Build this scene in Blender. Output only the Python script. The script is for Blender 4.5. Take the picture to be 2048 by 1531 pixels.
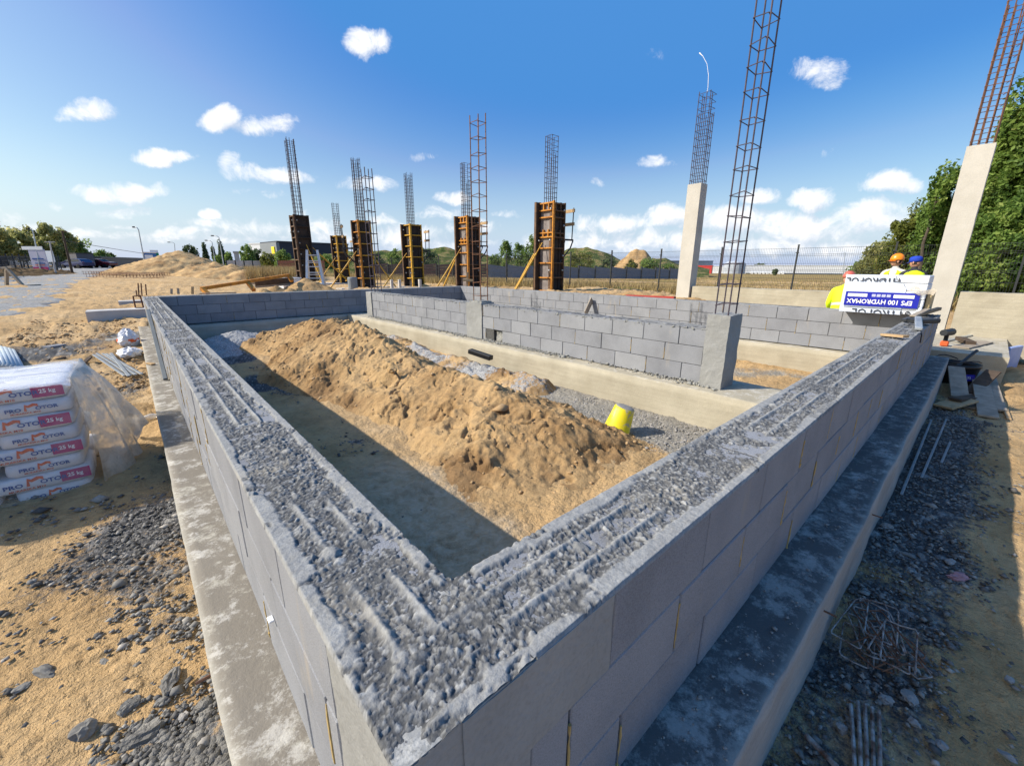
import bpy, math, random
import numpy as np
from mathutils import Vector, Matrix, Quaternion
random.seed(7); RNG = np.random.default_rng(11)
for o in list(bpy.data.objects): bpy.data.objects.remove(o)
S = bpy.context.scene; COL = S.collection
# ---------------------------------------------------------------- camera
FPX, PITCH, YAW, ROLL = 834.23, 0.2719, 0.7295, 0.0031       # photograph: 2048 x 1531 px
CAM = np.array([-0.145, -0.379, 1.679])
FW = np.array([math.sin(YAW)*math.cos(PITCH), math.cos(YAW)*math.cos(PITCH), -math.sin(PITCH)])
_r = np.array([math.cos(YAW), -math.sin(YAW), 0.0]); _u = np.cross(_r, FW)
RT = _r*math.cos(ROLL)+_u*math.sin(ROLL); UP = -_r*math.sin(ROLL)+_u*math.cos(ROLL)
cd = bpy.data.cameras.new('camera'); cam = bpy.data.objects.new('camera', cd); COL.objects.link(cam)
cd.sensor_width = 36; cd.lens = 36*FPX/2048; cd.clip_start = 0.05; cd.clip_end = 6000
cam.matrix_world = Matrix(((RT[0], UP[0], -FW[0], CAM[0]), (RT[1], UP[1], -FW[1], CAM[1]), (RT[2], UP[2], -FW[2], CAM[2]), (0, 0, 0, 1)))
S.camera = cam
# ---------------------------------------------------------------- light, sky, exposure
SUN_DIR = Vector((-1.12, 0.77, 1.0)).normalized()            # towards the sun
SUN_EL = math.asin(SUN_DIR.z); SUN_AZ = math.atan2(SUN_DIR.x, SUN_DIR.y)
SKY_STRENGTH, SUN_STRENGTH = 0.12, 5.0
ld = bpy.data.lights.new('sun', 'SUN'); sun = bpy.data.objects.new('sun', ld); COL.objects.link(sun)
ld.energy = SUN_STRENGTH; ld.angle = math.radians(0.5); ld.color = (1.0, 0.93, 0.82)
sun.rotation_euler = SUN_DIR.to_track_quat('Z', 'Y').to_euler(); sun.location = (-30, 20, 30)
S.view_settings.view_transform = 'Standard'; S.view_settings.look = 'None'
S.view_settings.exposure = 0.4; S.view_settings.gamma = 1.0
# -------- helpers: a pixel of the photograph -> a point of the place
def ray(px, py): return FW+RT*(px-1024)/FPX-UP*(py-765.5)/FPX
def at_z(px, py, z):
    d = ray(px, py); return CAM+d*((z-CAM[2])/d[2])
def at_x(px, py, x):
    d = ray(px, py); return CAM+d*((x-CAM[0])/d[0])
def at_y(px, py, y):
    d = ray(px, py); return CAM+d*((y-CAM[1])/d[1])
def at_d(px, py, dist):
    d = ray(px, py); return CAM+d*(dist/math.hypot(d[0], d[1]))
# -------- sky
W = bpy.data.worlds.new('World'); S.world = W; W.use_nodes = True
nt = W.node_tree; nt.nodes.clear(); N = nt.nodes.new; LK = nt.links.new
def _set(s, v): s.default_value = v
def wmath(op, a, b=None, c=None, clamp=False):
    n = N('ShaderNodeMath'); n.operation = op; n.use_clamp = clamp
    for i, v in enumerate((a, b, c)):
        if v is None: continue
        if isinstance(v, (int, float)): n.inputs[i].default_value = v
        else: LK(v, n.inputs[i])
    return n.outputs[0]
sky = N('ShaderNodeTexSky'); sky.sky_type = 'NISHITA'; sky.sun_disc = False
sky.sun_elevation = SUN_EL; sky.sun_rotation = SUN_AZ; sky.altitude = 100; sky.air_density = 1.0; sky.dust_density = 1.6; sky.ozone_density = 1.6
hs = N('ShaderNodeHueSaturation'); hs.inputs['Saturation'].default_value = 1.25; hs.inputs['Value'].default_value = 1.0
LK(sky.outputs[0], hs.inputs['Color'])
# deeper blue away from the sun, as the photograph's camera renders it
sp_ = N('ShaderNodeSeparateColor'); LK(hs.outputs[0], sp_.inputs[0]); cb_ = N('ShaderNodeCombineColor')
for i_, (ref, pw) in enumerate(((1.62, 2.3), (3.17, 1.35), (5.7, .62))):
    v_ = wmath('MULTIPLY', wmath('POWER', wmath('DIVIDE', sp_.outputs[i_], ref), pw), ref)
    v_ = wmath('MINIMUM', v_, sp_.outputs[i_]) if i_ < 2 else v_
    LK(wmath('SMOOTH_MAX', v_, (.50, 1.84, 4.5)[i_], (.12, .3, .5)[i_]), cb_.inputs[i_])
SKYC = cb_.outputs[0]
tc = N('ShaderNodeTexCoord'); DIRN = tc.outputs['Generated']
# clouds of the photograph: centre x, y, half width, half height (photo px), density
CLOUDS = [(742, 92, 52, 34, 1.0), (180, 226, 55, 26, .9), (442, 235, 40, 34, 1.0), (535, 252, 66, 26, 1.0), (325, 316, 62, 20, .95), (460, 335, 24, 30, .5), (545, 350, 90, 22, .75),
 (240, 385, 100, 26, .9), (110, 415, 50, 14, .4), (520, 385, 60, 12, .6), (418, 433, 22, 12, .9), (725, 372, 62, 22, .75), (840, 312, 30, 12, .45), (905, 398, 40, 18, .8), (890, 432, 60, 14, .5),
 (640, 440, 90, 20, .35), (560, 465, 140, 22, .4), (1320, 326, 46, 18, .6), (1640, 140, 66, 34, .75), (1660, 314, 32, 18, .4), (1310, 104, 26, 16, .15), (1520, 392, 46, 24, .95), (1625, 398, 56, 26, .95), (1780, 372, 62, 30, .95),
 (1340, 436, 56, 30, 1.0), (1230, 448, 90, 26, .8), (1450, 440, 120, 36, .9), (1600, 455, 140, 42, .9), (1740, 440, 100, 42, .9), (1330, 482, 190, 32, .75), (1600, 500, 200, 28, .75), (1150, 490, 120, 22, .6), (1195, 364, 16, 12, .45), (1100, 470, 70, 20, .5),
 (1010, 432, 30, 10, .6), (950, 460, 70, 20, .7), (800, 470, 100, 24, .7), (890, 490, 120, 16, .6), (660, 470, 110, 22, .65), (400, 452, 60, 12, .5), (330, 470, 130, 14, .62), (600, 452, 170, 18, .6), (120, 468, 130, 14, .6), (430, 480, 160, 12, .55), (250, 448, 50, 10, .5), (760, 440, 40, 14, .6), (30, 440, 60, 20, .5), (240, 420, 60, 16, .5), (2250, 330, 120, 40, .8), (-250, 300, 120, 40, .8), (-120, 420, 120, 26, .6)]
def cloud_field(vec, small=True):
    """cloud density along a direction: soft flat-based blobs, frayed by noise"""
    nz = N('ShaderNodeTexNoise'); nz.inputs['Scale'].default_value = 8; nz.inputs['Detail'].default_value = 6; nz.inputs['Roughness'].default_value = 0.62; LK(vec, nz.inputs['Vector'])
    vm = N('ShaderNodeVectorMath'); vm.operation = 'MULTIPLY_ADD'; LK(nz.outputs['Color'], vm.inputs[0]); vm.inputs[1].default_value = (.055,)*3
    sb = N('ShaderNodeVectorMath'); sb.operation = 'SUBTRACT'; LK(vec, sb.inputs[0]); sb.inputs[1].default_value = (.0275,)*3
    LK(sb.outputs[0], vm.inputs[2]); WD = vm.outputs[0]; acc = None
    for (px, py, wx, wy, dn) in CLOUDS:
        if not small and wx < 40: continue
        d = ray(px, py); d /= np.linalg.norm(d)
        a = ray(px+wx, py); a /= np.linalg.norm(a); b = ray(px, py-wy); b /= np.linalg.norm(b)
        t1 = a-d*(a@d); t2 = b-d*(b@d); Gi = np.linalg.inv(np.array([[t1@t1, t1@t2], [t1@t2, t2@t2]])); e1 = Gi[0, 0]*t1+Gi[0, 1]*t2; e2 = Gi[1, 0]*t1+Gi[1, 1]*t2
        n1 = N('ShaderNodeVectorMath'); n1.operation = 'DOT_PRODUCT'; LK(WD, n1.inputs[0]); n1.inputs[1].default_value = tuple(e1)
        n2 = N('ShaderNodeVectorMath'); n2.operation = 'DOT_PRODUCT'; LK(WD, n2.inputs[0]); n2.inputs[1].default_value = tuple(e2)
        v = wmath('MAXIMUM', n2.outputs['Value'], wmath('MULTIPLY', n2.outputs['Value'], -1.2))
        q = wmath('MULTIPLY', n1.outputs['Value'], n1.outputs['Value']); q = wmath('MULTIPLY_ADD', v, v, q)
        q = wmath('MULTIPLY_ADD', q, -0.62*dn, 1.0*dn)
        acc = q if acc is None else wmath('SMOOTH_MAX', acc, q, 0.12)
    n3 = N('ShaderNodeTexNoise'); n3.inputs['Scale'].default_value = 19; n3.inputs['Detail'].default_value = 9; n3.inputs['Roughness'].default_value = 0.66; n3.inputs['Distortion'].default_value = .4
    LK(vec, n3.inputs['Vector'])
    return wmath('ADD', acc, wmath('MULTIPLY_ADD', n3.outputs['Fac'], 1.9, -0.95))
f = cloud_field(DIRN)
up_ = N('ShaderNodeVectorMath'); up_.operation = 'ADD'; LK(DIRN, up_.inputs[0]); up_.inputs[1].default_value = tuple(np.array([-.5, .35, .8])*.022)
f2 = cloud_field(up_.outputs[0], False)
mr = N('ShaderNodeMapRange'); mr.interpolation_type = 'SMOOTHSTEP'; LK(f, mr.inputs['Value'])
mr.inputs['From Min'].default_value = 0.22; mr.inputs['From Max'].default_value = 0.88
fac = wmath('MULTIPLY', mr.outputs[0], 0.94)
sepd = N('ShaderNodeSeparateXYZ'); LK(DIRN, sepd.inputs[0])
up = wmath('GREATER_THAN', sepd.outputs['Z'], 0.0); fac = wmath('MULTIPLY', fac, up)
CLOUD = 7.2
rc = N('ShaderNodeValToRGB'); LK(wmath('MULTIPLY_ADD', wmath('SUBTRACT', f, f2), .9, .62), rc.inputs[0])      # sunward edges bright, undersides greyer
rc.color_ramp.elements[0].position = .15; rc.color_ramp.elements[0].color = (.62, .68, .79, 1)
rc.color_ramp.elements[1].position = .80; rc.color_ramp.elements[1].color = (.98, .985, 1.0, 1)
cs = N('ShaderNodeVectorMath'); cs.operation = 'SCALE'; LK(rc.outputs[0], cs.inputs[0]); cs.inputs['Scale'].default_value = CLOUD
# haze band towards the horizon
hz = N('ShaderNodeMapRange'); hz.interpolation_type = 'SMOOTHSTEP'; LK(sepd.outputs['Z'], hz.inputs['Value'])
hz.inputs['From Min'].default_value = 0.0; hz.inputs['From Max'].default_value = .22; hz.inputs['To Min'].default_value = .70; hz.inputs['To Max'].default_value = 0
hm = N('ShaderNodeMix'); hm.data_type = 'RGBA'; LK(hz.outputs[0], hm.inputs['Factor']); LK(SKYC, hm.inputs['A']); hm.inputs['B'].default_value = (3.9, 4.9, 6.0, 1)
mx = N('ShaderNodeMix'); mx.data_type = 'RGBA'; LK(fac, mx.inputs['Factor']); LK(hm.outputs['Result'], mx.inputs['A']); LK(cs.outputs[0], mx.inputs['B'])
bg = N('ShaderNodeBackground'); bg.inputs['Strength'].default_value = SKY_STRENGTH; LK(mx.outputs['Result'], bg.inputs['Color'])
wo = N('ShaderNodeOutputWorld'); LK(bg.outputs[0], wo.inputs['Surface'])
# ---------------------------------------------------------------- numpy noise
def _h(ix, iy, seed):
    n = (ix.astype(np.int64)*374761393+iy.astype(np.int64)*668265263+seed*974634777) & 0xFFFFFFFF
    n = ((n ^ (n >> 13))*1274126177) & 0xFFFFFFFF
    n = ((n ^ (n >> 16))*2246822519) & 0xFFFFFFFF
    return ((n ^ (n >> 15)) & 0xFFFFFF)/float(0xFFFFFF)
def vnoise(x, y, seed=0):
    ix = np.floor(x); iy = np.floor(y); fx = x-ix; fy = y-iy
    fx = fx*fx*fx*(fx*(fx*6-15)+10); fy = fy*fy*fy*(fy*(fy*6-15)+10)
    a = _h(ix, iy, seed); b = _h(ix+1, iy, seed); c = _h(ix, iy+1, seed); d = _h(ix+1, iy+1, seed)
    return (a*(1-fx)+b*fx)*(1-fy)+(c*(1-fx)+d*fx)*fy
def fbm(x, y, sc, octv=4, seed=0, g=.5):
    s = 0; a = 1; t = 0
    for i in range(octv):
        s = s+a*(vnoise(x*sc*2**i+17.3*i, y*sc*2**i-9.1*i, seed+i)-.5); t += a; a *= g
    return s/t*2            # about -1..1
def pebbles(x, y, cell, fill=.8, seed=0):
    """height (0..1) of stones scattered one to a cell, and a tone for each stone"""
    X = x/cell; Y = y/cell; ix = np.floor(X); iy = np.floor(Y)
    best = np.zeros_like(X); tone = np.zeros_like(X)
    for dx in (-1, 0, 1):
        for dy in (-1, 0, 1):
            cx = ix+dx; cy = iy+dy
            px = cx+.15+.7*_h(cx, cy, seed); py = cy+.15+.7*_h(cx, cy, seed+1)
            r = (.22+.42*_h(cx, cy, seed+2)**1.5); on = _h(cx, cy, seed+3) < fill
            an = _h(cx, cy, seed+4)*3.1416; ca = np.cos(an); sa = np.sin(an); el = .62+.38*_h(cx, cy, seed+5)
            ux = (X-px)*ca+(Y-py)*sa; uy = (-(X-px)*sa+(Y-py)*ca)/el
            q = np.abs(ux)**2.4+np.abs(uy)**2.4
            hh = np.where(on, np.sqrt(np.clip(r**2-q**(2/2.4), 0, None)), 0)
            m = hh > best
            best = np.where(m, hh, best); tone = np.where(m, _h(cx, cy, seed+6), tone)
    return best, tone
def sst(a, b, t):
    t = np.clip((t-a)/(b-a), 0, 1); return t*t*(3-2*t)
# ---------------------------------------------------------------- object helpers
def tag(o, label=None, cat=None, group=None, kind=None):
    if label: o['label'] = label
    if cat: o['category'] = cat
    if group: o['group'] = group
    if kind: o['kind'] = kind
    return o
def empty(name, loc=(0, 0, 0), label=None, cat=None, group=None, rz=0):
    o = bpy.data.objects.new(name, None); COL.objects.link(o); o.location = loc; o.rotation_euler = (0, 0, rz)
    o.empty_display_size = .1
    return tag(o, label, cat, group)
def wloc(o):
    v = Vector((0, 0, 0))
    while o is not None: v += o.location; o = o.parent
    return v
def link(name, me, parent=None, local=False):
    """meshes are written in world coordinates unless local (things that are turned or copied)"""
    o = bpy.data.objects.new(name, me); COL.objects.link(o)
    if parent is not None:
        if not local: o.location = -wloc(parent)
        o.parent = parent
    return o
class MB:
    """collects faces; build() links them as one mesh object"""
    def __init__(s): s.v = []; s.f = []; s.m = []; s.t = []
    def add(s, vs, fs, mi=0, tone=.5):
        b = len(s.v); s.v += [tuple(v) for v in vs]
        for f in fs: s.f.append(tuple(b+i for i in f)); s.m.append(mi); s.t.append(tone)
    def box(s, c, d, rot=None, mi=0, ch=0, tone=.5):
        hx, hy, hz = d[0]/2, d[1]/2, d[2]/2
        if ch <= 0:
            vs = [Vector((x, y, z)) for x in (-hx, hx) for y in (-hy, hy) for z in (-hz, hz)]
            fs = [(0, 1, 3, 2), (4, 6, 7, 5), (0, 4, 5, 1), (2, 3, 7, 6), (0, 2, 6, 4), (1, 5, 7, 3)]
        else:
            vs = []; idx = {}
            for sx in (-1, 1):
                for sy in (-1, 1):
                    for sz in (-1, 1):
                        for a in range(3):
                            p = [sx*(hx-ch), sy*(hy-ch), sz*(hz-ch)]; p[a] = (sx*hx, sy*hy, sz*hz)[a]
                            idx[sx, sy, sz, a] = len(vs); vs.append(Vector(p))
            fs = []
            for a in range(3):
                b, c2 = (a+1) % 3, (a+2) % 3
                for sg in (-1, 1):
                    q = []
                    for (sb, sc) in ((-1, -1), (1, -1), (1, 1), (-1, 1)):
                        k = [0, 0, 0]; k[a] = sg; k[b] = sb; k[c2] = sc; q.append(idx[k[0], k[1], k[2], a])
                    fs.append(tuple(q if sg > 0 else q[::-1]))
                for sb in (-1, 1):
                    for sc in (-1, 1):
                        k1 = [0]*3; k2 = [0]*3; k1[a] = -1; k2[a] = 1
                        for k in (k1, k2): k[b] = sb; k[c2] = sc
                        q = [idx[tuple(k1)+(b,)], idx[tuple(k2)+(b,)], idx[tuple(k2)+(c2,)], idx[tuple(k1)+(c2,)]]
                        fs.append(tuple(q))
            for sx in (-1, 1):
                for sy in (-1, 1):
                    for sz in (-1, 1): fs.append(tuple(idx[sx, sy, sz, a] for a in range(3)))
        if rot is not None: vs = [rot @ v for v in vs]
        c = Vector(c); s.add([v+c for v in vs], fs, mi, tone)
    def tube(s, pts, r, n=6, mi=0, tone=.5, cap=True):
        pts = [Vector(p) for p in pts]; k = len(pts); rs = r if hasattr(r, '__len__') else [r]*k
        vs = []; nv = None
        for i, p in enumerate(pts):
            t = (pts[min(i+1, k-1)]-pts[max(i-1, 0)]).normalized()
            if nv is None:
                nv = t.orthogonal().normalized()
            else:
                nv = (nv-t*nv.dot(t))
                nv = nv.normalized() if nv.length > 1e-6 else t.orthogonal().normalized()
            b = t.cross(nv)
            for j in range(n):
                a = 2*math.pi*j/n; vs.append(p+(nv*math.cos(a)+b*math.sin(a))*rs[i])
        fs = [(i*n+j, i*n+(j+1) % n, (i+1)*n+(j+1) % n, (i+1)*n+j) for i in range(k-1) for j in range(n)]
        if cap: fs += [tuple(range(n))[::-1], tuple((k-1)*n+j for j in range(n))]
        s.add(vs, fs, mi, tone)
    def bar(s, p0, p1, w, h, mi=0, tone=.5, up=(0, 0, 1), ch=0):
        p0 = Vector(p0); p1 = Vector(p1); d = p1-p0; L = d.length; x = d.normalized(); u = Vector(up)
        y = u.cross(x)
        if y.length < 1e-4: y = Vector((1, 0, 0)).cross(x)
        y.normalize(); z = x.cross(y)
        s.box((p0+p1)/2, (L, w, h), Matrix((x, y, z)).transposed(), mi, ch, tone)
    def lathe(s, prof, n=20, c=(0, 0, 0), rot=None, mi=0, tone=.5):
        vs = []; c = Vector(c)
        for (r, z) in prof:
            for j in range(n):
                a = 2*math.pi*j/n; v = Vector((r*math.cos(a), r*math.sin(a), z))
                vs.append((rot @ v if rot is not None else v)+c)
        k = len(prof)
        fs = [(i*n+j, i*n+(j+1) % n, (i+1)*n+(j+1) % n, (i+1)*n+j) for i in range(k-1) for j in range(n)]
        if prof[0][0] > 1e-5: fs.append(tuple(range(n))[::-1])
        if prof[-1][0] > 1e-5: fs.append(tuple((k-1)*n+j for j in range(n)))
        s.add(vs, fs, mi, tone)
    def build(s, name, mats, parent=None, smooth=False, local=False):
        me = bpy.data.meshes.new(name); me.from_pydata(s.v, [], s.f)
        if not isinstance(mats, (list, tuple)): mats = [mats]
        for m in mats: me.materials.append(m)
        me.polygons.foreach_set('material_index', s.m)
        if smooth: me.polygons.foreach_set('use_smooth', [True]*len(s.f))
        at = me.attributes.new('tone', 'FLOAT', 'FACE'); at.data.foreach_set('value', s.t)
        me.update()
        return link(name, me, parent, local)
def grid_mesh(name, X, Y, Z, mats, parent=None, attrs=None, smooth=True, keep=None):
    ny, nx = X.shape; co = np.stack([X, Y, Z], -1).reshape(-1, 3).astype(np.float32)
    i = np.arange((ny-1)*(nx-1)); r = i//(nx-1); c = i % (nx-1); a = r*nx+c
    q = np.stack([a, a+1, a+nx+1, a+nx], -1)
    if keep is not None: q = q[keep.reshape(-1)]
    me = bpy.data.meshes.new(name); me.vertices.add(len(co)); me.vertices.foreach_set('co', co.ravel())
    me.loops.add(q.size); me.loops.foreach_set('vertex_index', q.ravel().astype(np.int32))
    me.polygons.add(len(q)); me.polygons.foreach_set('loop_start', (np.arange(len(q))*4).astype(np.int32))
    try: me.polygons.foreach_set('loop_total', np.full(len(q), 4, np.int32))
    except Exception: pass
    if smooth: me.polygons.foreach_set('use_smooth', np.ones(len(q), bool))
    me.update(calc_edges=True)
    for k, v in (attrs or {}).items():
        at = me.attributes.new(k, 'FLOAT', 'POINT'); at.data.foreach_set('value', v.ravel().astype(np.float32))
    for m in (mats if isinstance(mats, (list, tuple)) else [mats]): me.materials.append(m)
    me.validate()
    return link(name, me, parent)
def raw_mesh(name, co, faces, mat, parent=None, tone=None, smooth=False):
    """co (n,3), faces (m,k) numpy"""
    me = bpy.data.meshes.new(name); k = faces.shape[1]
    me.vertices.add(len(co)); me.vertices.foreach_set('co', co.astype(np.float32).ravel())
    me.loops.add(faces.size); me.loops.foreach_set('vertex_index', faces.astype(np.int32).ravel())
    me.polygons.add(len(faces)); me.polygons.foreach_set('loop_start', (np.arange(len(faces))*k).astype(np.int32))
    if smooth: me.polygons.foreach_set('use_smooth', np.ones(len(faces), bool))
    me.update(calc_edges=True)
    if tone is not None:
        at = me.attributes.new('tone', 'FLOAT', 'FACE'); at.data.foreach_set('value', tone.astype(np.float32))
    me.materials.append(mat)
    return link(name, me, parent)
_tc = {}
def text_mesh(name, body, mat, size, origin, xdir, ydir, parent=None, lift=.001, align='LEFT', bold=0.0, ext=.0006, sx=1.0, shear=0.0):
    """lettering as a thin solid mesh; origin = left end of the baseline"""
    cu = bpy.data.curves.new(name, 'FONT'); cu.body = body; cu.size = size; cu.extrude = ext; cu.offset = bold; cu.align_x = align; cu.resolution_u = 2; cu.shear = shear
    tmp = bpy.data.objects.new('tmp', cu); COL.objects.link(tmp)
    me = bpy.data.meshes.new_from_object(tmp.evaluated_get(bpy.context.evaluated_depsgraph_get()))
    bpy.data.objects.remove(tmp); bpy.data.curves.remove(cu); me.name = name
    x = Vector(xdir).normalized(); y = Vector(ydir).normalized(); z = x.cross(y); o = Vector(origin)
    for v in me.vertices: v.co = o+x*(v.co.x*sx)+y*v.co.y+z*(v.co.z+lift)
    me.materials.clear(); me.materials.append(mat); me.update()
    return link(name, me, parent)
def skin_body(name, joints, edges, mat, parent=None, root=0, sub=2):
    me = bpy.data.meshes.new(name); me.from_pydata([j[:3] for j in joints], edges, [])
    o = bpy.data.objects.new(name, me); COL.objects.link(o)
    sk = o.modifiers.new('s', 'SKIN'); ss = o.modifiers.new('u', 'SUBSURF'); ss.levels = sub; ss.render_levels = sub
    for i, j in enumerate(joints):
        rr = j[3] if hasattr(j[3], '__len__') else (j[3], j[3])
        me.skin_vertices[0].data[i].radius = rr; me.skin_vertices[0].data[i].use_root = (i == root)
    nm = bpy.data.meshes.new_from_object(o.evaluated_get(bpy.context.evaluated_depsgraph_get()))
    bpy.data.objects.remove(o); nm.name = name; nm.materials.clear(); nm.materials.append(mat)
    nm.polygons.foreach_set('use_smooth', [True]*len(nm.polygons)); nm.update()
    return link(name, nm, parent)
# ---------------------------------------------------------------- materials
class NT:
    def __init__(s, name):
        s.m = bpy.data.materials.new(name); s.m.use_nodes = True; s.t = s.m.node_tree; s.t.nodes.clear()
        s.out = s.n('ShaderNodeOutputMaterial'); s.b = s.n('ShaderNodeBsdfPrincipled'); s.l(s.b.outputs[0], s.out.inputs['Surface'])
        g = s.n('ShaderNodeNewGeometry'); s.pos = g.outputs['Position']
    def n(s, k): return s.t.nodes.new(k)
    def l(s, a, b): s.t.links.new(a, b)
    def put(s, sock, v):
        if hasattr(v, 'is_linked') or hasattr(v, 'links'): s.l(v, sock)
        else:
            sock.default_value = tuple(v)+(1,) if hasattr(v, '__len__') and len(v) == 3 and sock.type == 'RGBA' else v
    def noise(s, scale, detail=4, rough=.55, vec=None, dist=0, stretch=None):
        n = s.n('ShaderNodeTexNoise'); n.inputs['Scale'].default_value = scale; n.inputs['Detail'].default_value = detail
        n.inputs['Roughness'].default_value = rough; n.inputs['Distortion'].default_value = dist
        v = vec or s.pos
        if stretch:
            mp = s.n('ShaderNodeMapping'); mp.inputs['Scale'].default_value = stretch; s.l(v, mp.inputs[0]); v = mp.outputs[0]
        s.l(v, n.inputs['Vector']); return n.outputs['Fac']
    def ramp(s, fac, stops, const=False):
        r = s.n('ShaderNodeValToRGB'); e = r.color_ramp.elements
        while len(e) < len(stops): e.new(.5)
        for x, (p, c) in zip(e, stops):
            x.position = p; x.color = (c, c, c, 1) if isinstance(c, (int, float)) else tuple(c)+(1,)
        if const: r.color_ramp.interpolation = 'CONSTANT'
        s.l(fac, r.inputs[0]); return r.outputs[0]
    def mix(s, f, a, b, mode='MIX'):
        m = s.n('ShaderNodeMix'); m.data_type = 'RGBA'; m.blend_type = mode
        s.put(m.inputs['Factor'], f); s.put(m.inputs['A'], a); s.put(m.inputs['B'], b); return m.outputs['Result']
    def math(s, op, a, b=None, c=None, clamp=False):
        n = s.n('ShaderNodeMath'); n.operation = op; n.use_clamp = clamp
        for i, v in enumerate((a, b, c)):
            if v is not None: s.put(n.inputs[i], v)
        return n.outputs[0]
    def attr(s, name):
        a = s.n('ShaderNodeAttribute'); a.attribute_name = name; return a.outputs['Fac']
    def bump(s, h, strength=.4, dist=.01, nrm=None):
        b = s.n('ShaderNodeBump'); b.inputs['Strength'].default_value = strength; b.inputs['Distance'].default_value = dist
        s.l(h, b.inputs['Height'])
        if nrm is not None: s.l(nrm, b.inputs['Normal'])
        s.l(b.outputs[0], s.b.inputs['Normal']); return b.outputs[0]
    def fin(s, col=None, rough=.8, metal=0, spec=.3):
        if col is not None: s.put(s.b.inputs['Base Color'], col)
        s.put(s.b.inputs['Roughness'], rough); s.b.inputs['Metallic'].default_value = metal
        s.b.inputs['Specular IOR Level'].default_value = spec
        return s.m
def simple(name, c0, c1=None, scale=6, rough=.7, metal=0, spec=.3, bump=0, bscale=None, dist=.004, stretch=None):
    t = NT(name)
    if c1 is None: c1 = tuple(min(1, x*.75) for x in c0)
    f = t.noise(scale, 5, .6, stretch=stretch)
    if bump: t.bump(t.noise(bscale or scale*4, 4, .6), bump, dist)
    return t.fin(t.ramp(f, [(.32, c1), (.68, c0)]), rough, metal, spec)
def mat_block():
    t = NT('grey_block')
    tone = t.attr('tone')
    base = t.ramp(tone, [(0, (.226, .233, .256)), (.5, (.252, .259, .281)), (1, (.280, .286, .304))])
    sp = t.noise(260, 2, .7); base = t.mix(.55, base, t.ramp(sp, [(.30, .55), (.5, .95), (.75, 1.25)]), 'MULTIPLY')
    st = t.noise(3.2, 5, .6); base = t.mix(.6, base, t.ramp(st, [(.3, .72), (.55, 1.0), (.8, 1.12)]), 'MULTIPLY')
    po = t.noise(120, 3, .75); base = t.mix(t.ramp(po, [(.27, .75), (.36, 0.0)]), base, (.07, .07, .072))
    sz = t.n('ShaderNodeSeparateXYZ'); t.l(t.pos, sz.inputs[0]); m_ = t.math('FRACT', t.math('MULTIPLY_ADD', sz.outputs['Z'], 5.0, -2.28)); m_ = t.math('MINIMUM', m_, t.math('SUBTRACT', 1.0, m_))
    sm = t.math('ADD', m_, t.math('MULTIPLY_ADD', t.noise(9, 5, .65), .5, -.16)); base = t.mix(t.ramp(sm, [(.0, .55), (.07, 0.0)]), base, (.16, .155, .145))
    dr = t.noise(7, 4, .6, stretch=(1, 1, .25)); base = t.mix(t.ramp(dr, [(.62, 0.0), (.74, .45)]), base, (.36, .31, .24))
    h = t.math('ADD', t.noise(300, 2, .6), t.math('MULTIPLY', t.noise(60, 3), .6))
    t.bump(h, .5, .003)
    return t.fin(base, .92, 0, .15)
def mat_top():
    t = NT('rough_concrete_top')
    k = t.attr('mixer')                   # 0 dark aggregate .. 1 smooth light rim
    pt = t.attr('pebble')
    agg = t.ramp(pt, [(0, (.085, .086, .088)), (.3, (.165, .166, .166)), (.7, (.222, .222, .220)), (1, (.33, .33, .322))])
    lt = t.ramp(t.noise(30, 4), [(.3, (.25, .25, .247)), (.7, (.345, .345, .338))])
    base = t.mix(k, agg, lt)
    base = t.mix(.5, base, t.ramp(t.noise(150, 4, .7), [(.28, .55), (.5, 1.0), (.75, 1.25)]), 'MULTIPLY')
    base = t.mix(t.ramp(t.noise(4.5, 4), [(.58, 0.0), (.72, .35)]), base, (.40, .36, .29))
    t.bump(t.math('ADD', t.noise(190, 3, .7), t.math('MULTIPLY', t.noise(70, 3), .8)), .45, .005)
    return t.fin(base, .95, 0, .1)
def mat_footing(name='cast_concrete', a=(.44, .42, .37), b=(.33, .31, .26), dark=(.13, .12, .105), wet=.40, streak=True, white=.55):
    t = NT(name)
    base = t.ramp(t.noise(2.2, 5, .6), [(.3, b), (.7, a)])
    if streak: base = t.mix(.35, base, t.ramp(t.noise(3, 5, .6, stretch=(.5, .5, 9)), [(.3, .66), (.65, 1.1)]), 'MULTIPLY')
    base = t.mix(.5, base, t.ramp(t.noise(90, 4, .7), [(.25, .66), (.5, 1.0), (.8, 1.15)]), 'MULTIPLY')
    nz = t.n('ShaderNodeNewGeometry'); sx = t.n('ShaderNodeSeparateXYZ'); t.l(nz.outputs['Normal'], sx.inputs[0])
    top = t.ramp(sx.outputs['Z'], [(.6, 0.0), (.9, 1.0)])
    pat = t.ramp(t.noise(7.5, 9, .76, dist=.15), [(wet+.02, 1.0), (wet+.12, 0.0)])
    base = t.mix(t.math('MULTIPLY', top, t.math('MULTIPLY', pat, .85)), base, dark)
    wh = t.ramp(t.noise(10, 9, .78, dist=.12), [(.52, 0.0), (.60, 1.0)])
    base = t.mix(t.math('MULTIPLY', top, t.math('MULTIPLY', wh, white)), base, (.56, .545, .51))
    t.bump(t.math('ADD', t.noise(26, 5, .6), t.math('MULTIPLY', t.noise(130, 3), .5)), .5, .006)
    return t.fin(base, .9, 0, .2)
SAND_A, SAND_B, SAND_C = (.53, .355, .178), (.42, .268, .128), (.27, .16, .07)
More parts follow.
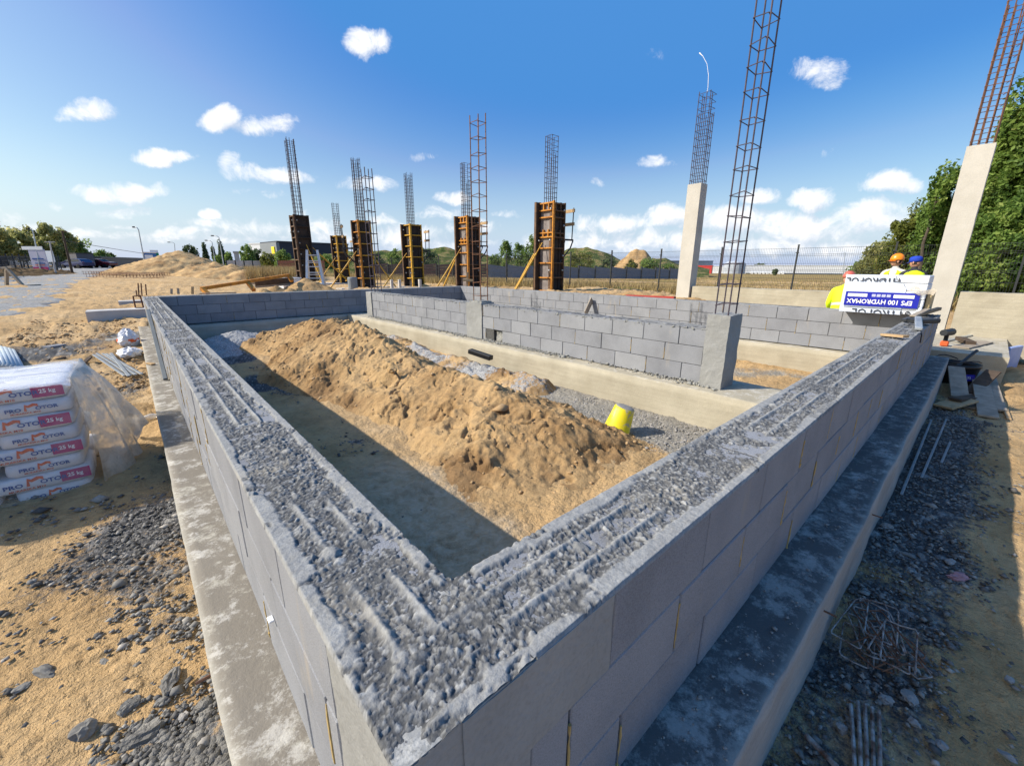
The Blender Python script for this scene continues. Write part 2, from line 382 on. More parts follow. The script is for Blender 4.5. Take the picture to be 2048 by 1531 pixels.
def mat_ground():
    t = NT('sand_and_gravel')
    g = t.attr('gravel'); pt = t.attr('pebble')
    sand = t.ramp(t.noise(.9, 6, .6), [(.3, SAND_B), (.5, SAND_A), (.72, (.55, .40, .235))])
    sand = t.mix(.6, sand, t.ramp(t.noise(16, 6, .7), [(.28, .55), (.5, 1.0), (.75, 1.12)]), 'MULTIPLY')
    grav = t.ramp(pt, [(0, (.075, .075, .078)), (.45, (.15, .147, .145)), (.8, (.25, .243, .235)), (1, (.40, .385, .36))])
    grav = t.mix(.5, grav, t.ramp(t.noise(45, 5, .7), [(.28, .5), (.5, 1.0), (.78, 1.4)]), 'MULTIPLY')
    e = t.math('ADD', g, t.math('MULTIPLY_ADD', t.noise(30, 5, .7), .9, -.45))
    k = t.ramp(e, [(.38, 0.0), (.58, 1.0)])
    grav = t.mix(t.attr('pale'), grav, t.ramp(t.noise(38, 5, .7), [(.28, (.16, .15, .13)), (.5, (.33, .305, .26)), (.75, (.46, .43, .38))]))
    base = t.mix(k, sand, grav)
    base = t.mix(t.math('MULTIPLY', t.attr('shade_lift'), .85), base, t.ramp(t.noise(12, 7, .7, dist=.5), [(.3, (.36, .265, .165)), (.5, (.55, .435, .295)), (.7, (.66, .56, .42))]))  # brighter tan put into the floor colour where the left wall shades it
    base = t.mix(.55, base, t.ramp(t.noise(2.6, 6, .68, stretch=(1, 1.6, 1)), [(.30, .62), (.5, 1.0), (.7, 1.10)]), 'MULTIPLY')
    nb = t.bump(t.noise(5, 7, .68), .8, .09)
    t.bump(t.math('ADD', t.noise(40, 6, .7), t.math('MULTIPLY', t.noise(130, 3), .5)), .7, .012, nb)
    return t.fin(base, .95, 0, .12)
def mat_heap(name='sand', tint=1.0, dry=(.55, .39, .22), gtone=1.0):
    t = NT(name)
    s = lambda c: tuple(x*tint for x in c)
    base = t.ramp(t.noise(1.1, 6, .62), [(.26, s(SAND_C)), (.42, s(SAND_B)), (.56, s(SAND_A)), (.75, s(dry))])
    base = t.mix(.6, base, t.ramp(t.noise(20, 6, .7), [(.30, .42), (.5, 1.0), (.75, 1.18)]), 'MULTIPLY')
    k = t.attr('damp'); base = t.mix(t.math('MULTIPLY', k, .75), base, s((.20, .115, .055)))
    g = t.attr('gravel'); gr = t.ramp(t.noise(60, 5, .7), [(.3, .05*gtone), (.5, .14*gtone), (.7, .3*gtone)])
    base = t.mix(t.ramp(t.math('ADD', g, t.math('MULTIPLY_ADD', t.noise(24, 5, .7), 1.0, -.5)), [(.45, 0.0), (.62, 1.0)]), base, gr)
    base = t.mix(.4, base, t.ramp(t.noise(70, 4, .7), [(.3, .6), (.5, 1.0), (.7, 1.15)]), 'MULTIPLY')
    nb = t.bump(t.noise(15, 6, .7, dist=.6), .7, .03)
    t.bump(t.math('ADD', t.noise(48, 6, .72), t.math('MULTIPLY', t.noise(140, 3), .5)), .85, .014, nb)
    return t.fin(base, .96, 0, .1)
def mat_wood(name, a, b, scale=2.5):
    t = NT(name); co = t.n('ShaderNodeTexCoord')
    f = t.noise(scale, 6, .65, stretch=(3, 3, 14)); base = t.ramp(f, [(.3, b), (.7, a)])
    base = t.mix(.5, base, t.ramp(t.noise(11, 4), [(.3, .6), (.6, 1.05)]), 'MULTIPLY')
    t.bump(t.noise(50, 4), .3, .003); return t.fin(base, .85, 0, .15)
def mat_leaf(name, stops, trans=.25):
    t = NT(name)
    base = t.ramp(t.attr('tone'), stops)
    d = t.n('ShaderNodeBsdfTranslucent'); t.put(d.inputs['Color'], base); m = t.n('ShaderNodeMixShader'); m.inputs[0].default_value = trans
    t.fin(base, .6, 0, .25); t.l(t.b.outputs[0], m.inputs[1]); t.l(d.outputs[0], m.inputs[2]); t.l(m.outputs[0], t.out.inputs['Surface']); return t.m
def mat_rust(name, a=(.16, .075, .045), b=(.075, .05, .05), scale=14):
    t = NT(name); t.bump(t.noise(120, 3), .4, .002)
    return t.fin(t.ramp(t.noise(scale, 5, .65), [(.35, b), (.65, a)]), .7, .25, .3)
def mat_film(name, col=(.85, .83, .78), alpha=.3, rough=.25):
    t = NT(name); tr = t.n('ShaderNodeBsdfTransparent'); m = t.n('ShaderNodeMixShader')
    fz = t.ramp(t.noise(7, 6, .65, dist=1.2), [(.3, alpha*.45), (.55, alpha), (.8, min(1, alpha*1.9))])
    t.l(fz, m.inputs[0]); t.l(tr.outputs[0], m.inputs[1]); t.fin(col, rough, 0, .6)
    t.bump(t.noise(14, 5, .6, dist=1.5), .5, .02)
    t.l(t.b.outputs[0], m.inputs[2]); t.l(m.outputs[0], t.out.inputs['Surface']); return t.m
def mat_bucket():
    t = NT('scuffed_yellow_plastic'); base = t.ramp(t.noise(4), [(.3, (.62, .50, .01)), (.7, (.75, .62, .01))])
    base = t.mix(t.ramp(t.noise(11, 6, .7, dist=.8), [(.54, 0.0), (.64, .85)]), base, (.36, .34, .27)); return t.fin(base, .5, 0, .35)
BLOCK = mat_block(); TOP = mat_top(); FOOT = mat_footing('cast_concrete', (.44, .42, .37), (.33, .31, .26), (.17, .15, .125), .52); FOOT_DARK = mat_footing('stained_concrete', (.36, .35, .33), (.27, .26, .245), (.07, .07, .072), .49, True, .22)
GROUND = mat_ground(); HEAP = mat_heap('sand', .90, (.53, .35, .165)); HEAP2 = mat_heap('yellow_sand', 1.0, (.52, .36, .16))
CONC = mat_footing('column_concrete', (.50, .475, .43), (.42, .395, .35), (.2, .19, .17), .2, False)
STUB = mat_footing('grey_stub_concrete', (.30, .30, .292), (.225, .225, .218), (.12, .12, .115), .3, False)
BEAMC = mat_footing('beam_concrete', (.43, .39, .305), (.32, .285, .215), (.2, .18, .15), .3)
PALEC = mat_footing('pale_concrete', (.50, .48, .46), (.40, .385, .37), (.2, .19, .18), .3, False)
FOAM = simple('yellow_foam', (.52, .38, .16), (.34, .235, .09), 30, .8, bump=.5, bscale=90)
MORTAR = simple('wet_mortar', (.34, .335, .31), (.2, .2, .19), 40, .95, bump=.8, bscale=80, dist=.01)
RUST = mat_rust('rusty_steel'); RUST2 = mat_rust('brown_rust_steel', (.22, .10, .05), (.10, .06, .045)); STEELBAR = mat_rust('dark_bar_steel', (.10, .075, .085), (.055, .05, .07))
MORTARBAR = mat_rust('mortar_spattered_steel', (.45, .44, .42), (.13, .06, .035), 20)
DULL = simple('dull_zinc', (.27, .285, .295), (.18, .195, .205), 8, .6, .25, .4)
DULLD = simple('dark_zinc', (.115, .135, .15), (.085, .10, .115), 8, .6, .2, .4)
STEEL = simple('galvanised_steel', (.50, .53, .55), (.36, .39, .41), 8, .42, .6, .5)
DARKMETAL = simple('dark_painted_metal', (.028, .032, .036), (.018, .02, .024), 6, .5, 0, .4)
YELLOW = simple('yellow_paint', (.62, .36, .03), (.40, .20, .02), 9, .55, 0, .4, .3, 40)
ORANGE = simple('orange_frame_paint', (.58, .25, .025), (.27, .10, .02), 8, .6, 0, .3, .3, 40)
RUSTFRAME = simple('rusty_frame_paint', (.16, .09, .05), (.07, .045, .03), 8, .7, .1, .3, .3, 40)
PLYDARK = simple('dark_plywood', (.05, .037, .03), (.022, .018, .017), 4, .75, 0, .2, .3, 30)
PLYGREY = simple('grey_plywood', (.24, .215, .205), (.12, .10, .10), 5, .7, 0, .25, .3, 30)
WOOD = mat_wood('pale_timber', (.52, .37, .21), (.36, .24, .13)); WOODG = mat_wood('weathered_grey_timber', (.40, .34, .27), (.25, .21, .165)); WOODD = mat_wood('dark_timber', (.12, .085, .06), (.06, .045, .035))
PLASTW = simple('white_bag_plastic', (.66, .66, .68), (.56, .56, .60), 5, .45, 0, .4, .3, 22, .006)
MAGENTA = simple('magenta_print', (.42, .025, .14), (.34, .02, .12), 12, .5); BLUEINK = simple('blue_print', (.035, .09, .30), (.03, .075, .24), 12, .5); REDINK = simple('orange_red_print', (.68, .12, .035), (.55, .10, .03), 12, .5)
WHITEINK = simple('white_print', (.8, .8, .8), (.74, .74, .74), 12, .5); DARKINK = simple('charcoal_print', (.045, .05, .06), (.035, .04, .05), 12, .5); ROYAL = simple('royal_blue_print', (.012, .018, .36), (.01, .015, .29), 4, .4, 0, .4)
FILM = mat_film('stretch_film', alpha=.15); FILMD = mat_film('dusty_plastic_film', (.64, .575, .49), .80, .4)
EPS = simple('white_foam_board', (.74, .77, .82), (.68, .71, .77), 3, .5, 0, .35, .15, 60, .002); EPSY = simple('yellowish_foam_edge', (.55, .43, .24), (.45, .34, .18), 14, .8)
SKIN = simple('skin', (.50, .27, .18), (.42, .22, .15), 30, .5); HIVIS = simple('fluorescent_yellow_fabric', (.70, .92, .02), (.58, .80, .02), 8, .7); GREYSTRIPE = simple('reflective_tape', (.5, .52, .5), (.42, .44, .42), 9, .35)
SHIRT = simple('white_shirt_fabric', (.62, .60, .55), (.52, .5, .46), 9, .8); DARKCLOTH = simple('dark_fabric', (.035, .035, .045), (.025, .025, .03), 9, .85); JEANS = simple('blue_work_trousers', (.05, .07, .13), (.035, .05, .1), 12, .85)
HELM_O = simple('orange_helmet_plastic', (.85, .25, .01), (.78, .22, .01), 3, .32, 0, .5); HELM_R = simple('faded_red_helmet_plastic', (.58, .13, .09), (.52, .11, .08), 3, .4, 0, .5); CAPB = simple('royal_blue_fabric', (.012, .05, .42), (.01, .035, .33), 12, .8); HAIR = simple('dark_hair', (.03, .02, .015), (.02, .014, .01), 40, .6)
BUCKY = mat_bucket(); GREYDIRT = simple('dried_mortar', (.30, .29, .27), (.2, .19, .18), 30, .95, bump=.6)
BLACKP = simple('black_plastic', (.012, .013, .015), (.008, .008, .01), 6, .4, 0, .4); BLUEP = simple('blue_bucket_label', (.03, .12, .42), (.5, .3, .1), 9, .45)
REDP = simple('red_painted_plank', (.42, .05, .035), (.32, .04, .03), 8, .6)
GLASS = simple('dark_car_glass', (.02, .024, .03), (.015, .018, .022), 3, .08, 0, .6); TYRE = simple('black_rubber', (.016, .016, .017), (.01, .01, .011), 20, .85)
CARBLUE = simple('blue_car_paint', (.012, .022, .10), (.01, .018, .085), 2, .22, .1, .6); CARRED = simple('dark_red_car_paint', (.11, .012, .02), (.09, .01, .016), 2, .22, .1, .6); CARDARK = simple('dark_grey_car_paint', (.03, .033, .045), (.025, .027, .038), 2, .25, .1, .6)
LEAF_BIG = mat_leaf('glossy_green_leaves', [(0, (.05, .10, .02)), (.35, (.13, .215, .042)), (.7, (.235, .33, .07)), (1, (.38, .44, .13))], .5)
LEAF_YEL = mat_leaf('yellow_green_leaves', [(0, (.07, .10, .02)), (.5, (.18, .20, .04)), (1, (.30, .28, .07))], .5)
LEAF_FAR = mat_leaf('olive_birch_leaves', [(0, (.18, .20, .08)), (.5, (.36, .37, .14)), (1, (.56, .50, .2))], .65); LEAF_CON = mat_leaf('dark_conifer_needles', [(0, (.045, .075, .035)), (.5, (.09, .13, .06)), (1, (.15, .20, .09))], .35)
LEAF_POP = mat_leaf('fresh_green_leaves', [(0, (.10, .16, .04)), (.5, (.19, .28, .07)), (1, (.30, .39, .11))], .5)
BARK = simple('bark', (.10, .08, .06), (.05, .04, .03), 9, .95, bump=.6)
STRAW = mat_leaf('dry_straw', [(0, (.22, .15, .06)), (.5, (.36, .26, .11)), (1, (.50, .39, .18))], .2); REED = mat_leaf('tan_dry_reeds', [(0, (.26, .17, .07)), (.5, (.40, .28, .12)), (1, (.52, .40, .2))], .2)
# ---------------------------------------------------------------- ground
ZT, ZF, TW, LX, LY = 1.056, 0.456, 0.24, 8.07, 11.29         # wall top, footing top, wall thickness, the plan of the walls
def gz(x, y):
    """height of the bare ground, without its small relief"""
    x = np.asarray(x, float); y = np.asarray(y, float)
    left = .05+.034*np.clip(y, 0, 12)+.0092*np.clip(y-12, 0, 95)
    back = np.clip(.80-.026*(y-13), .38, .80)
    field = .45-.0088*np.clip(x-17.2, 0, 220)
    right = .0+.012*np.clip(x-10, 0, 30)
    inside = .08+0*x
    br = .04+(back-.04)*sst(3.2, 5.0, y)                       # behind the far right wall
    br = br+(np.where(y > 0, .25, .25)-br)*sst(11.9, 13.5, x)*sst(-3, 1, y)*(1-sst(5, 8, y))
    br = br*(1-sst(14, 17.2, x))+field*sst(14, 17.2, x)
    z = np.where((x > 0) & (x < LX) & (y > 0) & (y < LY), inside, 0)
    m_back = sst(-1.2, 5, x+(y-12)*-.12)
    far = left*(1-m_back)+(back*(1-sst(12, 17.2, x))+field*sst(12, 17.2, x))*m_back
    z = np.where((y >= LY), far, z)
    z = np.where((x <= 0) & (y < LY), left*sst(-1.0, .8, y+np.clip(-x-.17, 0, 1)*.6), z)
    z = np.where((x >= LX) & (y < LY), br, z)
    z = np.where((x > 0) & (x < LX) & (y <= 0), right, z)
    z = np.where((x >= LX) & (y <= 0), np.maximum(right, np.where(x > 13, br, right)), z)
    return z
def gh(x, y): return float(gz(np.array([x]), np.array([y]))[0])
def gravel_mask(x, y):
    n = fbm(x, y, .8, 4, 31)+.5*fbm(x, y, 3.2, 3, 35)
    m = .02+.42*n+np.where((x < 0) & (y > 0), .02+.14*n, 0)
    rt = (y < 0)
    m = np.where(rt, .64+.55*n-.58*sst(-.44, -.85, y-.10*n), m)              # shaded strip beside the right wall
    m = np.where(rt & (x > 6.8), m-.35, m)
    lf = (x < 0) & (y > 0)
    m = np.where(lf, m+1.0*np.exp(-(((x+.30)/.30)**2+((y-.90)/.34)**2)), m)  # rubble by the near corner
    m = np.where(lf, m+.42*np.exp(-(((x+.32)/.22)**2+((y-1.75)/.3)**2)), m)
    m = np.where(lf, m+.62*np.exp(-(((y-2.75-.2*x)/.55)**2))*np.exp(-((x+.3)/.5)**2), m)
    m = np.where(lf, m+.65*np.exp(-(((y-5.6)/1.1)**2))*np.exp(-((x+.35)/.3)**2), m)
    m = np.where(lf, m+.5*np.exp(-(((y-10.6-x)/.8)**2)), m)
    ins = (x > 0) & (x < LX) & (y > 0) & (y < LY)
    m = np.where(ins, m+.62*sst(3.0, 3.5, x+.35*n)*(1-sst(4.1, 4.3, x))-.10, m)
    m = np.where(ins & (x < 1.7), m+.46*sst(1.4, 2.1, y)*(.35+1.7*n)-.25*(1-sst(1.3, 1.9, y)), m)
    m = np.where(ins & (x > 1.3) & (x < 3.0), m-.35, m)
    m = np.where(ins & (x > 4.5), .45+.5*n-.4*sst(7.0, 7.6, x), m)
    m = np.where((y > LY) & (x > 0), -.05+.35*n, m)
    return m
def build_ground():
    c0 = math.radians(-42); c1 = math.radians(126)
    th = np.concatenate([np.linspace(c1-2*math.pi, c0, 90)[:-1], np.linspace(c0, c1, 1180)])
    r = [.3]
    while r[-1] < 150:
        q = r[-1]; r.append(q+max(min(.0021*q*q, q*.02), .0072))
    while r[-1] < 3000: r.append(r[-1]*1.09)
    r = np.array(r); T, R = np.meshgrid(th, r)
    X = CAM[0]+R*np.sin(T); Y = CAM[1]+R*np.cos(T)
    Z = gz(X, Y); g = gravel_mask(X, Y); near = np.exp(-R/14)
    gk = sst(.35, .6, g+.35*fbm(X, Y, 9, 3, 41))
    qx = X+.010*fbm(X, Y, 38, 2, 24)+.006*fbm(X, Y, 90, 1, 26); qy = Y+.010*fbm(X, Y, 38, 2, 25)+.006*fbm(X, Y, 90, 1, 27)
    p1, t1 = pebbles(qx, qy, .045, .7, 3); p2, t2 = pebbles(qx, qy, .021, .9, 13); p3, t3 = pebbles(qx, qy, .11, .07, 23)
    p1 = p1*(.75+.5*fbm(X, Y, 60, 2, 28)); p3 = p3*(.8+.5*fbm(X, Y, 30, 3, 29))
    lc = np.exp(-(((X+.34)/.34)**2+((Y-.92)/.40)**2))*(X < 0); p3 = p3*(1+.2*lc)
    ph = np.maximum(np.maximum(p1*.030, p2*.016), p3*.07); pt = np.where(p3*.07 >= ph-1e-9, t3, np.where(p1*.030 >= ph-1e-9, t1, t2)); pt = np.where(ph > 0, pt, .12)
    sandrel = .035*fbm(X, Y, 1.3, 4, 51)+.016*np.abs(fbm(X, Y, 5, 3, 55))+.004*fbm(X, Y, 24, 3, 57)
    c1_, _ = pebbles(X, Y, .07, .28, 63); sandrel = sandrel+.022*c1_*np.exp(-R/25)
    sandrel = sandrel+((X > 0) & (X < LX) & (Y > 0) & (Y < LY))*(.022*np.abs(fbm(X, Y, 7, 4, 58))+.030*fbm(X, Y, 2.2, 3, 59))
    # footprints, ruts and clods of the far sand
    rg = sst(3, 6, R)*np.where((X < .0) | (Y > LY) | (X > LX), 1, 0)*np.exp(-R/60)
    sandrel = sandrel+rg*(.10*fbm(X, Y, .55, 4, 65)+.09*np.abs(fbm(X, Y, 2.2, 4, 67))+.11*pebbles(X+.05*fbm(X, Y, 6, 2, 68), Y, .26, .45, 69)[0]+.05*pebbles(X, Y, .11, .4, 70)[0])
    amp = np.where(R < 160, 1, 0)
    Z = Z+amp*(sandrel*(1-.55*gk)+gk*ph*np.exp(-R/18)*1.0+.012*gk*fbm(X, Y, 4, 3, 77))
    Z = np.where(R > 60, Z-.02, Z)
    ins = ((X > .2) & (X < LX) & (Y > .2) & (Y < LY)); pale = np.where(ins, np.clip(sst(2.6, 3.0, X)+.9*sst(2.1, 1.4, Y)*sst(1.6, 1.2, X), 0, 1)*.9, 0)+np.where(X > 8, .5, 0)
    tag(grid_mesh('ground', X, Y, Z, GROUND, attrs={'gravel': g, 'pebble': pt, 'pale': pale, 'shade_lift': np.where(ins, sst(3.0, 1.9, Y+.5*fbm(X, Y, 1.6, 3, 90))*sst(1.55, 1.2, X+.12*fbm(X, Y, 5, 3, 93)), 0)}), kind='structure')  # last mask lightens only the wall-shaded strip of the pale floor
build_ground()
def strip_sheet(name, xs, ys, dz, mat, relief, kind='structure', attrs=None, edge=None):
    X, Y = np.meshgrid(xs, ys); Z = gz(X, Y)+dz+relief(X, Y)
    if edge is not None: Z = Z-edge(X, Y)
    return tag(grid_mesh(name, X, Y, Z, mat, attrs={k: f(X, Y) for k, f in (attrs or {}).items()}), kind=kind)
# gravel road running back along the left of the site
xs = np.linspace(-13, -1.2, 150); ys = np.concatenate([np.arange(9.5, 30, .09), np.arange(30, 130, .6)])
def road_edge(X, Y):
    e = -2.15+.55*fbm(X*.1, Y, .35, 3, 81)+.25*fbm(X, Y, 1.3, 3, 83)-.9*np.clip(13-Y, 0, 4)-.5*sst(40, 16, Y)*0
    d = np.minimum(e-X, X+12.2)
    return .14*sst(.18, -.22, d)
def mat_road():
    t = NT('grey_gravel_road'); base = t.ramp(t.noise(14, 7, .72), [(.25, (.13, .128, .125)), (.5, (.30, .295, .285)), (.78, (.50, .49, .47))])
    base = t.mix(.5, base, t.ramp(t.noise(.8, 5, .6), [(.3, .75), (.7, 1.1)]), 'MULTIPLY')
    base = t.mix(t.ramp(t.noise(.5, 6, .65), [(.58, 0.0), (.68, .5)]), base, (.42, .30, .17))
    t.bump(t.noise(30, 6, .75), .9, .03); return t.fin(base, .95, 0, .1)
ROAD = mat_road()
strip_sheet('gravel_road', xs, ys, .045, ROAD, lambda X, Y: .04*fbm(X, Y, .7, 4, 85)+.018*fbm(X, Y, 6, 3, 87)+.012*pebbles(X, Y, .12, .8, 88)[0], edge=road_edge)
# stubble field beyond the fence
def mat_field():
    t = NT('stubble_field'); base = t.ramp(t.noise(.12, 6, .6), [(.3, (.235, .155, .06)), (.5, (.30, .21, .085)), (.68, (.24, .20, .07)), (.8, (.16, .165, .05))])
    base = t.mix(.6, base, t.ramp(t.noise(4, 7, .7, stretch=(1.6, .5, 1)), [(.28, .6), (.5, 1.0), (.75, 1.25)]), 'MULTIPLY')
    t.bump(t.noise(7, 6, .7), .8, .08); return t.fin(base, .95, 0, .1)
FIELD = mat_field()
xs = np.concatenate([np.arange(16.9, 40, .25), np.arange(40, 260, 3.0)]); ys = np.arange(-60, 200, 1.2)
strip_sheet('field', xs, ys, .03, FIELD, lambda X, Y: .07*fbm(X, Y, .35, 4, 91)*(X < 60), edge=lambda X, Y: .2*sst(17.5, 16.9, X))
# ---------------------------------------------------------------- overgrown earth banks far off
def mat_bank():
    t = NT('overgrown_earth'); base = t.ramp(t.noise(.55, 6, .65), [(.33, (.045, .075, .02)), (.48, (.10, .13, .035)), (.58, (.26, .21, .09)), (.72, (.42, .30, .15))])
    base = t.mix(.6, base, t.ramp(t.noise(4, 5, .7), [(.3, .55), (.55, 1.05)]), 'MULTIPLY'); t.bump(t.noise(3, 6, .7), 1.0, .5); return t.fin(base, .95, 0, .1)
BANK = mat_bank()
def ground_at(px, d):
    p = at_d(px, 533, d); return p[0], p[1], gh(p[0], p[1])
def bank(name, px0, px1, d, tops, depth, mat, label=None, cat=None, kind=None, seed=0, n=90, sharp=1.0, rough=.35):
    """long earth bank whose crest follows (px, py) points of the photograph at distance d"""
    pxs = np.linspace(px0, px1, n); t = np.linspace(-1, 1, 40)
    py = np.interp(pxs, [a for a, b in tops], [b for a, b in tops])
    base = np.array([ground_at(p, d) for p in pxs]); crest = np.array([at_d(p, q, d)[2] for p, q in zip(pxs, py)])
    dirv = np.array([[p[0]-CAM[0], p[1]-CAM[1]] for p in base]); dirv /= np.linalg.norm(dirv, axis=1)[:, None]
    X = base[:, 0][None]+t[:, None]*depth*dirv[:, 0][None]; Y = base[:, 1][None]+t[:, None]*depth*dirv[:, 1][None]
    prof = np.clip(1-np.abs(t), 0, 1)[:, None]**sharp
    H = np.clip(crest-base[:, 2], 0, None)[None]*prof
    H = H*(1+rough*fbm(X, Y, 3.0/depth, 5, 100+seed))+.06*H**.5*fbm(X, Y, 12.0/depth, 3, 107+seed)
    Z = base[:, 2][None]-.25+H+.25*prof*(H > .02)
    dm = np.clip(.5+fbm(X, Y, 5/depth, 4, 109), 0, 1)
    return tag(grid_mesh(name, X, Y, Z, mat, attrs={'gravel': X*0-.4, 'damp': dm*.6}), label, cat, kind=kind)
bank('hills', 560, 1420, 95, [(560, 522), (620, 512), (700, 502), (760, 498), (850, 497), (900, 499), (960, 506), (1000, 512), (1060, 520), (1100, 514), (1135, 500), (1170, 496), (1215, 508), (1250, 520), (1330, 517), (1355, 528), (1420, 538)], 14, BANK, kind='structure', seed=1, n=220, sharp=.6, rough=.16)
bank('earth_mound', 1222, 1330, 84, [(1222, 540), (1240, 522), (1258, 506), (1270, 497), (1283, 502), (1300, 517), (1330, 540)], 6, HEAP, 'bare sandy peak among the overgrown earth banks beyond the field', 'earth mound', seed=4, n=60, rough=.2)
# ---------------------------------------------------------------- block walls on concrete footings
def rough_box(mb, lo, hi, step, amp, fr=9, seed=0, mi=0):
    lo = np.array(lo, float); hi = np.array(hi, float)
    def disp(P):
        x, y, z = P[..., 0], P[..., 1], P[..., 2]
        d = np.stack([fbm(y, z, fr, 3, seed)+.4*fbm(y+x, z, fr*4, 2, seed+9), fbm(x, z, fr, 3, seed+3)+.4*fbm(x+y, z, fr*4, 2, seed+12), fbm(x, y, fr, 3, seed+6)+.4*fbm(x, y+z, fr*4, 2, seed+15)], -1)
        return P+amp*d
    for a in range(3):
        b, c = (a+1) % 3, (a+2) % 3
        nb = max(1, int(round((hi[b]-lo[b])/step))); nc = max(1, int(round((hi[c]-lo[c])/step)))
        B, C2 = np.meshgrid(np.linspace(lo[b], hi[b], nb+1), np.linspace(lo[c], hi[c], nc+1), indexing='ij')
        for sg in (0, 1):
            P = np.zeros(B.shape+(3,)); P[..., a] = (lo, hi)[sg][a]; P[..., b] = B; P[..., c] = C2
            P = disp(P); vs = P.reshape(-1, 3)
            fs = []
            for i in range(nb):
                for j in range(nc):
                    q = (i*(nc+1)+j, (i+1)*(nc+1)+j, (i+1)*(nc+1)+j+1, i*(nc+1)+j+1); fs.append(q if sg else q[::-1])
            mb.add(vs, fs, mi)
def block_faces(mb, axis, a0, a1, b0, z0, courses, hgt, off, BL=.44, t=TW, gaps=(), foam=None, sides=(1,), fp=.55, seed=0):
    """courses of blocks along axis (0 = x, 1 = y) from a0 to a1, thickness from b0 to b0+t; gaps = openings (course, start, end)"""
    rr = random.Random(seed)
    def bx(s, e, zc, h, tone, jit, ch, thick):
        c = [0, 0, zc]; d = [0, 0, h]; c[axis] = (s+e)/2; d[axis] = e-s; c[1-axis] = b0+t/2+jit; d[1-axis] = thick
        mb.box(c, d, None, 0, ch, tone)
    for k in range(courses):
        zc = z0+hgt*(k+.5); s = a0-(BL*off[k % len(off)])
        while s < a1-.02:
            e = min(s+BL, a1); st = max(s, a0)
            hole = any(g[0] == k and g[1] < (st+e)/2 < g[2] for g in gaps)
            if e-st > .03 and not hole:
                bx(st+.0025+rr.random()*.001, e-.0025-rr.random()*.002, zc+rr.uniform(-.001, .001), hgt-.0045-rr.random()*.002, min(1, max(0, rr.gauss(.5, .24))), rr.uniform(-.0022, .0022), .0035, t)
            if foam is not None and e < a1-.05:
                for sd in sides:
                    if rr.random() < fp:
                        f0 = zc-hgt/2+rr.uniform(0, .05); f1 = zc+hgt/2-rr.uniform(0, .06); bb = b0 if sd < 0 else b0+t
                        pts = []
                        for i in range(9):
                            p = [0, 0, f0+(f1-f0)*i/8]; p[axis] = e+rr.uniform(-.0018, .0018); p[1-axis] = bb+sd*.0005; pts.append(p)
                        foam.tube(pts, [rr.uniform(.0006, .0042) for _ in pts], 6)
                        if rr.random() < .4:
                            p = list(pts[0]); foam.tube([p, (p[0], p[1], p[2]-.02)], [.006, .003], 6)
            s += BL
    hs = [g for g in gaps]
    # mortar core a little behind the faces
    cuts = sorted([(g[1], g[2]) for g in hs]); cur = a0+.004
    for (u, v) in cuts+[(a1-.004, a1-.004)]:
        if u-cur > .01:
            c = [0, 0, z0+hgt*courses/2]; d = [0, 0, hgt*courses-.008]; c[axis] = (cur+u)/2; d[axis] = u-cur; c[1-axis] = b0+t/2; d[1-axis] = t-.02
            mb.box(c, d, None, 1)
        cur = v
DARKJOINT = simple('dark_joint', (.10, .098, .095), (.06, .06, .058), 30, .95)
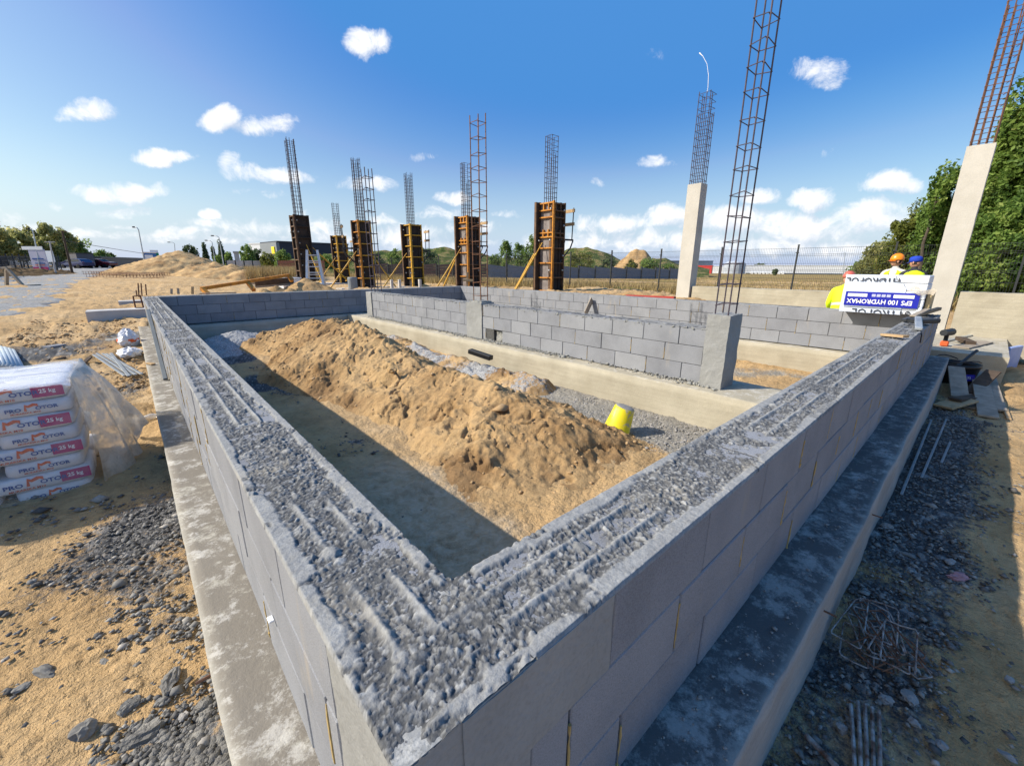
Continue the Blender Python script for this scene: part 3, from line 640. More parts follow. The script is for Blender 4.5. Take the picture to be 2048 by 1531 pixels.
def wall_top(axis, a0, a1, b0, parent, u_fn, fine=True, seed=0, z=ZT, t=TW, messy=1.0):
    """rough concrete filling on top of a wall: light block rims, two ribs, loose aggregate"""
    if fine:
        a = [a0]
        while a[-1] < a1:
            p = [0, 0]; p[axis] = a[-1]; p[1-axis] = b0+t/2
            dist = math.hypot(p[0]-CAM[0], math.hypot(p[1]-CAM[1], .6)); a.append(a[-1]+max(.0028, .0021*dist*dist/1.6 if dist < 4 else .0013*dist*dist))
        a[-1] = a1; a = np.array(a); nb = 84
    else:
        a = np.linspace(a0, a1, max(2, int((a1-a0)/.035))); nb = 14
    b = np.linspace(b0-.0025, b0+t+.0025, nb+1)
    if axis == 1: X, Y = np.meshgrid(b, a)
    else: Y, X = np.meshgrid(b, a)
    A = Y if axis == 1 else X
    u, rim = u_fn(X, Y)
    wx = X+.0042*fbm(X, Y, 62, 2, 271)+.004*fbm(X, Y, 150, 1, 272); wy = Y+.0042*fbm(X, Y, 62, 2, 273)+.004*fbm(X, Y, 150, 1, 274)
    p1, t1 = pebbles(wx, wy, .0150, .75, 201+seed*0); p2, t2 = pebbles(wx, wy, .0085, .95, 211); p3, t3 = pebbles(wx, wy, .036, .09, 221)
    loose = sst(-.55, .25, fbm(X, Y, 5.5, 3, 281))                      # some stretches trowelled flat, others crumbly
    ph = np.maximum(np.maximum(p1*.0112*(.15+.85*loose), p2*.0066), p3*.019*loose); pt = np.where(p3*.019*loose >= ph-1e-9, t3, np.where(p1*.0112*(.15+.85*loose) >= ph-1e-9, t1, t2)); pt = np.where(ph > 1e-5, .15+.85*pt, .0)*sst(.0, .0035, ph)  # stone tone falls off in the gaps, painting crevice shade into the colour
    lump = fbm(X, Y, 9, 4, 231); lump2 = fbm(X, Y, 28, 3, 235)+.6*fbm(X, Y, 110, 2, 238)
    chip = fbm(X, Y, 11, 4, 241)+.5*fbm(X, Y, 40, 2, 243); brick = np.abs(((A/.44) % 1)-.5)*2
    rw = .024+.011*chip+.012*((np.floor(A/.44)*37.7) % 1 > .5)
    crn = np.exp(-(np.hypot(X-.1, Y-.1)/.45)**2)
    rm = sst(rw+.006, rw-.006, rim)*sst(-.62+.75*crn, -.3+.9*crn, chip+.25*(brick < .93))             # light smooth block rims, broken here and there
    rb = np.maximum(np.exp(-((u-.083+.004*lump)/.0085)**2), np.exp(-((u-.158+.004*lump)/.0085)**2))
    run = sst(-.25, .15, fbm(A, A*0+3.7+seed, 1.7, 3, 251)+.35*fbm(X, Y, 7, 2, 255)); rb = rb*run
    agg = np.clip(1-rm*1.0-rb*.9, 0, 1)
    Z = z+.003+agg*(ph*messy+.0085*lump+.004*lump2-.004)+rb*(.0065+.0022*lump2)+rm*(.0015*lump2+.002)
    over = sst(.25, .55, fbm(X, Y, 3.1, 4, 261))*rm; Z = Z+over*ph*.8                 # crumbs spilt over the rim
    edge = np.minimum(b-b[0], b[-1]-b); ed = np.broadcast_to(edge, X.shape)
    Z = np.where((ed <= 1e-6) & ~((X > .05) & (X < TW+.01) & (Y < TW+.01)), z-.008, Z)
    mixer = np.clip(rm*.8*(1-.6*over)+rb*.95+.12*(p3 > 0), 0, 1)
    return grid_mesh('mortar_bed', X, Y, Z, TOP, parent, {'mixer': mixer, 'pebble': pt})
def ufn_L(X, Y):
    u = np.minimum(X, Y); rim = np.minimum(u, np.where((X < TW+.0025) & (Y < TW+.0025), .24, TW-u)); rim = np.where((X <= TW+.003) & (Y <= TW+.003), np.minimum(np.minimum(X, Y), np.hypot(TW-X, TW-Y)), rim)
    return u, rim
def footing(name, lo, hi, z0, z1, axis, label, mat=FOOT, step=.045, amp=.006, seed=0):
    """strip footing; long along axis; a ring of points is swept along it"""
    a = np.arange(lo[axis], hi[axis]+step/2, step); o = 1-axis
    ring = [(lo[o], z) for z in np.linspace(z0, z1, 8)]+[(b, z1) for b in np.linspace(lo[o], hi[o], 14)[1:-1]]+[(hi[o], z) for z in np.linspace(z1, z0, 8)]
    ring = np.array(ring); Bv = ring[:, 0][None]+0*a[:, None]; Zv = ring[:, 1][None]+0*a[:, None]; Av = a[:, None]+0*Bv
    istop = np.abs(Zv-z1) < 1e-6; side = np.where(Bv <= lo[o]+1e-6, -1, np.where(Bv >= hi[o]-1e-6, 1, 0))
    Bv = Bv+side*amp*(fbm(Av, Zv, 2.2, 3, 301+seed)*1.2+.5*fbm(Av, Zv, 14, 3, 303+seed))
    Zv = Zv+istop*amp*(fbm(Av, Bv, 3, 4, 311+seed)+.5*fbm(Av, Bv, 19, 3, 313+seed))
    X, Y = (Av, Bv) if axis == 0 else (Bv, Av)
    me_o = grid_mesh(name, X if axis == 0 else X, Y, Zv, mat)
    if axis == 1: me_o.data.flip_normals()
    # close the two ends
    bm = MB()
    for k in (0, -1):
        P = [(X[k, i], Y[k, i], Zv[k, i]) for i in range(X.shape[1])]; bm.add(P, [tuple(range(len(P)))])
    e = bm.build('footing_end', mat); 
    import bmesh as _b
    b2 = _b.new(); b2.from_mesh(me_o.data); b2.from_mesh(e.data); _b.ops.remove_doubles(b2, verts=b2.verts, dist=1e-4); _b.ops.recalc_face_normals(b2, faces=b2.faces)
    b2.to_mesh(me_o.data); b2.free(); bpy.data.objects.remove(e)
    return tag(me_o, label, 'footing', 'strip footings under the block walls')
footing('concrete_footing', (-.168, -.186), (.41, LY+.17), -.15, ZF, 1, 'stained pale strip footing on the left, running past the pallet of mortar bags', FOOT, .035, .006, 1)
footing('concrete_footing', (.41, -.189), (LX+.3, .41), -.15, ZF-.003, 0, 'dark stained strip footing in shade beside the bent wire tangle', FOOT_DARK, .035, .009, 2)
footing('concrete_footing', (4.03, .41), (4.75, LY-.43), -.15, ZF-.006, 1, 'beige strip footing under the middle dividing wall, behind the yellow bucket', BEAMC, .06, .008, 3)
footing('concrete_footing', (.41, LY-.42), (LX-.42, LY+.17), -.15, ZF-.009, 0, 'shaded strip footing under the far block wall behind the sand heap', FOOT, .08, .008, 4)
footing('concrete_footing', (LX-.42, .41), (LX+.18, LY+.17), -.15, ZF-.012, 1, 'sunlit beige strip footing under the far right wall', BEAMC, .08, .008, 5)
def block_wall(name, loc, label): return empty(name, loc, label, 'wall', 'grey block walls of the foundation')
# left wall (with the cast near corner)
w = block_wall('block_wall', (.12, 5.6, ZF), 'long block wall on the left with bright sunlit outer face, running away from the near corner')
mb = MB(); fo = MB(); block_faces(mb, 1, .27, LY, 0, ZF, 3, .2, (.35, .85, .2), foam=fo, sides=(-1, 1), fp=.45, seed=1)
mb.build('blocks', (BLOCK, DARKJOINT), w); fo.build('joint_foam', FOAM, w)
mb = MB(); rough_box(mb, (.0, -.001, ZF), (TW-.001, .27, ZT-.004), .016, .0025, 10, 5); rough_box(mb, (.1, -.0035, ZF+.403), (.468, .2, ZT-.005), .016, .0022, 10, 6); mb.build('cast_corner', STUB, w)
wall_top(1, -.0025, LY, 0, w, ufn_L, True, 0)
# right wall
w = block_wall('block_wall', (4.1, .12, ZF), 'long block wall on the right whose near outer face lies in shade')
mb = MB(); fo = MB(); block_faces(mb, 0, TW, LX, 0, ZF, 3, .2, (.3, .75, .477), foam=fo, sides=(-1, 1), fp=.6, seed=2)
mb.build('blocks', (BLOCK, DARKJOINT), w); fo.build('joint_foam', FOAM, w)
wall_top(0, TW+.0025, LX, 0, w, ufn_L, True, 0)
# far walls
def u_back(X, Y): u = Y-(LY-TW); return u, np.minimum(u, TW-u)
def u_br(X, Y): u = X-(LX-TW); return u, np.minimum(u, TW-u)
w = block_wall('block_wall', (4.1, LY-.12, ZF), 'far block wall in shade behind the sand heap')
mb = MB(); fo = MB(); block_faces(mb, 0, TW, LX, LY-TW, ZF, 3, .2, (.1, .6, .3), foam=fo, sides=(-1,), fp=.25, seed=3)
mb.build('blocks', (BLOCK, DARKJOINT), w); fo.build('joint_foam', FOAM, w); wall_top(0, TW+.0025, LX, LY-TW, w, u_back, False, 3, messy=.5)
w = block_wall('block_wall', (LX-.12, 5.6, ZF), 'far right block wall lit by the sun under the white foam pack')
mb = MB(); fo = MB(); block_faces(mb, 1, TW, LY-TW, LX-TW, ZF, 3, .2, (.4, .9, .2), foam=fo, sides=(-1,), fp=.6, seed=4)
mb.build('blocks', (BLOCK, DARKJOINT), w); fo.build('joint_foam', FOAM, w); wall_top(1, TW+.0025, LY-TW, LX-TW, w, u_br, False, 4, messy=.5)
# dividing wall
DX = 4.285
w = block_wall('block_wall', (DX+.12, 5.6, ZF), 'middle dividing block wall with a small square opening, between the two rooms')
mb = MB(); fo = MB(); block_faces(mb, 1, 1.50, 5.38, DX, ZF, 3, .2, (.45, .95, .3), gaps=((0, 4.61, 5.05),), foam=fo, sides=(-1,), fp=.3, seed=5, BL=.44)
block_faces(mb, 1, 5.75, 9.86, DX, ZF, 3, .2, (.2, .7, .4), foam=fo, sides=(-1,), fp=.15, seed=6)
mb.build('blocks', (BLOCK, DARKJOINT), w); fo.build('joint_foam', FOAM, w)
def u_div(X, Y): u = X-DX; return u, np.minimum(u, TW-u)*0+.1
for (y0, y1) in ((1.5, 5.38), (5.75, 9.86)):
    wt = wall_top(1, y0, y1, DX, w, u_div, False, 7, messy=.8)
# mortar squeezed out along the foot and the top edge of the dividing wall
rr = random.Random(4)
for i in range(0):
    y = rr.uniform(1.3, 10.0); s = rr.uniform(.008, .03)*(1.25 if y < 4 else .8); x = DX-abs(rr.gauss(.03, .035)); 
    mb.lathe([(0, -s*.6), (s*.8, -s*.3), (s, .1*s), (s*.6, s*.7), (0, s*.85)], 6, (x, y, ZF+s*.15), Matrix.Rotation(rr.random()*6, 3, 'Z') @ Matrix.Rotation(rr.uniform(-.6, .6), 3, 'X'))
DROPW = w; mb = MB()
for i in range(240):
    y = rr.uniform(1.5, 10.0); s = rr.uniform(.006, .016)
    mb.lathe([(0, -s*.6), (s, 0), (s*.6, s*.7), (0, s*.8)], 6, (DX-.001+rr.uniform(-.004, .01), y, ZT-.004-abs(rr.gauss(0, .012))))
mb.build('mortar_squeeze', MORTAR, w)
mb = MB(); rough_box(mb, (DX+.05, 4.63, ZF+.005), (DX+.2, 5.03, ZF+.19), .03, .022, 12, 9); mb.build('broken_fill', MORTAR, w)
# ---------------------------------------------------------------- sand and earth heaps
HEAPS = {}
def heap_mesh(name, x0, x1, y0, y1, hfun, mat, label, cat, step, clod=1.0, gfun=None, seed=0, group=None):
    def axis(a, b): return np.linspace(a, b, max(8, int((b-a)/step)))
    X, Y = np.meshgrid(axis(x0, x1), axis(y0, y1))
    H = hfun(X, Y); k = sst(.0, .12, H)
    wx = X+.035*fbm(X, Y, 9, 3, 471+seed); wy = Y+.035*fbm(X, Y, 9, 3, 475+seed)
    p1, _ = pebbles(wx, wy, .17, .5, 401+seed); p2, _ = pebbles(wx, wy, .07, .6, 411+seed); p3, _ = pebbles(X, Y, .026, .7, 421+seed)
    n = fbm(X, Y, 1.6, 5, 431+seed); n2 = fbm(X, Y, 6, 4, 437+seed); mask = sst(-.25, .35, fbm(X, Y, 1.1, 3, 441+seed))
    rid = 1-np.abs(fbm(X, Y, 2.6, 4, 447+seed)); 
    cr = np.abs(fbm(wx, wy, 3.4, 4, 481+seed)); D = clod*(.085*n+.026*n2*(.4+mask)+.016*fbm(X, Y, 22, 3, 491+seed)+.10*(rid-.8)-.07*np.exp(-(cr/.05)**2)*sst(-.3, .3, n2)+(.04+.96*mask**1.6)*(.085*p1+.040*p2)+.013*p3*(.4+.6*mask))
    Z = gz(X, Y)-.05+H+k*D+(H > .01)*.035*k
    HEAPS[label] = (x0, x1, y0, y1, Z, H)
    damp = np.clip(sst(.1, .6, fbm(X, Y, 1.4, 4, 451+seed)+.25*n2)*.9+.35*mask*(p1 > .1), 0, 1)
    g = -.5+0*X if gfun is None else gfun(X, Y)
    return tag(grid_mesh(name, X, Y, Z, mat, attrs={'damp': damp, 'gravel': g}), label, cat, group)
RY = [.6, 1.15, 1.5, 1.86, 2.65, 3.3, 3.7, 4.25, 5.0, 6.0, 7.4, 8.6, 10.0, 10.9]
RH = [.0, .02, .10, .29, .40, .40, .47, .38, .54, .76, .68, .52, .26, .0]
RX = [2.7, 2.7, 2.65, 2.6, 2.5, 2.45, 2.4, 2.45, 2.4, 2.4, 2.35, 2.3, 2.1, 2.0]
def big_heap(X, Y):
    h = np.interp(Y, RY, RH); xr = np.interp(Y, RY, RX); w1 = 1.15+.25*np.sin(Y*1.3)+.18*fbm(X*0, Y, .9, 2, 3); w2 = np.interp(Y, [0, 2, 4, 7, 11], [.8, .85, 1.05, 1.0, .9])
    d = np.where(X < xr, (xr-X)/w1, (X-xr)/w2)
    return h*np.clip(1-np.abs(d)**1.15, 0, 1)**1.05*(1+.10*fbm(X, Y, .8, 3, 5))
heap_mesh('sand_heap', .95, 3.65, .7, 10.9, big_heap, HEAP, 'long heap of clumpy tan sand between the left wall and the dividing wall', 'sand heap', .0135, 1.0,
          lambda X, Y: -.35+.75*sst(.35, .7, fbm(X, Y, 2.0, 4, 461))*sst(1.9, 1.2, X-.12*Y*0)-.1)
def cone(cx, cy, rx, ry, h, pw=1.1, seed=0):
    return lambda X, Y: h*np.clip(1-np.hypot((X-cx)/rx, (Y-cy)/ry)*(1+.16*fbm(X, Y, 1.2/max(rx, .3), 3, 500+seed)), 0, 1)**pw
GREYHEAP = mat_heap('grey_mortar_waste', .9, (.40, .37, .33), 2.3)
heap_mesh('gravel_heap', .45, 2.3, 8.3, 10.95, lambda X, Y: np.maximum(cone(1.35, 10.0, .75, .75, .34, .8, 1)(X, Y), cone(.85, 9.3, .5, .9, .22, .8, 2)(X, Y)), GREYHEAP, 'grey crushed stone heap in the shaded far corner of the left room', 'gravel heap', .02, .6, lambda X, Y: 1.2+0*X, 3)
def ridge_fn(X, Y): 
    xr = 3.62+.05*np.sin(Y*2); return .21*np.clip(1-np.abs(X-xr)/(.40+.1*fbm(X, Y, 1, 2, 7)), 0, 1)**.7*sst(3.0, 3.5, Y)*sst(9.6, 8.5, Y)*(.7+.5*fbm(X, Y, 1.3, 3, 9)+.3)
heap_mesh('gravel_heap', 3.1, 4.05, 2.9, 9.7, ridge_fn, GREYHEAP, 'low bank of pale grey mortar rubble lying along the dividing wall footing', 'gravel heap', .018, .55, lambda X, Y: .45+.5*fbm(X, Y, 2, 3, 8), 5)
# heaps behind the far wall
p = at_d(600, 556, 16.6); q = at_d(606, 556, 17.5)
def pile(px, py_top, d, rx, ry, label, mat=HEAP, seed=0, step=.07, extra=(), name='sand_heap', pw=1.1):
    b = ground_at(px, d); h = at_d(px, py_top, d)[2]-b[2]
    fs = [cone(b[0], b[1], rx, ry, h, pw, seed)]
    ex = [(px2, d2, r2, at_d(px2, py2, d2)[2]-ground_at(px2, d2)[2]) for (px2, py2, d2, r2) in extra]
    for i, (px2, d2, r2, h2) in enumerate(ex):
        b2 = ground_at(px2, d2); fs.append(cone(b2[0], b2[1], r2, r2, h2, pw, seed+i+1))
    R = max(rx, ry)+.3; xs = [b[0]-R, b[0]+R]; ys = [b[1]-R, b[1]+R]
    for (px2, d2, r2, h2) in ex:
        b2 = ground_at(px2, d2); xs += [b2[0]-r2-.3, b2[0]+r2+.3]; ys += [b2[1]-r2-.3, b2[1]+r2+.3]
    def H(X, Y):
        r = fs[0](X, Y)
        for f_ in fs[1:]: r = np.maximum(r, f_(X, Y))
        return r
    return heap_mesh(name, min(xs), max(xs), min(ys), max(ys), H, mat, label, 'sand heap', step, min(1.6, .5+rx*.35), None, seed)
pile(607, 555, 17.2, 1.25, 1.2, 'small sand heap with a grey lump at the foot of the leaning column formwork', seed=11, extra=((545, 571, 15.2, .75), (575, 572, 14.6, .5), (520, 576, 14.8, .6)))
pile(365, 501, 54, 6.8, 6.0, 'tall yellow sand heap beside the gravel road, dark crusted crest', HEAP2, 21, .16, extra=((338, 508, 53, 5.5), (395, 512, 53, 4.8), (430, 524, 49, 3.8), (466, 529, 46, 3.4), (488, 537, 44, 2.2), (318, 522, 52, 4.0)), pw=.95)
pile(1272, 576, 13.3, .75, .8, 'little sand heap behind the far right wall, beside the plain concrete column', HEAP, 31, .05, extra=((1325, 583, 12.9, .55),))
pile(880, 566, 22, .9, .9, 'low clod heap between the formwork columns behind the far wall', HEAP, 35, .06, extra=((1010, 571, 18, .7), (845, 568, 23, .6)))
# ---------------------------------------------------------------- reinforcement cages
def cage(name, parent, x, y, z0, tops, w, d, nx, ny, r, pitch, mat, sr=None, seed=0, sides=6, jitter=.02, lean=(0, 0), rotz=0):
    """upright cage: bars round a w x d rectangle; tops = heights of the bars in turn"""
    rr = random.Random(seed); root = empty(name, (x, y, z0)); root.parent = parent
    if parent is not None: root.location = Vector((x, y, z0))-wloc(parent)
    pts = []
    for i in range(nx): pts += [(-w/2+w*i/(nx-1), -d/2), (-w/2+w*i/(nx-1), d/2)]
    for j in range(1, ny-1): pts += [(-w/2, -d/2+d*j/(ny-1)), (w/2, -d/2+d*j/(ny-1))]
    ca, sa = math.cos(rotz), math.sin(rotz); zt = max(tops)
    def pos(u, v, z):
        k = (z-z0)/(zt-z0); return (x+u*ca-v*sa+lean[0]*k, y+u*sa+v*ca+lean[1]*k, z)
    for i, (u, v) in enumerate(pts):
        t = tops[i % len(tops)]-rr.random()*.05; mb = MB(); e = rr.uniform(-jitter, jitter)
        mb.tube([pos(u, v, z0-.02), pos(u+e*.5, v, z0+(t-z0)*.5), pos(u+e, v+e*.6, t)], r, sides); mb.build('bar', mat, root)
    z = z0+pitch*.6; sr = sr or r*.7
    while z < zt-.03:
        top = [p for i, p in enumerate(pts) if tops[i % len(tops)] > z]
        if len(top) >= 2:
            u0 = min(p[0] for p in top)-r; u1 = max(p[0] for p in top)+r; v0 = min(p[1] for p in top)-r; v1 = max(p[1] for p in top)+r
            e = [rr.uniform(-.012, .012) for _ in range(4)]
            mb = MB(); q = [pos(u0, v0, z+e[0]), pos(u1, v0, z+e[1]), pos(u1, v1, z+e[2]), pos(u0, v1, z+e[3]), pos(u0, v0+.02, z+e[0]+sr*2), pos(u0+(u1-u0)*.35, v0+(v1-v0)*.2, z+e[0]+sr*2)]
            for a, b in zip(q[:-1], q[1:]): mb.tube([a, b], sr, 5)
            mb.build('stirrup', mat, root)
        z += pitch*rr.uniform(.9, 1.1)
    return root
# stub columns of the dividing wall
def stub(loc, lo, hi, label, seed):
    c = empty('concrete_stub', loc, label, 'column', 'stub columns in the dividing wall'); mb = MB(); rough_box(mb, lo, hi, .022, .0065, 7, seed); mb.build('stub', STUB, c); return c
c = stub((4.4, 1.39, ZF), (4.24, 1.28, ZF-.02), (4.55, 1.505, 1.215), 'rough concrete stub at the near end of the dividing wall, carrying the tallest rebar ladder', 21)
cage('rebar_cage', c, 4.39, 1.39, 1.19, [5.1], .19, .13, 2, 2, .0075, .205, STEELBAR, .0045, 5, 8, .012)
c = stub((4.4, 5.56, ZF), (4.265, 5.345, ZF-.02), (4.545, 5.785, 1.075), 'rough concrete stub column in the middle of the dividing wall with a slender rebar cage', 22)
mb = MB(); rough_box(mb, (4.30, 5.40, 1.03), (4.53, 5.73, 1.10), .03, .02, 12, 8); mb.build('mortar_lump', MORTAR, c)
cage('rebar_cage', c, 4.42, 5.56, 1.05, [4.0], .15, .20, 2, 2, .009, .22, RUST2, .0055, 6)
c = stub((4.4, 9.95, ZF), (4.26, 9.80, ZF-.02), (4.55, 10.10, 1.062), 'pale concrete stub at the far end of the dividing wall with a slender cage', 23)
cage('rebar_cage', c, 4.47, 9.92, 1.05, [3.9], .17, .20, 2, 2, .0105, .24, STEELBAR, .007, 7)
# plain concrete columns
def conc_column(x, y, z0, z1, label, s=.37, seed=0, cagetop=(5.93, 5.5)):
    c = empty('concrete_column', (x, y, z0), label, 'column', 'bare concrete columns'); mb = MB(); h = s/2
    rough_box(mb, (x-h, y-h, z0-.1), (x+h, y+h, z0+(z1-z0)*.62), .12, .003, 3, seed); rough_box(mb, (x-h+.003, y-h+.003, z0+(z1-z0)*.62), (x+h-.003, y+h-.003, z1), .12, .003, 3, seed+1)
    mb.build('shaft', CONC, c)
    cage('rebar_cage', c, x, y, z1-.02, [cagetop[0], cagetop[0], cagetop[0], cagetop[1], cagetop[1], cagetop[0], cagetop[1]], s*.8, s*.8, 4, 4, .0095, .17, RUST2 if seed else STEELBAR, .006, 40+seed)
    return c
conc_column(11.58, 5.36, .80, 3.79, 'bare concrete column with short rebar and a thin white rod on top, left of the foundation beam', seed=0, cagetop=(5.93, 5.48))
mb = MB(); a = at_x(1416, 182, 11.5); pts = [(11.45, a[1], 5.85)]
for (px, py) in ((1416, 175), (1417, 150), (1414, 128), (1406, 113), (1399, 106)): pts.append(tuple(at_x(px, py, 11.45)))
mb.tube(pts, [.006]*3+[.005]*2+[.014], 6); mb.build('bent_rod', WHITEINK, bpy.data.objects['concrete_column'])
conc_column(11.58, .235, .42, 3.76, 'bare concrete column in front of the big trees, on the concrete pad with the cordless drill', s=.36, seed=3, cagetop=(5.95, 5.95))
# ---------------------------------------------------------------- column formwork
def formwork(x, y, z0, z1, label, frame, cagetops, rz=0, s=.8, ribs=6, props=((-1, .8),), bracket=None, seed=0, sheet=PLYDARK, side_sheet=None, cagew=.30):
    root = empty('column_formwork', (x, y, z0), label, 'formwork', 'column formwork with rebar on top', rz); H = z1-z0; rr = random.Random(seed)
    h0 = .22; th = .11
    for k in range(4):
        R = Matrix.Rotation(k*math.pi/2, 3, 'Z'); u0, u1 = -h0-th*.4, s-h0-.12
        P = lambda u, v, z: tuple(R @ Vector((u, v, z)))
        fr = MB(); sh = MB(); cls = []
        def B(mb, ua, ub, va, vb, za, zb, mi=0): mb.box(R @ Vector(((ua+ub)/2, (va+vb)/2, (za+zb)/2)), (ub-ua, vb-va, zb-za), R, mi)
        B(sh, u0+.02, u1-.02, -h0-.014, -h0+.004, .0, H-.005)
        yo = -h0-th; kk = .0015*k
        for (ua, ub) in ((u0, u0+.045), (u1-.045, u1)): B(fr, ua, ub, yo+kk, -h0-.016, 0.0-kk, H+kk)
        zs = [H*(i+.0)/ribs for i in range(1, ribs)]+[.05, H-.05]
        for z in zs: B(fr, u0+.055, u1-.055, yo+.008, -h0-.016, z-.021, z+.021)
        for z in (() if y > 17 else (H-.28, H*.62)):                                   # short stiffeners at the two bracket heights
            B(fr, u0+.055, u1-.055, yo+.012, -h0-.016, z-.02, z+.02)
            for uu in (.33, .66): B(fr, u0+(u1-u0)*uu-.02, u0+(u1-u0)*uu+.02, yo+.012, -h0-.016, z+.02, min(z+.25, H-.03))
        for z in [H*(i+.5)/ribs for i in range(ribs)]:
            for uu in (.12, .86):
                if rr.random() < .5: cl = MB(); cls.append(cl); cl.lathe([(.0, -.035), (.03, -.03), (.035, .0), (.02, .03), (.0, .035)], 7, P(u0+(u1-u0)*uu, yo-.02, z), R @ Matrix.Rotation(math.pi/2, 3, 'X'))
        p = empty('panel', (0, 0, 0)); p.parent = root
        sh.build('sheet', (side_sheet or sheet) if k in (3,) else sheet, p, local=True); fr.build('frame', frame[k % len(frame)], p, local=True)
        for cl in cls: cl.build('clamp', STEEL if seed % 2 else GREYDIRT, p, local=True)
    for (ang, rch) in props:
        d = Vector((math.cos(ang), math.sin(ang), 0)); mb = MB(); a = d*(h0+th)+Vector((0, 0, H*.56)); b = d*(h0+th+rch)+Vector((0, 0, .0)); m = a.lerp(b, .22)
        mb.tube([a, m], .018, 8); mb.tube([m, b], .034, 8); mb.box(b, (.2, .2, .03)); o = mb.build('prop', YELLOW, root, local=True)
    if bracket is not None:
        d = Vector((math.cos(bracket), math.sin(bracket), 0)); n = Vector((-d.y, d.x, 0)); zb = H*.60
        br = MB(); o1 = d*(h0+th)
        for sg in (-.22, .22):
            off = n*sg; a = o1+off+Vector((0, 0, zb)); e = a+d*.62
            br.bar(a, e, .05, .06); br.tube([e+Vector((0, 0, -.02)), e-d*.12+Vector((0, 0, -.28)), o1+off+Vector((0, 0, zb-.78))], .026, 7)
            br.tube([e-d*.06, e-d*.02+Vector((0, 0, 1.1))], .02, 7)
        br.build('bracket', DARKMETAL, root, local=True)
        for zz in (.55, 1.0):
            gb = MB(); a = o1+d*.56+Vector((0, 0, zb+zz)); gb.box(a+n*0, (.05, .62, .11), Matrix((d, n, Vector((0, 0, 1)))).transposed()); gb.build('guard_board', WOOD, root, local=True)
    cg = cage('rebar_cage', root, 0, 0, 0, [1], .1, .1, 2, 2, .001, 9, STEELBAR) if False else None
    c = cage('rebar_cage', None, 0, 0, H-.1, [t-z0 for t in cagetops], cagew, cagew, 4, 4, .0105, .16, STEELBAR, .0065, 60+seed, 5)
    c.parent = root; c.location = (0, 0, H-.1)
    return root
def fz(px_top, x, y):    # height seen at pixel row px_top above a plan position
    d = math.hypot(x-CAM[0], y-CAM[1]); b = math.atan2(x-CAM[0], y-CAM[1]); lo, hi = 0.0, 12.0
    return None
P2 = math.pi
formwork(11.38, 10.52, .79, 3.84, 'widest column formwork with bright orange frames, just left of the plain concrete column', (RUSTFRAME, PLYDARK, RUSTFRAME, ORANGE), [5.95, 5.95, 5.35, 5.95, 5.4], props=((P2*.97, 1.25), (P2*.80, .95)), bracket=-.1, seed=1, side_sheet=PLYGREY)
formwork(11.5, 15.7, .74, 3.80, 'orange framed column formwork behind the slender cage of the dividing wall', (RUSTFRAME, PLYDARK, RUSTFRAME, ORANGE), [5.96, 5.96, 5.2, 5.96, 5.3], props=((P2*.97, 1.3), (P2*.7, .9)), bracket=-.1, seed=2, side_sheet=PLYGREY)
formwork(11.6, 20.9, .50, 3.82, 'dark column formwork with yellow frame edges, before the round green bush', (YELLOW, PLYDARK, RUSTFRAME, YELLOW), [6.34, 6.34, 6.1], props=((P2*.97, 1.5),), bracket=-.1, seed=3)
formwork(8.9, 21.0, .54, 3.84, 'dark formwork flanked by two long yellow props, bracket on its left', (YELLOW, PLYDARK, RUSTFRAME, ORANGE), [6.64, 6.64, 6.5], props=((P2*.97, 1.5), (-P2*.25, 1.3)), bracket=P2*.92, seed=4, s=.72)
formwork(11.6, 31.5, .34, 3.77, 'smallest and farthest column formwork, between the step ladder and the propped one', (YELLOW, PLYDARK, RUSTFRAME, YELLOW), [5.97, 5.97, 5.3], props=((P2*.97, 1.5),), bracket=-.1, seed=5, cagew=.34)
formwork(5.95, 20.6, 1.0, 3.82, 'dark unpainted column formwork left of the step ladder, with the tallest far cage', (PLYDARK, PLYDARK, PLYDARK, RUSTFRAME), [6.87, 6.8, 6.87], props=((-P2*.42, .9), (-.1, 1.5)), seed=6, sheet=PLYDARK, s=.66)
# ---------------------------------------------------------------- foundation beams, pads and loose beams
def slab(name, lo, hi, mat, label, cat, group=None, amp=.006, step=.06, seed=0, fr=3):
    mb = MB(); rough_box(mb, lo, hi, step, amp, fr, seed); return tag(mb.build(name, mat), label, cat, group)
slab('foundation_beam', (11.45, .55, .25), (11.72, 5.12, 1.17), BEAMC, 'long beige foundation beam between the two bare concrete columns', 'beam', 'beige foundation beams', .012, .1, 1, 2)
slab('foundation_beam', (11.45, -4.5, .12), (11.72, -.02, 1.25), BEAMC, 'beige foundation beam under the big trees, right of the column by the pad', 'beam', 'beige foundation beams', .012, .1, 2, 2)
slab('concrete_pad', (9.0, -.76, -.1), (12.3, .40, .45), BEAMC, 'low beige concrete pad with a cordless drill on top, under the right column', 'concrete pad', None, .006, .06, 3)
mb = MB(); mb.box((10.9, -.86, .2), (.5, .06, .40), Matrix.Rotation(-.30, 3, 'Z'), 0, .01); tag(mb.build('foam_offcut', simple('pale_blue_foam', (.30, .40, .68), (.24, .32, .58), 4, .6)), 'pale blue foam block standing on end beside the beige concrete pad', 'foam block')
bm_ = slab('concrete_beam', (-.98, 12.7, .25), (1.0, 13.25, .70), PALEC, 'nearer grey concrete beam lying behind the end of the left wall', 'beam', 'concrete beams behind the left wall', .005, .08, 4)
slab('concrete_beam', (-.5, 17.2, .2), (1.5, 17.75, .62), PALEC, 'farther grey concrete beam behind the end of the left wall, beyond the rusty ladder', 'beam', 'concrete beams behind the left wall', .005, .08, 5)
slab('concrete_footing', (7.5, 20.6, .3), (12.4, 21.4, .62), PALEC, 'low pale footing under the formwork columns behind the far wall', 'footing', None, .006, .1, 6)
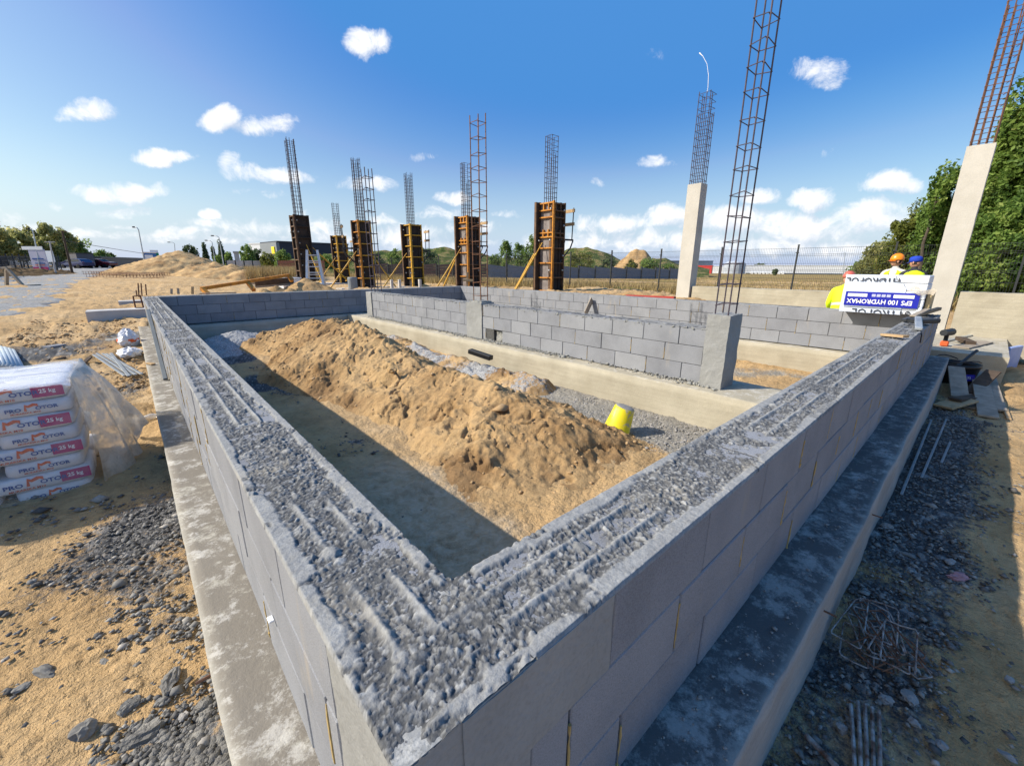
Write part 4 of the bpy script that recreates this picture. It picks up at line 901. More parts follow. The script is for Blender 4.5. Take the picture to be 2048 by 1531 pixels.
slab('concrete_footing', (10.2, 31.0, .2), (13.0, 32.2, .50), PALEC, 'low pale footing under the smallest farthest column formwork', 'footing', None, .006, .15, 7)
# starter bars and little ladder at the end of the left wall
t = empty('starter_bars', (-.15, 12.9, .82), 'rusty starter bars and a small ladder of bars rising from the grey beam', 'rebar'); 
for (px, py0, py1) in ((278, 566, 594), (284, 566, 592), (293, 568, 590), (274, 580, 592)):
    a = at_y(px, py1, 12.9); b = at_y(px-2, py0, 12.9); mb = MB(); mb.tube([tuple(a), tuple(b)], .013, 6); mb.build('bar', RUST2, t)
a = [at_y(px, py, 12.62) for px, py in ((266, 592), (271, 615), (280, 590), (287, 615))]
for i, j in ((0, 1), (2, 3)): mb = MB(); mb.tube([tuple(a[i]), tuple(a[j])], .016, 6); mb.build('bar', RUST2, t)
for k in (.02, .5, 1.0): mb = MB(); mb.tube([tuple(a[0]+(a[1]-a[0])*k), tuple(a[2]+(a[3]-a[2])*k)], .012, 6); mb.build('stirrup', RUST2, t)
# lying cages by the sand heap
def lying(px, py, d, L, ang, label, z=.02, seed=0, n=22, w=.5, hgt=.28):
    b = at_d(px, py, d); zz = gh(b[0], b[1])+z; root = empty('rebar_cage', (b[0], b[1], zz), label, 'rebar cage', 'rebar cages lying beside the sand heap', ang); rr = random.Random(seed)
    for v in (-w/2, w/2):
        for hh in (.03, hgt):
            mb = MB(); mb.tube([(-L/2, v, hh), (0, v+rr.uniform(-.02, .02), hh+rr.uniform(-.02, .02)), (L/2, v, hh)], .017, 5); mb.build('bar', RUST2, root, local=True)
    for i in range(n):
        xx = -L/2+L*(i+.5)/n; mb = MB()
        q = [(xx, -w/2, .03), (xx, w/2, .03), (xx+.02, w/2, hgt), (xx+.02, -w/2, hgt), (xx, -w/2, .03)]
        for a_, b_ in zip(q[:-1], q[1:]): mb.tube([a_, b_], .012, 4)
        mb.build('stirrup', RUST2, root, local=True)
lying(250, 554, 44, 6.0, -.80, 'nearest rebar cage lying on the sand beside the gravel road', .02, 1)
lying(262, 549, 48, 7.0, -.86, 'middle rebar cage of the lying stack beside the gravel road', .05, 2, 30)
lying(252, 545, 52, 8.0, -.80, 'farthest rebar cage of the lying stack, close to the yellow sand heap', .05, 3, 32)
# ---------------------------------------------------------------- mesh fence between site and field
FX = 17.2
fence = empty('mesh_fence', (FX, 12, .45), 'black wire mesh fence on dark posts between the site and the stubble field', 'fence')
FY = [4.3+2.55*k for k in range(-4, 14)]
def fence_panel(y0, y1, zb, zt, name='mesh_panel'):
    mb = MB(); n = int((y1-y0)/.052)
    for i in range(1, n):
        y = y0+(y1-y0)*i/n; mb.bar((FX, y, zb+.06), (FX, y, zt), .0045, .0045, up=(1, 0, 0))
    for k in range(8):
        z = zb+.1+(zt-zb-.12)*k/7; mb.bar((FX-.006, y0, z), (FX-.006, y1, z), .006, .008)
        if k in (1, 4, 6): mb.bar((FX+.02, y0, z+.05), (FX+.02, y1, z+.05), .006, .008)
    return mb.build(name, DARKMETAL, fence)
for i, y in enumerate(FY):
    zb = gh(FX, y); mb = MB(); mb.box((FX+.03, y, zb+.95), (.06, .045, 2.0)); mb.box((FX+.03, y, zb+1.97), (.07, .055, .03)); mb.box((FX+.0, y, zb+1.72), (.05, .10, .03))
    mb.build('post', DARKMETAL, fence)
    if i: fence_panel(FY[i-1]+.03, y-.03, gh(FX, y), gh(FX, y)+1.88)
# dry grass along the fence: nobody could count the blades
def blades(name, n, place, h, w, mat, label, cat, kind='stuff', lean=.25, seed=0):
    g = np.random.default_rng(seed); x, y = place(g, n); n = len(x); z = gz(x, y); hh = h*g.uniform(.45, 1.15, n); a = g.uniform(0, 6.28, n)
    lx = g.normal(0, lean, n)*hh; ly = g.normal(0, lean, n)*hh; dx = np.cos(a)*w*.5; dy = np.sin(a)*w*.5
    co = np.empty((n, 3, 3)); co[:, 0] = np.stack([x-dx, y-dy, z-.02], 1); co[:, 1] = np.stack([x+dx, y+dy, z-.02], 1); co[:, 2] = np.stack([x+lx, y+ly, z+hh], 1)
    return tag(raw_mesh(name, co.reshape(-1, 3), np.arange(n*3).reshape(n, 3), mat, tone=g.uniform(0, 1, n)), label, cat, kind=kind)
def pl_fence(g, n):
    y = g.uniform(-6, 44, n); x = 17.2+np.abs(g.normal(0, 1, n))*2.4+np.where(y > 8, -.4, .2)-g.uniform(0, 1.2, n)*(y > 9)*(g.uniform(0, 1, n) < .5); k = fbm(x, y, .5, 3, 601) > -.35; return x[k], y[k]
blades('dry_grass', 30000, pl_fence, .52, .035, STRAW, 'dry straw coloured grass growing along the mesh fence', 'grass', seed=1)
def pl_field(g, n): 
    x = 18+g.uniform(0, 1, n)**1.8*45; y = g.uniform(-25, 75, n); return x, y
blades('straw_stubble', 26000, pl_field, .24, .045, STRAW, 'short straw stubble standing on the mown field', 'stubble', seed=2, lean=.35)
def pl_reed(g, n):
    px = g.uniform(488, 640, n); d = g.uniform(42, 54, n); P = np.array([ground_at(a, b)[:2] for a, b in zip(px[:1], d[:1])])
    dr = np.array([ray(a, 533) for a in px]); dr = dr[:, :2]/np.linalg.norm(dr[:, :2], axis=1)[:, None]; return CAM[0]+dr[:, 0]*d, CAM[1]+dr[:, 1]*d
blades('dry_reeds', 9000, pl_reed, 1.25, .07, REED, 'tall tan reeds in front of the brick wall', 'reeds', seed=3, lean=.12)
def pl_weed(g, n):
    x = 17.4+np.abs(g.normal(0, 1, n))*1.0; y = np.concatenate([g.normal(11.2, .6, n//2), g.normal(24, 3, n-n//2)]); return x[:n], y
blades('green_weeds', 1800, pl_weed, .3, .05, LEAF_POP, 'green weeds among the dry grass by the fence', 'weeds', seed=4, lean=.6)
def pl_pioneer(g, n): 
    c = np.array([[1.55, 2.55], [1.7, 2.75], [1.62, 2.35], [2.1, 2.9]]); i = g.integers(0, 4, n); return c[i, 0]+g.normal(0, .025, n), c[i, 1]+g.normal(0, .025, n)
# ---------------------------------------------------------------- low board fences, brick wall
def board_wall(name, pts, d0, d1, mat, label, cat, thick=.08, panels=1, group=None):
    """(px, py_top, py_bottom) of both ends at distances d0, d1"""
    (pa, ta, ba), (pb, tb, bb) = pts; A0 = at_d(pa, ba, d0); A1 = at_d(pa, ta, d0); B0 = at_d(pb, bb, d1); B1 = at_d(pb, tb, d1)
    root = empty(name, (float((A0[0]+B0[0])/2), float((A0[1]+B0[1])/2), float(min(A0[2], B0[2]))), label, cat, group)
    n = panels
    for i in range(n):
        t0 = i/n; t1 = (i+1)/n; mb = MB()
        p0 = A0+(B0-A0)*t0; p1 = A0+(B0-A0)*t1; h0 = A1[2]-A0[2]; h1 = B1[2]-B0[2]; rows = 5
        for k in range(rows):
            za = p0[2]-.3+(h0+.3)*(k+.5)/rows; zb = p1[2]-.3+(h1+.3)*(k+.5)/rows
            mb.bar((p0[0], p0[1], za), (p1[0], p1[1], zb), thick, (h0+.3)/rows*.94)
        mb.build('board_panel', mat, root)
        mb = MB(); mb.box((p0[0], p0[1], p0[2]+h0/2-.1), (.16, .16, h0+.35)); mb.build('post', DARKMETAL, root)
    return root
PURPLEB = simple('dark_plum_boards', (.075, .042, .045), (.05, .028, .032), 6, .8); SLATE = simple('slate_blue_boards', (.17, .20, .255), (.13, .155, .205), 5, .7); BRICK = simple('orange_red_brick', (.40, .17, .10), (.30, .12, .07), 9, .9)
board_wall('board_fence', ((745, 529, 547), (972, 527, 549)), 47, 44, PURPLEB, 'low plum coloured board fence beyond the mesh fence', 'fence', panels=7)
board_wall('board_fence', ((974, 528, 549), (1365, 540, 553)), 44, 58, SLATE, 'low slate blue board fence at the edge of the stubble field', 'fence', panels=12)
board_wall('brick_wall', ((560, 521, 552), (652, 520, 552)), 56, 56, BRICK, 'orange red brick wall behind the reeds and the step ladder', 'wall', .25, 2)
board_wall('concrete_fence', ((455, 521, 537), (556, 521, 537)), 85, 85, PALEC, 'pale grey fence behind the reeds left of the brick wall', 'fence', .12, 6)
# dark picket fence far on the left with brown earth in front
board = empty('mesh_fence', tuple(float(v) for v in at_d(35, 533, 46)), 'dark green mesh fence far on the left in front of the birch row', 'fence')
for i in range(15):
    px = -60+i*13; d = 40+i*3.2; b = ground_at(px, d); zt = at_d(px, 508+ (i*.25), d)[2]; mb = MB(); mb.box((b[0], b[1], (b[2]+zt)/2), (.1, .1, zt-b[2]+.2)); mb.build('post', DARKMETAL, board)
    if i:
        mb = MB(); steps = 16
        for k in range(steps):
            f_ = (k+.5)/steps; mb.bar((pb[0]+(b[0]-pb[0])*f_, pb[1]+(b[1]-pb[1])*f_, b[2]+.1), (pb[0]+(b[0]-pb[0])*f_, pb[1]+(b[1]-pb[1])*f_, zt-.1), .02, .02, up=(1, 0, 0))
        for k in range(5):
            f_ = k/4; mb.bar((pb[0], pb[1], pb[2]+.15+(pz-pb[2]-.3)*f_), (b[0], b[1], b[2]+.15+(zt-b[2]-.3)*f_), .02, .03)
        mb.build('mesh_panel', DARKMETAL, board)
    pb = b; pz = zt
pile(60, 535.5, 57, 3.6, 2.0, 'low brown earth bank in front of the far left mesh fence', mat_heap('brown_earth', .33, (.30, .18, .10)), 71, .15, extra=((20, 536.5, 54, 2.8), (95, 536, 60, 2.4), (-20, 537, 52, 3.4)), name='earth_bank')
# ---------------------------------------------------------------- buildings far off
WHITEW = simple('white_cladding', (.72, .74, .76), (.66, .68, .71), .2, .6); GREYW = simple('grey_cladding', (.20, .225, .25), (.17, .19, .215), .2, .6); NAVYW = simple('dark_navy_cladding', (.030, .036, .055), (.024, .03, .046), .2, .6); BLUEG = simple('blue_grey_cladding', (.13, .17, .24), (.11, .145, .20), .3, .6); CONT_RED = simple('red_container', (.55, .05, .045), (.48, .04, .04), 1, .6)
DARKWIN = simple('dark_window_band', (.06, .07, .085), (.04, .05, .06), .6, .3)
def far_box(name, pa, da, pb, db, ytop, depth, mat, label, cat='building', side=None, zlow=None, sink=1.0):
    """a box whose front runs from pixel column pa (distance da) to pb (distance db), top at pixel row ytop at pa"""
    A = np.array(ground_at(pa, da)); B = np.array(ground_at(pb, db)); z0 = min(A[2], B[2])-sink; z1 = at_d(pa, ytop, da)[2]
    f = np.array([B[0]-A[0], B[1]-A[1]]); L = np.linalg.norm(f); f /= L; n = np.array([-f[1], f[0]]); m = (A[:2]+B[:2])/2
    if n@(m-CAM[:2]) < 0: n = -n
    root = empty(name, (float(m[0]), float(m[1]), float(z0)), label, cat)
    R = Matrix(((f[0], n[0], 0), (f[1], n[1], 0), (0, 0, 1)))
    mb = MB(); c = m+n*depth/2; mb.box((c[0], c[1], (z0+z1)/2), (L, depth, z1-z0), R); mb.build('wall', mat, root)
    mb = MB(); mb.box((c[0], c[1], z1+.12), (L+.3, depth+.3, .35), R); mb.build('roof', mat, root)
    return root, A, B, R, n, z0, z1, L
def front_rect(root, A, B, n, name, mat, t0, t1, za, zb, lift=.15):
    p0 = A[:2]+(B[:2]-A[:2])*t0-n*lift*.5; p1 = A[:2]+(B[:2]-A[:2])*t1-n*lift*.5; mb = MB()
    mb.bar((p0[0], p0[1], (za+zb)/2), (p1[0], p1[1], (za+zb)/2), lift, abs(zb-za)); return mb.build(name, mat, root)
e0 = np.array(ground_at(529, 147)); e1 = np.array(ground_at(561.5, 135)); v1 = (e0-e1)[:2]
db_ = min(np.linspace(110, 260, 600), key=lambda d: abs((np.array(ground_at(700, d))-e1)[:2]@v1))
r_, A, B, R, n, z0, z1, L = far_box('warehouse', 561.5, 135, 700, db_, 484, float(np.linalg.norm(v1)), NAVYW, 'dark navy box building with a yellow emblem on its grey end wall')
# grey end wall with a yellow emblem
mb = MB(); zc = (z0+z1)/2
mb.bar((e0[0], e0[1], zc), (e1[0], e1[1], zc), .8, z1-z0); mb.build('end_wall', GREYW, r_)
f_ = .82; pm = e0+(e1-e0)*f_; dv = (e1-e0)[:2]/np.linalg.norm((e1-e0)[:2]); nn = np.array([-dv[1], dv[0]]); 
if nn@(pm[:2]-CAM[:2]) > 0: nn = -nn
em = MB(); q = pm[:2]+nn*.55; em.bar((q[0]-dv[0]*1.1, q[1]-dv[1]*1.1, z1-2.1), (q[0]+dv[0]*1.1, q[1]+dv[1]*1.1, z1-2.1), .2, 1.9, ch=.09); em.build('emblem', simple('yellow_emblem', (.85, .62, .02), (.8, .58, .02), 1, .5), r_)
far_box('warehouse', 505, 190, 532, 185, 488, 20, WHITEW, 'small white hall partly hidden behind the dark navy building')
r_, A, B, R, n, z0, z1, L = far_box('warehouse', 1488, 235, 1760, 250, 531, 40, WHITEW, 'long white warehouse on the horizon beyond the stubble field')
front_rect(r_, A, B, n, 'loading_band', DARKWIN, .02, .96, z0+.6, z0+1.55, .4)
for k in range(9): front_rect(r_, A, B, n, 'dock_door', WHITEW, .06+.03*k, .08+.03*k, z0+.7, z0+2.0, .7)
far_box('warehouse', 1338, 255, 1425, 262, 522, 30, BLUEG, 'blue grey warehouse with a low roof behind the red container')
far_box('warehouse', 1420, 245, 1492, 245, 533, 20, WHITEW, 'low white annex between the red container and the silo')
far_box('container', 1392, 215, 1424, 214, 532, 3, CONT_RED, 'red container on the far edge of the stubble field', 'container')
s_ = ground_at(1469, 225); zt = at_d(1469, 523, 225)[2]; t = empty('silo', (s_[0], s_[1], s_[2]), 'round grey silo on the horizon left of the long white warehouse', 'silo'); mb = MB(); mb.lathe([(4.6, -1), (4.6, zt-s_[2]-1), (3.2, zt-s_[2]), (0, zt-s_[2]+.5)], 24, (s_[0], s_[1], s_[2])); mb.build('tank', simple('silo_metal', (.42, .46, .52), (.36, .40, .46), .5, .5), t)
far_box('shed', 205, 120, 385, 160, 516, 8, DARKWIN, 'long dark low shed behind the sand heap and the leaning lamp post', 'shed')
far_box('house', 472, 120, 482, 120, 505, 6, PALEC, 'small pale house among the conifers', 'house')
# ---------------------------------------------------------------- lamp posts and poles
def lamp_post(px0, py0, px1, py1, d, label, arm=1.2, r=.075, sgn=-1, mat=None, head=True):
    a = np.array(ground_at(px1, d)); b = at_d(px0, py0, d); b = np.array([a[0]+(b[0]-a[0]), a[1]+(b[1]-a[1]), b[2]])
    t = empty('street_lamp' if head else 'utility_pole', tuple(float(v) for v in a), label, 'street lamp' if head else 'pole'); m = mat or STEEL
    mb = MB(); mb.tube([tuple(a-[0, 0, .3]), tuple(b)], [r, r*.6], 8); mb.build('pole', m, t)
    if head:
        rt = RT*arm*sgn; mb = MB(); e = b+rt+np.array([0, 0, .25]); mb.tube([tuple(b), tuple(b+rt*.4+np.array([0, 0, .22])), tuple(e)], r*.55, 6); mb.build('arm', m, t)
        mb = MB(); mb.bar(tuple(e), tuple(e+rt*.5), .3, .14, ch=.03); mb.build('lamp_head', DARKMETAL, t)
    else:
        mb = MB(); mb.bar(tuple(b-RT*.45-np.array([0, 0, .08])), tuple(b+RT*.45-np.array([0, 0, .08])), .06, .06); mb.build('crossarm', m, t)
    return t
lamp_post(277, 459, 290, 522, 62, 'tall street lamp leaning left above the dark shed', .35)
lamp_post(438, 475, 448, 518, 75, 'taller street lamp between the conifers beyond the yellow sand heap', .7, .08)
lamp_post(424, 484, 432, 518, 85, 'shorter street lamp left of its taller neighbour beyond the sand heap', .7, .08)
lamp_post(349, 487, 351, 518, 105, 'faint distant street lamp above the crest of the sand heap', .8, .08)
lamp_post(66, 463, 78, 520, 60, 'grey street lamp standing among the birches behind the info board', .2, .07)
lamp_post(124, 461, 141, 524, 58, 'dark wooden pole in front of the birch row, above the blue car', 0, .11, mat=WOODD, head=False)
lamp_post(99, 482, 107, 524, 56, 'pale concrete pole with crossarm beside the info board', 0, .075, mat=PALEC, head=False)
lamp_post(1690, 505, 1690, 540, 200, 'thin mast far off above the white warehouse', 0, .12, mat=STEEL, head=False)
mb = MB(); c0 = np.array(at_d(124, 480, 58)); c1 = np.array(at_d(470, 524, 120)); mb.tube([tuple(c0+(c1-c0)*k/12-np.array([0, 0, 2.0*(k/12)*(1-k/12)])) for k in range(13)], .03, 4); tag(mb.build('power_cable', DARKMETAL), 'thin cable sagging from the dark wooden pole towards the conifers', 'cable')
t = at_d(307, 500, 70); g_ = ground_at(309, 70); s = empty('info_pylon', g_, 'white pylon sign with a green panel beyond the road', 'sign'); mb = MB(); mb.box((t[0], t[1], (g_[2]+t[2])/2), (.8, .3, t[2]-g_[2])); mb.build('board', WHITEINK, s); mb = MB(); mb.box((t[0], t[1]-.03, t[2]-.5), (.84, .36, .35)); mb.build('panel', simple('green_panel', (.03, .25, .12), (.03, .2, .1), 1, .5), s)
pc = ground_at(304, 66); tt = empty('portable_toilet', pc, 'small blue and white cabin beside the tall yellow sand heap', 'cabin'); mb = MB(); mb.box((pc[0], pc[1], pc[2]+1.05), (1.2, 1.2, 2.1), None, 0, .05); mb.build('cabin', simple('blue_cabin', (.06, .18, .42), (.05, .15, .36), 1, .5), tt); mb = MB(); mb.box((pc[0], pc[1], pc[2]+2.17), (1.3, 1.3, .14), None, 0, .05); mb.build('roof', WHITEINK, tt); mb = MB(); mb.box((pc[0]-.1, pc[1]-.61, pc[2]+1.0), (.7, .03, 1.8)); mb.build('door', WHITEINK, tt)
# ---------------------------------------------------------------- trees
def crown(name, c, rad, n, leaf, mat, parent, seed=0, clumps=60, hollow=.55, flat=1.0, top=1.0, shape=None):
    g = np.random.default_rng(seed); c = np.array(c, float); rad = np.array(rad, float)
    u = g.normal(size=(clumps, 3)); u /= np.linalg.norm(u, axis=1)[:, None]; rr = (hollow+(1-hollow)*g.uniform(0, 1, clumps)**.6)[:, None]
    cl = u*rr
    if shape == 'cone':
        zz = g.uniform(-1, 1, clumps); w = (1-zz)/2*.95+.06; a = g.uniform(0, 6.28, clumps); q = g.uniform(.25, 1, clumps)**.5; cl = np.stack([np.cos(a)*w*q, np.sin(a)*w*q, zz], 1)
    if shape == 'column':
        zz = g.uniform(-1, 1, clumps); w = np.sqrt(np.clip(1-zz**2, .03, 1))**.8; a = g.uniform(0, 6.28, clumps); q = g.uniform(.2, 1, clumps)**.5; cl = np.stack([np.cos(a)*w*q, np.sin(a)*w*q, zz], 1)
    size = g.uniform(.45, 1.25, clumps)*(3.2/clumps**.5); i = g.integers(0, clumps, n)
    off = g.normal(size=(n, 3)); off /= np.linalg.norm(off, axis=1)[:, None]; off *= (g.uniform(0, 1, n)**.45)[:, None]*size[i][:, None]*np.array([1, 1, .75])
    P = c+(cl[i]+off)*rad
    nrm = g.normal(size=(n, 3))+off*1.2/np.maximum(1e-3, np.linalg.norm(off, axis=1))[:, None]+np.array([0, 0, .35]); nrm /= np.linalg.norm(nrm, axis=1)[:, None]
    t = np.cross(nrm, g.normal(size=(n, 3))); t /= np.linalg.norm(t, axis=1)[:, None]; b = np.cross(nrm, t); s = (leaf*g.uniform(.6, 1.3, n))[:, None]
    co = np.stack([P-t*s, P-b*s*.55-nrm*s*.12, P+t*s, P+b*s*.55-nrm*s*.12], 1).reshape(-1, 3)
    tone = np.clip(.45+.22*g.normal(size=clumps)[i]+.14*g.normal(size=n), 0, 1)
    return raw_mesh(name, co, np.arange(n*4).reshape(n, 4), mat, parent, tone)
def trunk(base, top, r, parent, seed=0, limbs=7, spread=1.0, mat=None):
    rr = random.Random(seed); mb = MB(); a = Vector(base); b = Vector(top); H = (b-a).length; pts = [a-Vector((0, 0, .2))]
    for k in range(1, 7): pts.append(a.lerp(b, k/6)+Vector((rr.gauss(0, .03), rr.gauss(0, .03), 0))*H*.3)
    mb.tube(pts, [r*(1-.13*k) for k in range(7)], 8)
    for i in range(limbs):
        k = rr.uniform(.25, .9); p = a.lerp(b, k); an = rr.uniform(0, 6.28); L = spread*(1.15-k)*rr.uniform(.7, 1.1); d = Vector((math.cos(an), math.sin(an), rr.uniform(.35, .9))).normalized()
        mb.tube([p, p+d*L*.5+Vector((0, 0, -.04*L)), p+d*L], [r*.38, r*.25, r*.09], 6)
    return mb.build('trunk', mat or BARK, parent)
def tree(px, d, ytop, wid, label, mat, n=3000, leaf=.16, shape=None, group=None, seed=0, z_low=.12, clumps=50, name='tree', cat='tree', sunk=0, depthf=.85, hollow=.5):
    """wid = crown width in photo pixels"""
    b = ground_at(px, d); p = at_d(px, ytop, d); L = np.linalg.norm(np.array(at_d(px+wid/2, 533, d))[:2]-np.array(at_d(px-wid/2, 533, d))[:2])
    H = p[2]-b[2]; t = empty(name, (b[0], b[1], b[2]-sunk), label, cat, group); zl = b[2]+H*z_low; rz_ = (p[2]-zl)/2
    trunk((b[0], b[1], b[2]), (b[0], b[1], b[2]+H*.8), max(.05, H*.018), t, seed, 7, L*.35)
    crown('crown', (b[0], b[1], zl+rz_), (L/2*.86, L/2*.86*depthf, rz_*.92), n, leaf, mat, t, seed, clumps, hollow, shape=shape)
    return t
# ---------------------------------------------------------------- trees of the photograph
G_L = 'birch trees along the left edge'
tree(8, 106, 447, 85, 'birch at the frame edge, its crown tallest on its left', LEAF_FAR, 4200, .23, group=G_L, seed=1, cat='tree')
tree(48, 110, 456, 82, 'round olive birch behind the dark mesh fence posts', LEAF_FAR, 4200, .23, group=G_L, seed=2)
tree(74, 114, 452, 41, 'thin airy birch behind the grey street lamp', LEAF_FAR, 1900, .23, group=G_L, seed=3)
tree(97, 112, 460, 57, 'low birch behind the pale concrete pole', LEAF_FAR, 2600, .23, group=G_L, seed=4)
tree(117, 110, 449, 55, 'tall pointed birch beside the dark wooden pole', LEAF_FAR, 3400, .23, group=G_L, seed=5, shape='column')
tree(140, 112, 458, 63, 'dense birch behind the dark trailer', LEAF_FAR, 3800, .23, group=G_L, seed=6)
tree(166, 116, 469, 60, 'last birch of the row, darker, above the red car', LEAF_POP, 3400, .23, group=G_L, seed=7)
tree(207, 125, 499, 42, 'low bright green bush right of the red car', LEAF_POP, 2200, .18, seed=8, name='bush', cat='bush', z_low=0)
tree(227, 128, 505, 24, 'small yellowish bush at the end of the car park', LEAF_YEL, 1200, .18, seed=9, name='bush', cat='bush', z_low=0)
G_C = 'dark trees behind the sand heap'
tree(385, 105, 488, 34, 'broad dark conifer above the sand heap crest', LEAF_CON, 2600, .2, group=G_C, seed=10)
tree(415, 108, 489, 20, 'slim dark conifer left of the shorter street lamp', LEAF_CON, 1500, .2, 'cone', G_C, 11)
tree(431, 112, 494, 20, 'low dark conifer behind the shorter street lamp', LEAF_CON, 1300, .2, 'cone', G_C, 12)
tree(448, 104, 484, 24, 'pointed spruce beside the taller street lamp', LEAF_CON, 2200, .2, 'cone', G_C, 13)
tree(460, 100, 502, 18, 'small green bush at the foot of the pointed spruce', LEAF_POP, 1000, .2, seed=14, name='bush', cat='bush', z_low=0)
tree(438, 98, 508, 18, 'little green bush in front of the low conifers', LEAF_POP, 900, .2, seed=15, name='bush', cat='bush', z_low=0)
tree(498, 92, 486, 36, 'fresh green tree left of the navy building', LEAF_POP, 3200, .19, seed=16, z_low=.05)
tree(518, 96, 496, 26, 'darker slim tree beside the fresh green one', LEAF_CON, 1500, .2, 'column', seed=17)
tree(541, 84, 502, 36, 'olive bush in front of the grey end wall', LEAF_YEL, 2000, .18, seed=18, name='bush', cat='bush', z_low=0)
tree(568, 80, 498, 34, 'yellow green bush at the foot of the leaning dark formwork', LEAF_POP, 2600, .17, seed=19, name='bush', cat='bush', z_low=0)
tree(652, 84, 504, 34, 'olive bush right of the step ladder on the bank', LEAF_POP, 1900, .18, seed=20, name='bush', cat='bush', z_low=0)
tree(795, 74, 496, 46, 'round green bush on the bank between two formwork columns', LEAF_POP, 2600, .17, seed=21, name='bush', cat='bush', z_low=0)
tree(850, 80, 493, 60, 'wide dark green bush on the bank crest', LEAF_CON, 2600, .18, seed=22, name='bush', cat='bush', z_low=0)
tree(745, 82, 500, 50, 'low dark bush on the bank behind the slender far cage', LEAF_CON, 1900, .18, seed=23, name='bush', cat='bush', z_low=0)
G_P = 'young poplars behind the slate fence'
tree(1012, 62, 484, 34, 'leftmost young poplar with a forked top', LEAF_POP, 3400, .13, 'column', G_P, 24, z_low=0)
tree(1040, 64, 487, 30, 'middle young poplar, a little darker', LEAF_POP, 2800, .13, 'column', G_P, 25, z_low=0)
tree(1061, 60, 474, 34, 'tallest young poplar touching the orange formwork', LEAF_POP, 3600, .13, 'column', G_P, 26, z_low=0)
tree(1080, 63, 492, 30, 'young poplar half hidden by the orange formwork', LEAF_POP, 2200, .13, 'column', G_P, 27, z_low=0)
tree(990, 66, 504, 26, 'low green shrub left of the young poplars', LEAF_POP, 1600, .14, seed=28, name='bush', cat='bush', z_low=0)
tree(1160, 72, 500, 60, 'grassy green shrub on the bank right of the widest formwork', LEAF_YEL, 2400, .16, seed=29, name='bush', cat='bush', z_low=0)
tree(1215, 70, 514, 40, 'dark green shrub in front of the bare sandy peak', LEAF_CON, 1700, .16, seed=30, name='bush', cat='bush', z_low=0)
tree(1300, 66, 516, 46, 'bright green shrub beside the sandy peak', LEAF_POP, 2600, .15, seed=31, name='bush', cat='bush', z_low=0)
tree(1262, 72, 519, 36, 'rusty olive shrub below the sandy peak', LEAF_YEL, 1500, .15, seed=32, name='bush', cat='bush', z_low=0)
tree(1338, 68, 525, 30, 'low green shrub left of the plain concrete column', LEAF_POP, 1300, .15, seed=33, name='bush', cat='bush', z_low=0)
tree(1552, 150, 538, 14, 'single small tree in front of the white warehouse', LEAF_CON, 500, .3, seed=34)
tree(1520, 280, 526, 34, 'dark tree clump rising behind the white warehouse roof', LEAF_CON, 700, .5, seed=35)
# the tall wood on the right: each tree on its own
def big_tree(px, d, ytop, wpx, label, n, leaf, mat, seed, clumps=130, group='tall trees beyond the mesh fence', zl=.03, birch=False):
    x, y, z = ground_at(px, d); H = at_d(px, ytop, d)[2]-z; R = .5*float(np.linalg.norm((at_d(px+wpx/2, 533, d)-at_d(px-wpx/2, 533, d))[:2]))
    t = empty('tree', (x, y, z), label, 'tree', group)
    trunk((x, y, z), (x+.2, y, z+H*.86), max(.05, H*.016), t, seed, 14, R*.95, simple('pale_birch_bark', (.42, .38, .32), (.2, .17, .14), 5, .9) if birch else None)
    crown('crown', (x, y, z+H*(zl+(1-zl)/2)), (R*.86, R*.86, H*(1-zl)/2*.90), n, leaf, mat, t, seed, clumps, .5)
    return t
big_tree(2060, 21.5, 105, 330, 'tallest green tree at the right frame edge behind the rusty cage', 46000, .072, LEAF_BIG, 51, 150)
big_tree(2190, 21, 150, 260, 'leafy tree at the frame edge behind the beige foundation beam', 32000, .075, LEAF_BIG, 52, 130)
big_tree(2005, 23, 165, 215, 'tall leafy tree just behind the rusty cage of the right column', 26000, .068, LEAF_BIG, 62, 110)
big_tree(1985, 24, 178, 130, 'thin open crown showing sky behind the rusty cage', 7000, .068, LEAF_BIG, 63, 60)
big_tree(1968, 21, 235, 200, 'dense green tree directly behind the right concrete column', 36000, .066, LEAF_BIG, 53, 140, zl=0)
big_tree(1880, 22.5, 330, 150, 'green tree left of the right concrete column, behind the orange helmet', 26000, .066, LEAF_BIG, 54, 110, zl=0)
big_tree(1812, 25, 405, 130, 'yellow green tree at the left end of the wood', 17000, .066, LEAF_YEL, 55, 90, zl=0)
big_tree(1762, 30, 478, 110, 'low grey green bush at the tip of the wood', 9000, .08, LEAF_FAR, 56, 70, zl=0)
big_tree(1728, 33, 520, 60, 'lowest bush at the outer end of the wood', 4000, .08, LEAF_POP, 60, 40, zl=0)
big_tree(1990, 19.0, 400, 200, 'low undergrowth tree behind the wire mesh right of the column', 26000, .062, LEAF_BIG, 57, 110, zl=-.02, birch=True)
big_tree(2110, 19.0, 380, 200, 'bright undergrowth tree behind the wire mesh at the frame edge', 20000, .062, LEAF_BIG, 58, 100, zl=-.02)
big_tree(1945, 20.6, 165, 62, 'slender shoot with loose sprays of leaves reaching above the wood', 1500, .075, LEAF_BIG, 59, 40, zl=.55)
big_tree(1838, 21.5, 322, 46, 'thin dark sprig leaning out over the yellow green tree', 500, .075, LEAF_BIG, 61, 18, zl=.55)
